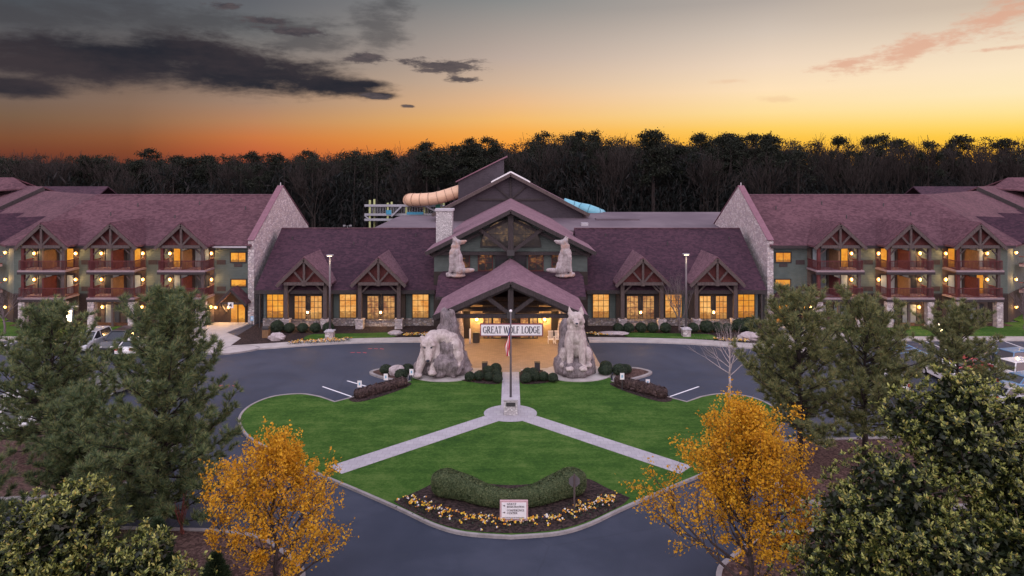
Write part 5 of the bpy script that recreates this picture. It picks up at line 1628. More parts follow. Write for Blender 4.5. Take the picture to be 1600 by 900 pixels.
# ------------------------------------------------------------------ flowers (nobody could count them)
def flower_patch(name, label, pts, seed, n, size=0.13, area=None):
    rs = np.random.default_rng(seed)
    m_ = M['petals']
    c = np.array(pts)
    idx = rs.integers(0, len(c), n)
    base = c[idx] + rs.normal(size=(n, 3)) * np.array([0.22, 0.22, 0.0])
    qs = []
    for k in range(4):
        cc = base + np.concatenate([rs.normal(size=(n, 2)) * 0.05, 0.16 + rs.random((n, 1)) * 0.08], 1)
        qs.append(leaf_quads(cc, norm(rs.normal(size=(n, 3)) * 0.5 + np.array([0, -0.5, 1.0])), rs.uniform(0.7, 1.3, n) * size, 0.9))
    v = np.concatenate(qs)
    o = np_mesh(name, v, 4, m_, None, (0, 0, 0))
    tag(o, label, 'flowers', kind='stuff')
    ng = n * 6
    idx = rs.integers(0, len(c), ng)
    base = c[idx] + rs.normal(size=(ng, 3)) * np.array([0.28, 0.28, 0.0]); base[:, 2] += rs.random(ng) * 0.16
    o2 = np_mesh('flower_leaves', leaf_quads(base, norm(rs.normal(size=(ng, 3)) + np.array([0, 0, 0.8])), rs.uniform(0.7, 1.3, ng) * 0.11, 0.6), 4, M['shrub'], None, (0, 0, 0))
    tag(o2, 'dark leaves under the ' + label, 'leaves', kind='stuff')


m, N = material('petals')
gr = N.new('ShaderNodeNewGeometry').outputs['Random Per Island']
finish(N, N.ramp(gr, [(0.0, (0.70, 0.30, 0.02)), (0.28, (0.75, 0.50, 0.05)), (0.5, (0.72, 0.60, 0.22)), (0.62, (0.72, 0.70, 0.70)), (0.76, (0.05, 0.02, 0.06)), (0.9, (0.55, 0.22, 0.05))], 'CONSTANT'), 0.6, 0.2, transl=0.2)
M['petals'] = m
fp = spline([G(634, 789, 0.12), G(655, 799, 0.12), G(690, 812, 0.12), G(740, 822, 0.12), G(797, 826, 0.12), G(850, 823, 0.12), G(893, 812, 0.12), G(920, 801, 0.12), G(945, 793, 0.12), G(957, 786, 0.12)], 10)
fpp = [tuple(p) for p in fp] + [(p.x * 0.97, p.y + 0.35, p.z) for p in fp]
flower_patch('pansy_flowers', 'yellow, orange and white pansies along the front bed', fpp, 3, 200, 0.105)
flower_patch('pansy_flowers', 'yellow pansies in the bed before the left hall', [(-(17.0 + 0.2 * k + 0.0), 70.9 - 0.045 * k + 0.35 * j + 0.15, 0.13) for k in range(28) for j in (0, 1, 2)], 4, 120, 0.12)
flower_patch('pansy_flowers', 'yellow pansies beside the stone bear and hall wall', [(-(8.6 + 0.2 * k), 73.4 + 0.4 * j, 0.12) for k in range(14) for j in (0, 1)], 5, 60, 0.14)
flower_patch('pansy_flowers', 'yellow pansies beside the seated wolf and hall wall', [((8.4 + 0.2 * k), 73.6 + 0.4 * j, 0.12) for k in range(14) for j in (0, 1)], 6, 70, 0.14)
flower_patch('pansy_flowers', 'pale flowers and stones by the right hall walk', [((21.5 + 0.2 * k), 71.4 - 0.05 * k + 0.4 * j, 0.12) for k in range(16) for j in (0, 1)], 7, 60, 0.14)

# ------------------------------------------------------------------ the wood behind
PROF = [(-200, 236), (0, 240), (100, 240), (190, 243), (235, 238), (300, 244), (400, 239), (480, 240), (560, 234), (650, 229), (740, 222), (760, 217), (800, 224), (850, 208), (920, 206), (970, 215), (1020, 209), (1090, 212), (1140, 211), (1200, 216), (1270, 216), (1310, 219), (1380, 213), (1430, 219), (1500, 213), (1600, 212), (1800, 214)]


def top_z(x, d):
    px = CX + x / d * FPX
    for (a, ya), (b, yb) in zip(PROF[:-1], PROF[1:]):
        if px <= b:
            return CAMH + (HOR - (ya + (yb - ya) * max(0, (px - a)) / (b - a))) / FPX * d
    return CAMH + (HOR - 214) / FPX * d


def forest_pine(H, seed, loc=(0, 0, 0), link=True, clumps=16, lpc=70):
    """tall bare-stemmed pine with a flat-topped clumped crown; returns trunk MB and crown array"""
    rd = random.Random(seed); rs = np.random.default_rng(seed)
    tr = MB()
    tr.tube([(0, 0, 0), (rd.uniform(-.2, .2), 0, H * 0.5), (rd.uniform(-.3, .3), 0, H * 0.93)], [0.26, 0.2, 0.06], 5)
    cl = []
    wid = H * rd.uniform(0.13, 0.19)
    for k in range(clumps):
        f = rd.uniform(0, 1) ** 0.7
        z = H * (0.60 + 0.37 * f)
        w = wid * (0.35 + 0.65 * math.sin(math.pi * min(1, 0.25 + 0.75 * f) )) * 1.0
        a = rd.uniform(0, 6.28); r = rd.uniform(0.2, 1.0) * w
        c = (math.cos(a) * r, math.sin(a) * r, z)
        cl.append((c, rd.uniform(0.9, 1.7), rd.uniform(0.55, 0.95)))
        tr.tube([(0, 0, z - r * 0.45), c], [0.06, 0.02], 3, cap=False)
    cl.append(((0, 0, H * 0.97), 1.2, 0.7))
    q = []
    for c, r, h in cl:
        v = rs.normal(size=(lpc, 3)) * 0.5
        cc = np.array(c) + v * np.array([r, r, h])
        q.append(leaf_quads(cc, rand_unit(lpc), rs.uniform(0.25, 0.62, lpc), 0.45))
    return tr, np.concatenate(q)


def bare_forest(H, seed):
    rd = random.Random(seed)
    polys, tw = [], []
    prm = dict(depth=4, wob=0.10, up=0.06, taper=0.5, leafd=0, kids=(3, 3, 4), ang=(16, 40), len=(0.55, 0.8))
    tr = MB().tube([(0, 0, 0), (0.1, 0, H * 0.2), (0.0, 0.1, H * 0.42)], [0.22, 0.18, 0.14], 5)
    for i in range(4):
        a = 2 * math.pi * i / 4 + rd.uniform(-.3, .3); g_ = math.radians(rd.uniform(6, 34))
        grow(Vector((0, 0, H * rd.uniform(0.3, 0.42))), Vector((math.cos(a) * math.sin(g_), math.sin(a) * math.sin(g_), math.cos(g_))), H * 0.24, 0.11, 4, prm, polys, tw, rd)
    for pts, rad, dep in polys:
        tr.tube(pts, [max(x, 0.028) for x in rad], 3, cap=False)
    # rescale to the wanted height
    mz = max(p[2] for p in tr.v)
    tr.v = [(p[0] * H / mz, p[1] * H / mz, p[2] * H / mz) for p in tr.v]
    return tr


protoP, protoB = [], []
for k in range(8):
    tr, q = forest_pine(24.0, 300 + k, clumps=[17, 24, 14, 20, 28, 12, 22, 18][k], lpc=170)
    t = thing('forest_pine', (0, 0, 0), 'tall dark pine on the skyline behind the lodge', 'pine tree', 'tall pines along the skyline')
    tr.build('trunk', M['bark_dark'], t, recalc=False)
    np_mesh('crown', q, 4, M['wood_pine'], t)
    protoP.append(t)
for k in range(4):
    t = thing('bare_forest_tree', (0, 0, 0), 'tall leafless tree rising at the edge of the wood', 'bare tree', 'leafless trees along the skyline')
    bare_forest(22.0, 400 + k).build('trunk', M['wood_twig'], t, recalc=False)
    protoB.append(t)
rd = random.Random(99)
used = set()
NSK = 96
special = [235, 850, 905, 930, 1020, 1095, 1140, 1200, 1312, 1380, 665, 735, 760, 478, 395, 1500, 1180]
pxs = special + [-40 + (1680 / (NSK - len(special))) * (i + rd.uniform(-.3, .3)) for i in range(NSK - len(special))]
for i, px in enumerate(pxs):
    d = rd.uniform(150, 172)
    x = (px - CX) / FPX * d
    H = top_z(x, d)
    bare = (i >= len(special)) and rd.random() < (0.62 if px > 1240 else 0.45)
    if i < len(special): H += rd.uniform(0.3, 1.2)
    else: H -= rd.uniform(-0.4, 2.6)
    if bare: H += rd.uniform(-0.5, 1.2)
    base = protoB[i % 4] if bare else protoP[(i * 5 + i // 8) % 8]
    key = base.name
    if key not in used:
        used.add(key); t = base
        t.location = (x, d, 0)
    else:
        t = copy_tree(base, (x, d, 0))
    hh = H / (22.0 if bare else 24.0)
    ww = hh * rd.uniform(0.85, 1.2)
    t.scale = (ww, ww, hh); t.rotation_euler = (0, 0, rd.uniform(0, 6.28))

# far-off wood: one mass of stems, twigs and dark crowns
rs = np.random.default_rng(17)
qs, stems = [], MB()
PP = [forest_pine(1.0 * 24, 500 + k, clumps=13, lpc=34) for k in range(6)]
BB = [bare_forest(22.0, 600 + k) for k in range(4)]
tv, tf = [], []
nt = 0
for i in range(560):
    d = rs.uniform(152, 215)
    px = rs.uniform(-60, 1660)
    x = (px - CX) / FPX * d
    if px > 1290 and rs.random() < 0.5: continue
    H = top_z(x, d) - rs.uniform(-0.4, 3.6) * (1.0 if px < 1260 else 1.4)
    if rs.random() < (0.72 if px < 1260 else 0.4):
        tr, q = PP[i % 6]
        sc = H / 24.0
        a = rs.uniform(0, 6.28); ca, sa = math.cos(a), math.sin(a)
        R_ = np.array([[ca, -sa, 0], [sa, ca, 0], [0, 0, 1]])
        qs.append((q.reshape(-1, 3) @ R_.T) * np.array([sc * 1.1, sc * 1.1, sc]) + np.array([x, d, 0]))
        V = np.array([tuple(p) for p in tr.v]) * sc + np.array([x, d, 0])
    else:
        tr = BB[i % 4]
        sc = (H + 1.0) / 22.0
        V = np.array([tuple(p) for p in tr.v]) * sc + np.array([x, d, 0])
    stems.raw([tuple(p) for p in V], tr.f)
o = stems.build('forest_stems', M['wood_twig'], None, recalc=False, origin=(0, 180, 0))
tag(o, 'mass of bare stems and twigs of the far wood', 'forest', kind='stuff')
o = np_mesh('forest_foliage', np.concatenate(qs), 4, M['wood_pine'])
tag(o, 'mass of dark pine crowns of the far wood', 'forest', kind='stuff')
# understory: dense twiggy scrub filling the wood below the crowns
n = 190000
d = rs.uniform(150, 225, n)
px = rs.uniform(-80, 1680, n)
x = (px - CX) / FPX * d
tz = np.array([top_z(a, b) for a, b in zip(x, d)])
lim = np.where(px > 1250, 0.72, 0.88)
z = tz * lim * rs.random(n) ** 0.75 * (0.86 + 0.14 * np.sin(x * 0.35) * np.sin(x * 0.13 + 2))
c = np.stack([x, d, z], 1)
ax = norm(rs.normal(size=(n, 3)) * np.array([0.55, 0.4, 0.6]) + np.array([0, 0, 0.9]))
sd = norm(np.cross(ax, rs.normal(size=(n, 3)) * 0.35 + np.array([0, -1.0, 0])))
ln = rs.uniform(0.6, 2.6, (n, 1)); wd = rs.uniform(0.03, 0.13, (n, 1)) * (1 + 1.0 * (rs.random((n, 1)) < 0.2))
q = np.empty((n, 4, 3)); q[:, 0] = c - ax * ln * 0.5; q[:, 1] = c + sd * wd; q[:, 2] = c + ax * ln * 0.5; q[:, 3] = c - sd * wd
# broad dark scrub masses at the very back close the last gaps
n2 = 60000
d2 = rs.uniform(205, 226, n2); px2 = rs.uniform(-80, 1680, n2); x2 = (px2 - CX) / FPX * d2
z2 = np.array([top_z(a, b) for a, b in zip(x2, d2)]) * np.where(px2 > 1250, 0.70, 0.86) * rs.random(n2) ** 0.8
q2 = leaf_quads(np.stack([x2, d2, z2], 1), norm(rs.normal(size=(n2, 3)) * 0.5 + np.array([0, -1, 0])), rs.uniform(0.8, 1.8, n2), 0.4)
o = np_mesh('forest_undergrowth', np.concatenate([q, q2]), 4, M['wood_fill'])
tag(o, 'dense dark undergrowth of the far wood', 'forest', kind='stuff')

# ================================================================== LETTERING
def arc_pts(cx, cz, rx, rz, a0, a1, n=14):
    return [(cx + rx * math.cos(math.radians(a0 + (a1 - a0) * k / n)), cz + rz * math.sin(math.radians(a0 + (a1 - a0) * k / n))) for k in range(n + 1)]


def stroke(pts, w):
    """polyline with a width (number or list) -> list of quads in x,z"""
    n = len(pts)
    ws = w if hasattr(w, '__len__') else [w] * n
    L, R = [], []
    for i, p in enumerate(pts):
        a, b = pts[max(i - 1, 0)], pts[min(i + 1, n - 1)]
        dx_, dz_ = b[0] - a[0], b[1] - a[1]
        l = math.hypot(dx_, dz_) or 1
        nx, nz = -dz_ / l, dx_ / l
        L.append((p[0] + nx * ws[i] / 2, p[1] + nz * ws[i] / 2)); R.append((p[0] - nx * ws[i] / 2, p[1] - nz * ws[i] / 2))
    return [L + R[::-1]]


def ringw(a0, a1, n, thick, thin):
    return [thin + (thick - thin) * abs(math.cos(math.radians(a0 + (a1 - a0) * k / n))) ** 1.2 for k in range(n + 1)]


TK, TN, SF = 0.20, 0.085, 0.075


def stem_(x, z0=0, z1=1):
    return [[(x - TK / 2, z0), (x + TK / 2, z0), (x + TK / 2, z1), (x - TK / 2, z1)]]


def serif(x, z, w=0.36):
    z0 = z if z < 0.5 else z - SF
    return [[(x - w / 2, z0), (x + w / 2, z0), (x + w / 2, z0 + SF), (x - w / 2, z0 + SF)]]


def bar_(x0, x1, z, h=TN):
    return [[(x0, z - h / 2), (x1, z - h / 2), (x1, z + h / 2), (x0, z + h / 2)]]


def bowl(cx, cz, rx, rz, a0, a1):
    return stroke(arc_pts(cx, cz, rx, rz, a0, a1), ringw(a0, a1, 14, TK, TN))


def glyph(ch):
    if ch == 'A': return 0.82, stroke([(0.08, 0), (0.40, 1)], TN) + stroke([(0.40, 1), (0.72, 0)], TK) + bar_(0.2, 0.6, 0.33) + serif(0.08, 0, 0.26) + serif(0.72, 0, 0.3)
    if ch == 'C': return 0.80, stroke(arc_pts(0.44, 0.5, 0.34, 0.45, 48, 312), ringw(48, 312, 14, TK, TN)) + [[(0.64, 0.62), (0.70, 0.62), (0.70, 0.97), (0.64, 0.97)]]
    if ch == 'D': return 0.86, stem_(0.16) + bowl(0.30, 0.5, 0.44, 0.46, 90, -90) + bar_(0.04, 0.32, 0.965) + bar_(0.04, 0.32, 0.035)
    if ch == 'E': return 0.72, stem_(0.16) + bar_(0.03, 0.62, 0.965) + bar_(0.03, 0.64, 0.035) + bar_(0.2, 0.48, 0.52) + [[(0.58, 0.7), (0.64, 0.7), (0.64, 0.95), (0.58, 0.95)], [(0.60, 0.05), (0.66, 0.05), (0.66, 0.3), (0.60, 0.3)], [(0.44, 0.4), (0.49, 0.4), (0.49, 0.64), (0.44, 0.64)]]
    if ch == 'F': return 0.66, stem_(0.16) + bar_(0.03, 0.60, 0.965) + bar_(0.2, 0.46, 0.52) + serif(0.16, 0) + [[(0.56, 0.7), (0.62, 0.7), (0.62, 0.95), (0.56, 0.95)], [(0.42, 0.4), (0.47, 0.4), (0.47, 0.64), (0.42, 0.64)]]
    if ch == 'G': return 0.88, stroke(arc_pts(0.44, 0.5, 0.34, 0.45, 48, 318), ringw(48, 318, 14, TK, TN)) + stem_(0.70, 0.1, 0.44) + serif(0.70, 0.44 + 0.06, 0.34) + [[(0.64, 0.62), (0.70, 0.62), (0.70, 0.97), (0.64, 0.97)]]
    if ch == 'I': return 0.34, stem_(0.17) + serif(0.17, 0) + serif(0.17, 1)
    if ch == 'L': return 0.68, stem_(0.16) + bar_(0.03, 0.60, 0.035) + serif(0.16, 1) + [[(0.56, 0.05), (0.62, 0.05), (0.62, 0.34), (0.56, 0.34)]]
    if ch == 'N': return 0.90, stroke([(0.16, 0), (0.16, 1)], TN) + stroke([(0.14, 1), (0.74, 0)], TK) + stroke([(0.74, 0), (0.74, 1)], TN) + serif(0.16, 0, 0.28) + serif(0.12, 1, 0.2) + serif(0.74, 1, 0.28)
    if ch == 'O': return 0.90, stroke(arc_pts(0.45, 0.5, 0.35, 0.46, 0, 360, 24), ringw(0, 360, 24, TK, TN))
    if ch == 'R': return 0.84, stem_(0.16) + bowl(0.30, 0.74, 0.27, 0.23, 90, -90) + bar_(0.04, 0.32, 0.965) + bar_(0.2, 0.32, 0.51) + stroke([(0.36, 0.5), (0.68, 0.03)], TK) + serif(0.16, 0) + serif(0.72, 0, 0.24)
    if ch == 'S': return 0.62, stroke(arc_pts(0.30, 0.74, 0.20, 0.22, 40, 250, 10) + arc_pts(0.31, 0.27, 0.22, 0.24, 80, -140, 10), 0.12)
    if ch == 'T': return 0.76, stem_(0.38) + bar_(0.04, 0.72, 0.965) + serif(0.38, 0) + [[(0.04, 0.72), (0.10, 0.72), (0.10, 0.95), (0.04, 0.95)], [(0.66, 0.72), (0.72, 0.72), (0.72, 0.95), (0.66, 0.95)]]
    if ch == 'U': return 0.84, stem_(0.16, 0.3) + stroke([(0.68, 0.3), (0.68, 1)], TN) + stroke(arc_pts(0.42, 0.30, 0.26, 0.27, 180, 360, 12), 0.09) + serif(0.16, 1) + serif(0.68, 1, 0.26)
    if ch == 'W': return 1.10, stroke([(0.06, 1), (0.32, 0)], TK) + stroke([(0.32, 0), (0.54, 0.95)], TN) + stroke([(0.54, 0.95), (0.78, 0)], TK) + stroke([(0.78, 0), (1.02, 1)], TN) + serif(0.07, 1, 0.26) + serif(1.02, 1, 0.24)
    return 0.4, []


def text_mb(txt, x0, z0, h, y, width=None, sx=1.0, center=False):
    """letters as thin raised shapes on a board that faces the drive (-y)"""
    adv = []
    for ch in txt: adv.append(glyph(ch)[0] if ch != ' ' else 0.42)
    tot = sum(adv)
    k = (width / tot) if width else h * sx
    x = x0
    mb = MB()
    c = 0
    for ch, a in zip(txt, adv):
        if ch != ' ':
            for pl_ in glyph(ch)[1]:
                th = 0.006 + 0.0006 * (c % 9); c += 1
                pts = [(x + p[0] * k, y, z0 + p[1] * h) for p in pl_]
                mb.prism(pts, (0, -th, 0))
        x += a * k
    return mb


# ------------------------------------------------------------------ hanging name sign
sg = thing('hanging_sign', (0, 61.3, 2.9), 'long white board reading GREAT WOLF LODGE hung under the canopy', 'sign')
x0, _, zt = P(750, 505.5, 61.3); x1, _, zb = P(848.5, 525.5, 61.3)
part(MB().box(x0, x1, 61.27, 61.35, zb, zt), 'frame', M['sign_maroon'], sg)
part(MB().box(x0 + 0.1, x1 - 0.1, 61.25, 61.268, zb + 0.1, zt - 0.1), 'board', M['sign_white'], sg)
h = (zt - zb)
part(text_mb('GREAT WOLF LODGE', x0 + 0.26, zb + h * 0.24, h * 0.54, 61.248, width=(x1 - x0) - 0.5), 'lettering', M['ink'], sg, recalc=True)
for x in (-2.0, 2.0):
    part(MB().tube([(x, 61.31, zt - 0.02), (x, 61.5, 4.6)], [0.03, 0.03], 6), 'hanger', M['metal_dark'], sg)
    part(MB().box(x - 0.08, x + 0.08, 61.25, 61.37, zb - 0.1, zb), 'bracket', M['metal_dark'], sg)

# ------------------------------------------------------------------ direction sign in the bed
D = 34.7
ds = thing('direction_sign', P(803, 815, D), 'pale framed sign reading GUEST REGISTRATION and CONFERENCE CENTER in the flower bed', 'sign')
sx0, _, sz1 = P(781, 781.5, D); sx1, _, sz0 = P(825, 815.5, D)
sz0 = max(sz0, 0.16)
part(MB().box(sx0, sx1, D - 0.05, D + 0.07, sz0, sz1), 'frame', M['sign_pink'], ds, bevel=0.02)
bw = 0.09
part(MB().box(sx0 + bw, sx1 - bw, D - 0.066, D - 0.051, sz0 + 0.13, sz1 - bw), 'board', M['sign_white'], ds)
W_ = sx1 - sx0; H_ = sz1 - sz0
yb = D - 0.068
tm = M['ink_brown']
for txt, fz, fw in (('GUEST', 0.80, 0.34), ('REGISTRATION', 0.665, 0.62), ('CONFERENCE', 0.49, 0.62), ('CENTER', 0.36, 0.38)):
    part(text_mb(txt, sx0 + W_ * 0.25, sz0 + H_ * fz, H_ * 0.092, yb, width=W_ * fw), 'lettering', tm, ds)
for fz, kind in ((0.76, 0), (0.43, 1)):
    cx_, cz_ = sx0 + W_ * 0.145, sz0 + H_ * fz
    mb = MB().box(cx_ - 0.06, cx_ + 0.03, yb - 0.006, yb, cz_ - 0.015, cz_ + 0.015)
    mb.prism([(cx_ + 0.02, yb, cz_ - 0.05), (cx_ + 0.08, yb, cz_), (cx_ + 0.02, yb, cz_ + 0.05)], (0, -0.008, 0))
    part(mb, 'arrow', tm, ds)
mb = MB(); rr_ = random.Random(4); xx = sx0 + W_ * 0.1
while xx < sx1 - W_ * 0.14:
    w_ = rr_.uniform(0.015, 0.04)
    mb.box(xx, xx + w_, yb - 0.005, yb, sz0 + H_ * 0.165, sz0 + H_ * 0.165 + rr_.uniform(0.03, 0.05)); xx += w_ + rr_.uniform(0.012, 0.03)
part(mb, 'small_print', tm, ds)
for x in (sx0 + 0.25, sx1 - 0.25):
    part(MB().box(x - 0.05, x + 0.05, D + 0.0, D + 0.06, 0.05, sz0 + 0.01), 'post', M['wood_mid'], ds)
# octagonal sign seen from behind
sp = G(897.5, 801, 0.12)
st = thing('traffic_sign', sp, 'octagonal traffic sign on a post seen from behind, beside the curved hedge', 'traffic sign')
part(MB().box(sp[0] - 0.045, sp[0] + 0.045, sp[1] - 0.045, sp[1] + 0.045, 0.1, 2.02), 'post', M['wood_mid'], st)
part(MB().prism([(sp[0] + 0.31 * math.cos(math.radians(22.5 + 45 * k)), sp[1] + 0.05, 1.62 + 0.31 * math.sin(math.radians(22.5 + 45 * k))) for k in range(8)], (0, 0.02, 0)), 'plate', M['metal_pole'], st)

# ------------------------------------------------------------------ flagpole and flag
fp_ = thing('flagpole', (0, pl.y, 0.13), 'tall grey flagpole rising from a square stone plinth on the lawn', 'flagpole')
part(MB().box(-0.5, 0.5, pl.y - 0.5, pl.y + 0.5, 0.12, 1.2), 'plinth', M['stone_white'], fp_)
part(MB().box(-0.56, 0.56, pl.y - 0.56, pl.y + 0.56, 1.2, 1.3), 'plinth_cap', M['trim_pale'], fp_)
part(MB().box(-0.34, 0.34, pl.y - 0.535, pl.y - 0.502, 0.78, 1.06), 'plaque', M['metal_dark'], fp_)
part(MB().tube([(0, pl.y, 1.3), (0, pl.y, 4), (0, pl.y, 7.55)], [0.085, 0.075, 0.05], 12), 'pole', M['metal_pole'], fp_, smooth=True)
part(MB().ball((0, pl.y, 7.62), 0.11, 12, 8), 'finial', M['sign_white'], fp_, smooth=True)
# the flag hangs limp: rows down the hoist, columns along the fly falling in folds
fl = thing('national_flag', (-0.08, pl.y - 0.1, 4.0), 'red and white striped flag with blue canton hanging limp on the flagpole', 'flag')
NU, NV = 40, 28
vs = []
for j in range(NV + 1):
    v = j / NV
    for i in range(NU + 1):
        u = i / NU
        drop = u * (2.55 - 0.35 * v) + v * 1.0 * (1 - u * 0.55)
        fold = math.sin(v * 9 + u * 4) * 0.10 * u + math.sin(u * 11 + v * 5) * 0.03
        x = -0.05 - 0.42 * math.sin(min(1.0, u * 1.3) * 1.6) * (0.15 + 0.85 * v) * (1 - 0.35 * u) + fold * 0.7
        y = pl.y - 0.09 + math.cos(v * 10 + u * 5) * 0.11 * u
        vs.append((x, y, 6.95 - drop))
fs = {'red': [], 'white': [], 'blue': []}
for j in range(NV):
    for i in range(NU):
        q = [j * (NU + 1) + i, j * (NU + 1) + i + 1, (j + 1) * (NU + 1) + i + 1, (j + 1) * (NU + 1) + i]
        if j < NV * 7 / 13 and i < NU * 0.4: fs['blue'].append(q)
        else: fs['red' if (j // 4) % 2 == 0 else 'white'].append(q)
M['flag_red'] = plain('flag_red', (0.55, 0.03, 0.06), 0.1, 3, 0.8, 0.1)
M['flag_white'] = plain('flag_white', (0.78, 0.74, 0.76), 0.06, 3, 0.8, 0.1)
M['flag_blue'] = plain('flag_blue', (0.03, 0.04, 0.16), 0.1, 3, 0.8, 0.1)
for nm, mt in (('red', 'flag_red'), ('white', 'flag_white'), ('blue', 'flag_blue')):
    part(MB().raw(vs, fs[nm]), {'red': 'red_stripes', 'white': 'white_stripes', 'blue': 'canton'}[nm], M[mt], fl, smooth=True, recalc=False)


# ------------------------------------------------------------------ tall lamp posts
def tall_lamp(s):
    px, d = (515.5, 72.4) if s < 0 else (1072, 73.4)
    x = (px - CX) / FPX * d
    t = thing('lamp_post', (x, d, 0.1), 'tall slim lamp post on a square stone base before the %s hall' % ('left' if s < 0 else 'right'), 'lamp post')
    part(MB().box(x - 0.42, x + 0.42, d - 0.42, d + 0.42, 0.05, 0.85), 'stone_base', M['stone_pale'], t)
    part(MB().prism([(x - 0.5, d - 0.5, 0.85), (x + 0.5, d - 0.5, 0.85), (x + 0.5, d + 0.5, 0.85), (x - 0.5, d + 0.5, 0.85)], (0, 0, 0.1)).tube([(x, d, 0.95), (x, d, 1.12)], [0.36, 0.2], 4), 'base_cap', M['trim_pale'], t)
    part(MB().tube([(x, d, 1.0), (x, d, 8.85)], [0.115, 0.10], 10), 'pole', M['metal_pole'], t, smooth=True)
    hd = part(MB().box(x - 0.34, x + 0.34, d - 0.24, d + 0.24, 8.86, 8.98), 'lamp_head', M['metal_grey'], t, bevel=0.02)
    part(MB().box(x - 0.24, x + 0.24, d - 0.2, d - 0.12, 8.82, 8.858), 'bulb', M['bulb_pole'], hd)
    point_light(hd, (x, d - 0.34, 8.45), 22, (1.0, 0.80, 0.52), 0.06)


tall_lamp(-1); tall_lamp(1)


def lantern_post(px, py, d, label, watts):
    x, _, z = P(px, py, d)
    t = thing('lantern_post', (x, d, 0.05), label, 'lamp post')
    part(MB().tube([(x, d, 0.0), (x, d, z - 0.35)], [0.1, 0.08], 8), 'pole', M['metal_dark'], t)
    part(MB().tube([(x, d, z - 0.35), (x, d, z + 0.42)], [0.12, 0.17], 10), 'lantern', M['bulb_pole'], t, smooth=True)
    part(MB().tube([(x, d, z + 0.42), (x, d, z + 0.62)], [0.30, 0.05], 10).box(x - 0.6, x + 0.6, d - 0.05, d + 0.05, z + 0.62, z + 0.68), 'lamp_hood', M['metal_grey'], t)
    point_light(t, (x, d - 0.35, z), watts, (1.0, 0.72, 0.30), 0.15)


lantern_post(108, 494, 45.2, 'glowing lantern post rising behind the dark left pine', 230)
lantern_post(1470, 513, 58.0, 'glowing lantern post behind the small pine of the right car park', 60)


# ------------------------------------------------------------------ parking signs
def parking_sign(px, py, hgt, label, d=None, wide=0.34):
    b = G(px, py, 0.1) if d is None else (((px - CX) / FPX * d), d, 0.1)
    t = thing('parking_sign', b, label, 'parking sign', 'parking signs')
    part(MB().box(b[0] - 0.035, b[0] + 0.035, b[1] - 0.035, b[1] + 0.035, 0.05, hgt), 'post', M['metal_dark'], t)
    pn = part(MB().box(b[0] - wide / 2, b[0] + wide / 2, b[1] - 0.06, b[1] - 0.037, hgt - 0.5, hgt + 0.02), 'panel', M['sign_blue'] if d else M['sign_white'], t)
    part(MB().box(b[0] - 0.06, b[0] + 0.06, b[1] - 0.066, b[1] - 0.061, hgt - 0.34, hgt - 0.12), 'symbol', M['sign_white'] if d else M['sign_blue'], pn)


parking_sign(562, 621, 1.32, 'small white and blue sign at the outer end of the left brown bushes')
parking_sign(603, 611, 1.4, 'small white and blue sign in the middle of the left brown bushes')
parking_sign(643, 597, 1.1, 'small white and blue sign beside the stone bear pad')
parking_sign(972, 612, 1.5, 'small white and blue sign beside the inner end of the right brown bushes')
parking_sign(1012, 612, 1.0, 'small white and blue sign behind the middle of the right brown bushes')
parking_sign(322, 0, 1.25, 'light blue sign on a post left of the left wing door', d=77.8)
parking_sign(394, 0, 1.25, 'light blue sign on a post in front of the left stone gable', d=78.0)

# ------------------------------------------------------------------ bins, stanchion, chairs
for px, lb in ((757.5, 'dark square bin at the left edge of the canopy paving'), (839.5, 'dark square bin at the right edge of the canopy paving')):
    b = G(px, 581, 0.1)
    t = thing('litter_bin', b, lb, 'bin', 'bins at the canopy paving')
    part(MB().prism([(b[0] - 0.24, b[1] - 0.24, 0.1), (b[0] + 0.24, b[1] - 0.24, 0.1), (b[0] + 0.24, b[1] + 0.24, 0.1), (b[0] - 0.24, b[1] + 0.24, 0.1)], (0, 0, 0.72)), 'body', M['metal_dark'], t, bevel=0.03)
    part(MB().box(b[0] - 0.27, b[0] + 0.27, b[1] - 0.27, b[1] + 0.27, 0.82, 0.88), 'lid', M['frame_dark'], t, bevel=0.02)
b = G(733.5, 553, 0.05); b = (b[0] * 1.15, 70.8, 0.04)
b = (-4.2, 70.6, 0.04)
t = thing('white_bollard', b, 'short white bollard by the left side of the entrance doors', 'bollard')
part(MB().tube([(b[0], b[1], 0.03), (b[0], b[1], 1.45)], [0.09, 0.09], 10), 'post', M['sign_white'], t, smooth=True)
part(MB().ball((b[0], b[1], 1.47), 0.1, 10, 6), 'cap', M['sign_white'], t, smooth=True)
b = (-3.6, 71.0, 0.04)
t = thing('litter_bin', b, 'dark bin beside the white bollard at the entrance', 'bin', 'bins at the canopy paving')
part(MB().tube([(b[0], b[1], 0.03), (b[0], b[1], 0.95)], [0.36, 0.4], 14), 'body', M['metal_dark'], t)
part(MB().ball((b[0], b[1], 0.95), (0.4, 0.4, 0.14), 14, 6), 'lid', M['frame_dark'], t, smooth=True)


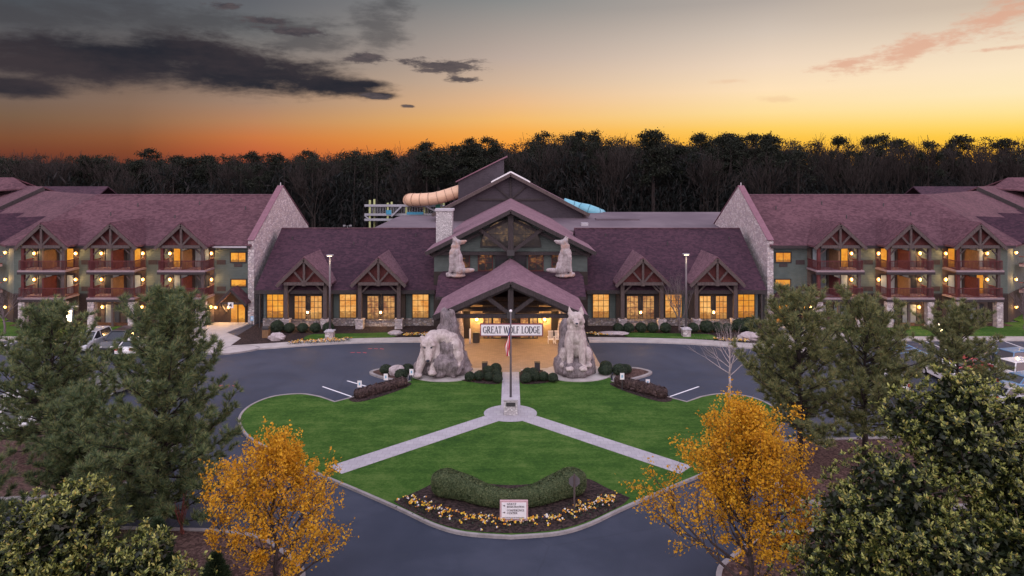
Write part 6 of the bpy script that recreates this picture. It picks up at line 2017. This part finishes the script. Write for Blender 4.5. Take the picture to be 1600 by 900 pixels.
def rocking_chair(loc):
    t = thing('rocking_chair', loc, 'white wooden rocking chair in a row by the entrance', 'chair', 'white rocking chairs by the entrance')
    x, y, z = loc
    part(MB().box(x - 0.28, x + 0.28, y - 0.28, y + 0.25, z + 0.42, z + 0.47), 'seat', M['sign_white'], t)
    bk = MB()
    for k in range(5):
        bk.bar((x - 0.22 + k * 0.11, y + 0.22, z + 0.47), (x - 0.22 + k * 0.11, y + 0.42, z + 1.15), 0.06, 0.025, (0, 1, 0))
    bk.bar((x - 0.28, y + 0.43, z + 1.17), (x + 0.28, y + 0.43, z + 1.17), 0.04, 0.09)
    part(bk, 'backrest', M['sign_white'], t)
    for q in (-1, 1):
        for yy in (-0.22, 0.22):
            part(MB().box(x + q * 0.27 - 0.025, x + q * 0.27 + 0.025, y + yy - 0.025, y + yy + 0.025, z + 0.06, z + (0.66 if yy < 0 else 0.5)), 'leg', M['sign_white'], t)
        part(MB().box(x + q * 0.30 - 0.04, x + q * 0.30 + 0.04, y - 0.3, y + 0.28, z + 0.66, z + 0.69), 'armrest', M['sign_white'], t)
        part(MB().tube([(x + q * 0.27, y - 0.5, z + 0.09), (x + q * 0.27, y - 0.1, z + 0.03), (x + q * 0.27, y + 0.3, z + 0.04), (x + q * 0.27, y + 0.6, z + 0.12)], 0.03, 6), 'rocker', M['sign_white'], t)
    return t


rk = rocking_chair((4.15, 70.6, 0.04))
for k in range(1, 3):
    copy_tree(rk, (4.15 + 0.72 * k, 70.6 + 0.05 * k, 0.04), rz=0.1 * k)

# boulders and stone details on the beds
for (px, py, r, lb, z) in ((621, 588, (0.75, 0.4, 0.55), 'grey boulder standing between the bushes of the left planter', 0.1), (433, 533, (0.9, 0.5, 0.5), 'pale boulder at the corner of the left flower bed', 0.1), (958, 524.5, (1.6, 0.6, 0.22), 'low pile of flat pale stones on the right hall verge', 0.12), (618, 524, (0.8, 0.7, 0.25), 'flat pale stones beside the left hall verge', 0.12), (1172, 532, (1.3, 0.7, 0.5), 'pale boulder beside the right hall walk', 0.1)):
    b = G(px, py, z)
    mb = MB().ball((b[0], b[1], z + r[2] * 0.6), r, 14, 9, 0.13)
    o = mb.build('boulder', M['boulder'], None, smooth=False, origin=b)
    tag(o, lb, 'boulder')
b = (-26.1, 72.9, 0.1)
t = thing('litter_bin', b, 'brown and black bin before the left hall shrubs', 'bin')
part(MB().box(b[0] - 0.33, b[0] + 0.33, b[1] - 0.33, b[1] + 0.33, 0.08, 0.95), 'body', M['wood_warm'], t, bevel=0.02)
part(MB().box(b[0] - 0.36, b[0] + 0.36, b[1] - 0.36, b[1] + 0.36, 0.95, 1.3), 'lid', M['metal_dark'], t, bevel=0.06)


# ================================================================== STATUES
def ell(c, r):
    return ('e', c, r if hasattr(r, '__len__') else (r, r, r))


def limb(a, b, r0, r1, n=7):
    out = []
    for k in range(n):
        f = k / (n - 1)
        out.append(('e', tuple(a[i] + (b[i] - a[i]) * f for i in range(3)), (r0 + (r1 - r0) * f,) * 3))
    return out


def sculpt(prims, voxel, smooth_it=6, mx=1, rz=0.0, scale=1.0):
    """melt ellipsoids into one carved surface; returns (verts, faces)"""
    bm = bmesh.new()
    for _, c, r in prims:
        res = bmesh.ops.create_icosphere(bm, subdivisions=2, radius=1.0)
        for v in res['verts']:
            v.co = Vector((v.co.x * r[0] + c[0], v.co.y * r[1] + c[1], v.co.z * r[2] + c[2]))
    me = bpy.data.meshes.new('sculpt_tmp'); bm.to_mesh(me); bm.free()
    ob = bpy.data.objects.new('sculpt_tmp', me); COL.objects.link(ob)
    md = ob.modifiers.new('r', 'REMESH'); md.mode = 'VOXEL'; md.voxel_size = voxel
    sm = ob.modifiers.new('s', 'SMOOTH'); sm.iterations = smooth_it; sm.factor = 0.5
    dg = bpy.context.evaluated_depsgraph_get()
    ev = ob.evaluated_get(dg).to_mesh()
    vs = [v.co.copy() for v in ev.vertices]
    fs = [list(p.vertices) for p in ev.polygons]
    bpy.data.objects.remove(ob, do_unlink=True)
    R_ = Matrix.Rotation(rz, 3, 'Z')
    out = []
    for v in vs:
        p = Vector((v.x * mx, v.y, v.z)) * scale
        out.append(R_ @ p)
    if mx < 0: fs = [f[::-1] for f in fs]
    return out, fs


from mathutils import noise as mnoise


def carve(vs, amt, scale, streak=0.5, zmax=1e9):
    """chisel marks: push points in and out with stretched noise"""
    out = []
    for v in vs:
        p = Vector((v.x * scale, v.y * scale, v.z * scale * streak))
        k = mnoise.fractal(p, 0.9, 2.1, 4) + 0.5 * abs(mnoise.noise(p * 2.3))
        r = Vector((v.x, v.y, 0)); l = r.length or 1
        out.append(v + (r / l) * k * amt * (1.0 if v.z < zmax else 0.25))
    return out


def statue(name, loc, label, cat, pieces):
    t = thing(name, loc, label, cat)
    L = Vector(loc)
    for nm, (vs, fs), mat in pieces:
        mb = MB().raw([tuple(v + L) for v in vs], fs)
        part(mb, nm, mat, t, smooth=True, recalc=False)
    return t


# seated wolf facing the drive
rock = [ell((0, 0.5, 0.4), (2.0, 1.9, 0.75)), ell((0, 0.3, 0.8), (1.6, 1.6, 0.8)), ell((-1.05, 0.9, 1.6), (0.7, 0.9, 1.7)), ell((-0.95, 1.15, 2.9), (0.55, 0.7, 1.7)), ell((-0.8, 1.2, 3.9), (0.4, 0.5, 0.8)), ell((1.1, 0.9, 1.2), (0.75, 0.9, 1.3)), ell((1.45, 0.4, 0.6), (0.6, 0.8, 0.9)), ell((-1.5, 0.3, 0.7), (0.6, 0.8, 1.0)), ell((0.2, 1.3, 2.4), (1.05, 0.8, 2.4))]
vs, fs = sculpt(rock, 0.10, 3)
rockp = ('rock', ([Vector((v.x * 0.86, v.y, v.z)) for v in carve(vs, 0.26, 1.3, 0.3)], fs), M['sculpt_rock'])
wolf = [ell((0, 0.35, 2.5), (0.86, 0.95, 1.2)), ell((0, -0.02, 3.35), (0.80, 0.72, 0.95)), ell((0, 0.05, 4.15), (0.66, 0.62, 0.62)),
        ell((0.88, 0.35, 1.55), (0.42, 0.75, 0.85)), ell((-0.88, 0.35, 1.55), (0.42, 0.75, 0.85)), ell((0, 0.7, 1.7), (0.8, 0.8, 0.9)),
        ell((0, -0.28, 5.02), (0.60, 0.55, 0.54)), ell((0.38, -0.12, 4.72), (0.32, 0.36, 0.36)), ell((-0.38, -0.12, 4.72), (0.32, 0.36, 0.36)), ell((0, -0.5, 5.18), (0.44, 0.3, 0.26)), ell((0.2, -0.6, 4.98), (0.17, 0.16, 0.13)), ell((-0.2, -0.6, 4.98), (0.17, 0.16, 0.13))]
wolf += limb((0, -0.62, 4.84), (0, -1.15, 4.66), 0.30, 0.19, 6) + limb((0, -0.55, 4.62), (0, -1.0, 4.5), 0.22, 0.14, 5) + [ell((0, -1.24, 4.74), (0.13, 0.10, 0.10))]
for q in (-1, 1):
    wolf += limb((q * 0.40, -0.10, 5.35), (q * 0.47, -0.04, 5.92), 0.24, 0.06, 7)
    wolf += limb((q * 0.42, -0.25, 3.1), (q * 0.42, -0.55, 2.0), 0.38, 0.27, 7) + limb((q * 0.42, -0.55, 2.0), (q * 0.46, -0.75, 0.95), 0.27, 0.24, 7)
    wolf += [ell((q * 0.48, -1.0, 0.86), (0.34, 0.42, 0.22)), ell((q * 0.36, -1.32, 0.82), (0.11, 0.16, 0.15)), ell((q * 0.5, -1.36, 0.82), (0.11, 0.16, 0.15)), ell((q * 0.64, -1.3, 0.82), (0.11, 0.16, 0.15))]
    wolf += [ell((q * 0.95, -0.3, 0.95), (0.3, 0.55, 0.26))]
vs, fs = sculpt(wolf, 0.055, 3)
vs = [Vector((v.x * 1.14, v.y, v.z)) for v in carve(vs, 0.085, 2.6, 0.35)]
eyes = MB()
statue('seated_wolf_statue', (5.62, 59.4, 0.16), 'pale carved stone wolf sitting upright on a rock, ears pricked', 'statue', [rockp, ('wolf', (vs, fs), M['sculpt_wolf'])])
tt = [o for o in bpy.data.objects if o.name == 'seated_wolf_statue'][0]
wl = [o for o in tt.children if o.name.startswith('wolf')][0]
L = Vector((5.62, 59.4, 0.16))
for q in (-1, 1):
    part(MB().ball(tuple(L + Vector((q * 0.23, -0.755, 5.0))), (0.075, 0.03, 0.045), 8, 6), 'eye', M['ink'], wl, smooth=True)
part(MB().ball(tuple(L + Vector((0, -1.335, 4.74))), (0.12, 0.05, 0.08), 8, 6), 'nose', M['ink'], wl, smooth=True)

# bear coming head first down a rock
rock = [ell((0.05, 0.3, 0.45), (2.4, 2.0, 0.8)), ell((0.2, 0.2, 1.3), (1.95, 1.5, 1.3)), ell((0.3, 0.5, 2.4), (1.5, 1.2, 1.3)), ell((0.35, 0.7, 3.5), (1.05, 0.95, 1.0)), ell((0.3, 0.9, 4.3), (0.72, 0.8, 0.8)), ell((-0.08, 0.9, 4.95), (0.3, 0.5, 0.6)), ell((0.6, 0.9, 4.9), (0.34, 0.5, 0.6)), ell((1.5, 0.2, 0.8), (0.75, 0.9, 1.1)), ell((-1.7, 0.0, 0.5), (0.8, 0.9, 0.7)), ell((0.2, -0.9, 1.0), (1.2, 0.9, 1.1)), ell((0.9, -0.9, 0.8), (1.0, 0.9, 0.9)), ell((0.3, -0.5, 2.1), (0.8, 0.7, 1.1))]
vs, fs = sculpt(rock, 0.10, 3)
rockp = ('rock', (carve(vs, 0.42, 1.4, 0.3), fs), M['sculpt_rock'])
bear = [ell((-0.85, -0.2, 3.05), (0.82, 0.8, 0.80)), ell((-0.2, -0.2, 3.3), (0.9, 0.75, 0.62)), ell((0.45, -0.25, 3.05), (0.85, 0.75, 0.66)), ell((0.95, -0.4, 2.4), (0.70, 0.8, 0.85)), ell((1.3, -0.75, 1.7), (0.46, 0.65, 0.8)), ell((1.25, -1.15, 1.1), (0.36, 0.55, 0.3)),
        ell((-1.2, -0.9, 2.72), (0.74, 0.68, 0.78)), ell((-1.22, -1.15, 2.36), (0.56, 0.54, 0.58)), ell((-1.54, -1.42, 2.78), (0.25, 0.19, 0.14)), ell((-0.88, -1.42, 2.78), (0.25, 0.19, 0.14))]
bear += limb((-1.2, -1.35, 2.25), (-1.17, -1.75, 1.66), 0.41, 0.27, 6) + [ell((-1.17, -1.88, 1.6), (0.22, 0.14, 0.16))]
for q in (-1, 1):
    bear += [ell((-1.2 + q * 0.63, -0.75, 3.25), (0.24, 0.15, 0.25))]
bear += limb((-1.5, -0.5, 2.4), (-1.8, -1.0, 1.3), 0.5, 0.4, 7) + limb((-1.8, -1.0, 1.3), (-2.0, -1.45, 0.5), 0.4, 0.34, 6) + [ell((-2.05, -1.65, 0.32), (0.42, 0.5, 0.26))]
bear += limb((-0.6, -0.7, 2.4), (-0.6, -1.25, 1.4), 0.46, 0.36, 7) + limb((-0.6, -1.25, 1.4), (-0.75, -1.6, 0.75), 0.36, 0.32, 6) + [ell((-0.8, -1.8, 0.55), (0.4, 0.46, 0.24))]
vs, fs = sculpt(bear, 0.06, 3)
vs = carve(vs, 0.11, 2.0, 0.4)
LB = Vector((-5.85, 59.9, 0.16))
tb = statue('bear_statue', tuple(LB), 'pale carved stone bear climbing head first down a rock', 'statue', [rockp, ('bear', (vs, fs), M['sculpt_wolf'])])
bl = [o for o in tb.children if o.name.startswith('bear')][0]
for q in (-1, 1):
    part(MB().ball(tuple(LB + Vector((-1.21 + q * 0.29, -1.6, 2.64))), (0.09, 0.06, 0.07), 8, 6), 'eye', M['ink'], bl, smooth=True)
part(MB().ball(tuple(LB + Vector((-1.17, -2.02, 1.62))), (0.16, 0.06, 0.11), 8, 6), 'nose', M['ink'], bl, smooth=True)

# two wolves sitting on the vestibule ridge, heads turned inward
rw = [ell((0.1, 0, 0.16), (0.8, 0.6, 0.24)), ell((-0.6, -0.05, 0.2), (0.42, 0.45, 0.24)), ell((0.15, 0.1, 1.05), (0.68, 0.6, 0.85)), ell((0.0, 0, 1.9), (0.60, 0.52, 1.0)), ell((-0.12, -0.05, 2.6), (0.56, 0.5, 0.62)), ell((-0.06, 0, 3.25), (0.45, 0.42, 0.5)), ell((0.02, 0, 3.72), (0.40, 0.36, 0.36)),
      ell((0.3, -0.15, 0.8), (0.55, 0.5, 0.6))]
rw += limb((0.2, -0.02, 3.72), (0.86, -0.05, 3.86), 0.26, 0.13, 6) + limb((0.2, 0, 3.6), (0.7, -0.02, 3.62), 0.2, 0.1, 5)
rw += limb((-0.18, -0.2, 3.95), (-0.38, -0.2, 4.38), 0.17, 0.04, 5) + limb((-0.05, 0.2, 3.98), (-0.2, 0.24, 4.42), 0.17, 0.04, 5)
for yy in (-0.26, 0.26):
    rw += limb((-0.4, yy, 2.2), (-0.5, yy, 1.2), 0.28, 0.19, 6) + limb((-0.5, yy, 1.2), (-0.58, yy, 0.4), 0.19, 0.17, 5) + [ell((-0.72, yy, 0.34), (0.3, 0.2, 0.16))]
rw += limb((0.6, 0.2, 0.6), (1.05, -0.35, 0.75), 0.26, 0.3, 5) + limb((1.05, -0.35, 0.75), (1.5, -0.4, 0.8), 0.3, 0.22, 5)
vs, fs = sculpt(rw, 0.06, 3)
vs = carve(vs, 0.05, 2.4, 0.45)
for s in (-1, 1):
    v2 = [Vector((v.x * -s * 1.15, v.y * 1.1, v.z)) for v in vs]
    f2 = fs if s < 0 else [f[::-1] for f in fs]
    px = 713 if s < 0 else 882
    x = (px - CX) / FPX * 73.0
    statue('roof_wolf_statue', (x, 73.1, 6.5), 'pale stone wolf on the roof ridge, %s, head turned inward' % ('nearer the chimney' if s < 0 else 'farther from the chimney'), 'statue', [('wolf', (v2, f2), M['sculpt_roof'])])


# ================================================================== WATER SLIDES
def slide_tube(name, label, pts, r, mat, ring_mat, parent_cat):
    sp_ = spline(pts, 6)
    t = thing(name, tuple(sp_[0]), label, parent_cat)
    part(MB().tube(sp_, r, 18), 'tube', mat, t, smooth=True)
    acc = 0; last = sp_[0]
    for a, b in zip(sp_[:-1], sp_[1:]):
        acc += (b - a).length
        if acc > 1.3:
            acc = 0
            d = (b - a).normalized() * 0.05
            part(MB().tube([b - d, b + d], [r * 1.06, r * 1.06], 18), 'flange', ring_mat, t)
    return t


M['slide_tan'] = plain('slide_tan', (0.66, 0.42, 0.27), 0.1, 0.6, 0.35, 0.5)
M['slide_tan_d'] = plain('slide_tan_dark', (0.33, 0.20, 0.14), 0.1, 0.6, 0.5, 0.4)
M['slide_blue'] = plain('slide_blue', (0.16, 0.42, 0.52), 0.1, 0.6, 0.35, 0.5)
M['slide_blue_d'] = plain('slide_blue_dark', (0.06, 0.18, 0.24), 0.1, 0.6, 0.5, 0.4)
M['steel_yellow'] = plain('steel_green_yellow', (0.42, 0.46, 0.20), 0.12, 2, 0.5, 0.4)
M['steel_pale'] = plain('steel_pale', (0.34, 0.34, 0.38), 0.12, 2, 0.5, 0.4)
M['steel_blue'] = plain('steel_blue', (0.05, 0.27, 0.42), 0.12, 2, 0.5, 0.4)
M['steel_green'] = plain('steel_green', (0.03, 0.20, 0.13), 0.12, 2, 0.5, 0.4)
slide_tube('tan_water_slide', 'tan tube water slide curving out of the slide tower', [P(722, 297, 119.5), P(705, 303, 119.5), P(680, 310, 119.5), P(655, 312, 120), P(643, 312, 121), P(640, 313, 124), P(650, 314, 129), P(668, 318, 132)], 1.12, M['slide_tan'], M['slide_tan_d'], 'water slide')
slide_tube('blue_water_slide', 'pale blue tube water slide dropping onto the water park roof', [P(880, 318, 113), P(903, 325, 113), P(918, 328, 112), P(932, 333, 112), P(940, 337, 114), P(938, 342, 119)], 0.95, M['slide_blue'], M['slide_blue_d'], 'water slide')
DP = 122.0
pf = thing('slide_platform', P(640, 355, DP), 'open steel platform with stairs and railings under the tan slide', 'platform')
for d in (DP, DP + 4):
    for px in (578, 606, 635, 663, 690):
        x, _, z1 = P(px, 317, DP)
        part(MB().box(x - 0.16, x + 0.16, d - 0.16, d + 0.16, 0, z1 + (0.5 if px == 578 else 0)), 'column', M['steel_yellow'], pf)
for py in (321, 335, 343):
    z = P(0, py, DP)[2]
    xa_, xb_ = P(570, 0, DP)[0], P(692 if py < 340 else 640, 0, DP)[0]
    part(MB().box(xa_, xb_, DP - 0.3, DP - 0.17, z - 0.2, z + 0.2), 'beam', M['steel_pale'], pf)
    part(MB().box(xa_, xb_, DP - 0.15, DP + 4.2, z - 0.26, z - 0.18), 'deck', M['steel_pale'], pf)
rl = MB()
z0_, z1_ = P(0, 333, DP)[2], P(0, 323, DP)[2]
for k in range(44):
    x = P(580 + k * 2.5, 0, DP)[0]
    rl.box(x - 0.03, x + 0.03, DP - 0.12, DP - 0.06, z0_, z1_)
part(rl, 'railing', M['steel_pale'], pf)
for (a, b) in ((604, 612), (636, 662)):
    part(MB().box(P(a, 0, DP)[0], P(b, 0, DP)[0], DP - 0.4, DP - 0.32, P(0, 335, DP)[2], P(0, 328 if a < 620 else 331, DP)[2]), 'blue_panel', M['steel_blue'], pf)
part(MB().box(P(681, 0, DP)[0], P(688, 0, DP)[0], DP - 0.4, DP - 0.32, P(0, 329, DP)[2], P(0, 319, DP)[2]), 'green_panel', M['steel_green'], pf)
for (a, ya, b, yb_) in ((612, 338, 628, 322), (664, 322, 686, 332)):
    part(MB().bar(P(a, ya, DP - 0.5), P(b, yb_, DP - 0.5), 0.9, 0.25), 'stair', M['steel_pale'], pf)
part(MB().bar(P(570, 337, DP - 0.25), P(580, 345, DP - 0.25), 0.2, 0.2), 'brace', M['steel_pale'], pf)
fl2 = thing('floodlight_mast', P(543, 358, 130), 'thin mast with two small floodlights behind the left hall roof', 'floodlight')
a = P(543, 353, 130)
part(MB().tube([(a[0], 130, 0), a], [0.09, 0.06], 6).bar((a[0] - 0.6, 130, a[2]), (a[0] + 0.6, 130, a[2]), 0.06, 0.06), 'pole', M['metal_grey'], fl2)
for q in (-1, 1):
    part(MB().box(a[0] + q * 0.6 - 0.22, a[0] + q * 0.6 + 0.22, 129.8, 130.1, a[2] - 0.1, a[2] + 0.2), 'lamp_head', M['metal_grey'], fl2)


# ================================================================== CARS
def car_mat(name, c):
    m, N = material(name)
    co = obj_co(N)
    f = N.noise(co, 3.0, 4)
    b = N.new('ShaderNodeBsdfPrincipled')
    N.put(b.inputs['Base Color'], N.mix(N.smooth(f, 0.3, 0.7), tuple(x * 0.92 for x in c), c))
    b.inputs['Roughness'].default_value = 0.28
    b.inputs['Coat Weight'].default_value = 0.6
    o = N.new('ShaderNodeOutputMaterial'); N.put(o.inputs[0], b.outputs[0])
    return m


M['glass_car'] = plain('car_glass', (0.02, 0.024, 0.03), 0.1, 2, 0.08, 0.6)
M['tyre'] = plain('tyre', (0.018, 0.018, 0.019), 0.2, 8, 0.9, 0.1)
M['rim'] = plain('rim', (0.42, 0.42, 0.44), 0.1, 5, 0.35, 0.6)
M['tail'] = plain('tail_lamp', (0.42, 0.012, 0.016), 0.1, 5, 0.3, 0.5)
M['head'] = plain('head_lamp', (0.70, 0.70, 0.72), 0.1, 5, 0.2, 0.5)


def car(loc, rz, color, label, suv=False):
    """length along local x, nose towards +x"""
    t = thing('parked_car', (0, 0, 0), label, 'car', 'parked cars')
    Lc, Wd = (4.8, 1.9) if suv else (4.6, 1.8)
    hood, roof = (1.08, 1.78) if suv else (0.95, 1.45)
    prof = [(-Lc / 2, 0.42), (-Lc / 2 - 0.03, 0.7), (-Lc / 2 + 0.05, hood - 0.02), (-Lc / 2 + 0.5, hood + 0.02), (0.75, hood), (1.6, hood - 0.06), (Lc / 2 - 0.12, hood - 0.25), (Lc / 2, 0.6), (Lc / 2 - 0.02, 0.4)]
    # wheel arches cut into the lower edge
    low = []
    for cx_ in (1.42, -1.38):
        low += [(cx_ + 0.40 * math.cos(math.radians(a)), 0.30 + 0.42 * max(0, math.sin(math.radians(a)))) for a in range(0, 181, 30)]
    body = [(x, -Wd / 2, z) for x, z in prof + low]
    bo = part(MB().prism(body, (0, Wd, 0)), 'body', color, t, bevel=0.05)
    if suv:
        gh = [(-Lc / 2 + 0.12, hood), (-Lc / 2 + 0.42, roof - 0.06), (0.2, roof - 0.06), (1.15, hood)]
    else:
        gh = [(-1.75, hood), (-1.05, roof - 0.05), (0.15, roof - 0.05), (1.15, hood)]
    def cab(pts, w0, w1):
        vs = []
        zmin = min(p[1] for p in pts); zmax = max(p[1] for p in pts)
        for q in (-1, 1):
            for x, z in pts:
                k = (z - zmin) / (zmax - zmin + 1e-6)
                vs.append((x, q * (w0 + (w1 - w0) * k), z))
        n = len(pts)
        fs = [list(range(n))[::-1], list(range(n, 2 * n))] + [[i, (i + 1) % n, (i + 1) % n + n, i + n] for i in range(n)]
        return MB().raw(vs, fs)
    gl = part(cab(gh, Wd / 2 - 0.08, Wd / 2 - 0.25), 'windows', M['glass_car'], t, bevel=0.03)
    rx0, rx1 = gh[1][0], gh[2][0]
    part(MB().prism([(rx0 - 0.06, -(Wd / 2 - 0.27), roof - 0.07), (rx1 + 0.08, -(Wd / 2 - 0.27), roof - 0.07), (rx1 + 0.08, Wd / 2 - 0.27, roof - 0.07), (rx0 - 0.06, Wd / 2 - 0.27, roof - 0.07)], (0, 0, 0.09)), 'roof', color, t, bevel=0.03)
    for q in (-1, 1):
        y0, y1 = q * (Wd / 2 - 0.085), q * (Wd / 2 - 0.24)
        for (xa_, xb_) in ((gh[0][0], gh[1][0]), (gh[3][0], gh[2][0]), (-0.35, -0.3)):
            part(MB().bar((xa_, y0, hood - 0.01), (xb_, y1, roof - 0.03), 0.09, 0.06), 'pillar', color, t)
    for wx in (1.42, -1.38):
        for q in (-1, 1):
            y = q * (Wd / 2 - 0.1)
            wv = part(MB().tube([(wx, y - 0.11, 0.33), (wx, y + 0.11, 0.33)], [0.33, 0.33], 16), 'wheel', M['tyre'], t)
            part(MB().tube([(wx, y + q * 0.1, 0.33), (wx, y + q * 0.125, 0.33)], [0.2, 0.19], 10), 'rim', M['rim'], wv)
    for q in (-1, 1):
        part(MB().box(Lc / 2 - 0.16, Lc / 2 + 0.015, q * 0.62 - 0.2, q * 0.62 + 0.2, 0.62, 0.76), 'headlight', M['head'], t)
        part(MB().box(-Lc / 2 - 0.04, -Lc / 2 + 0.1, q * 0.7 - 0.16, q * 0.7 + 0.16, 0.74, 0.98), 'tail_light', M['tail'], t)
        part(MB().box(0.85, 1.02, q * (Wd / 2 + 0.08) - 0.09, q * (Wd / 2 + 0.08) + 0.09, hood - 0.02, hood + 0.12), 'mirror', color, t)
    part(MB().box(-Lc / 2 - 0.045, -Lc / 2 - 0.02, -0.24, 0.24, 0.52, 0.64), 'plate', M['sign_white'], t)
    t.location = loc; t.rotation_euler = (0, 0, rz)
    return t


CW, CS, CD, CR, CB, CG = (car_mat('paint_white_car', (0.78, 0.78, 0.80, 1)), car_mat('paint_silver_car', (0.42, 0.44, 0.47, 1)), car_mat('paint_black_car', (0.03, 0.032, 0.04, 1)), car_mat('paint_red_car', (0.42, 0.03, 0.035, 1)), car_mat('paint_blue_car', (0.10, 0.22, 0.38, 1)), car_mat('paint_grey_car', (0.12, 0.125, 0.135, 1)))
UP = math.radians(90)
car((-42.3, 68.8, 0), -UP, CS, 'silver sport utility car facing the drive beside a black one, left car park', True)
car((-39.5, 69.0, 0), -UP, CD, 'black sport utility car between the silver car and the white one with red tail lights', True)
car((-36.9, 67.4, 0), UP, CW, 'white car with red tail lights nearest the left wing walk')
car((-36.4, 49.6, 0), math.radians(170), CW, 'white car at the left picture edge beside the dark pine', True)
car((-35.0, 46.8, 0), math.radians(8), CW, 'white car showing red tail lights below another white car, left picture edge')
car((-33.0, 55.2, 0), math.radians(175), CG, 'grey car glimpsed through the dark left pine')
car((-29.5, 58.8, 0), UP, CW, 'white car glimpsed between the two big left pines')
car((37.2, 58.6, 0), -UP, CW, 'white car glimpsed behind the slim open pine, right car park')
car((40.4, 60.4, 0), math.radians(20), CR, 'red car seen through the small pine, right car park')
car((43.2, 62.3, 0), math.radians(25), CD, 'black car behind the red one, right car park')
car((46.4, 61.8, 0), math.radians(15), CB, 'blue car at the right picture edge, uppermost of its row', True)
car((44.2, 58.6, 0), math.radians(15), CW, 'white car below the blue one at the right picture edge', True)
car((42.0, 55.4, 0), math.radians(12), CB, 'small blue car below the white one at the right picture edge')
car((38.6, 52.4, 0), math.radians(10), CS, 'silver car mostly hidden by the magnolia, right car park')
car((31.0, 56.5, 0), UP, CW, 'white car glimpsed behind the tall open pine, right car park')
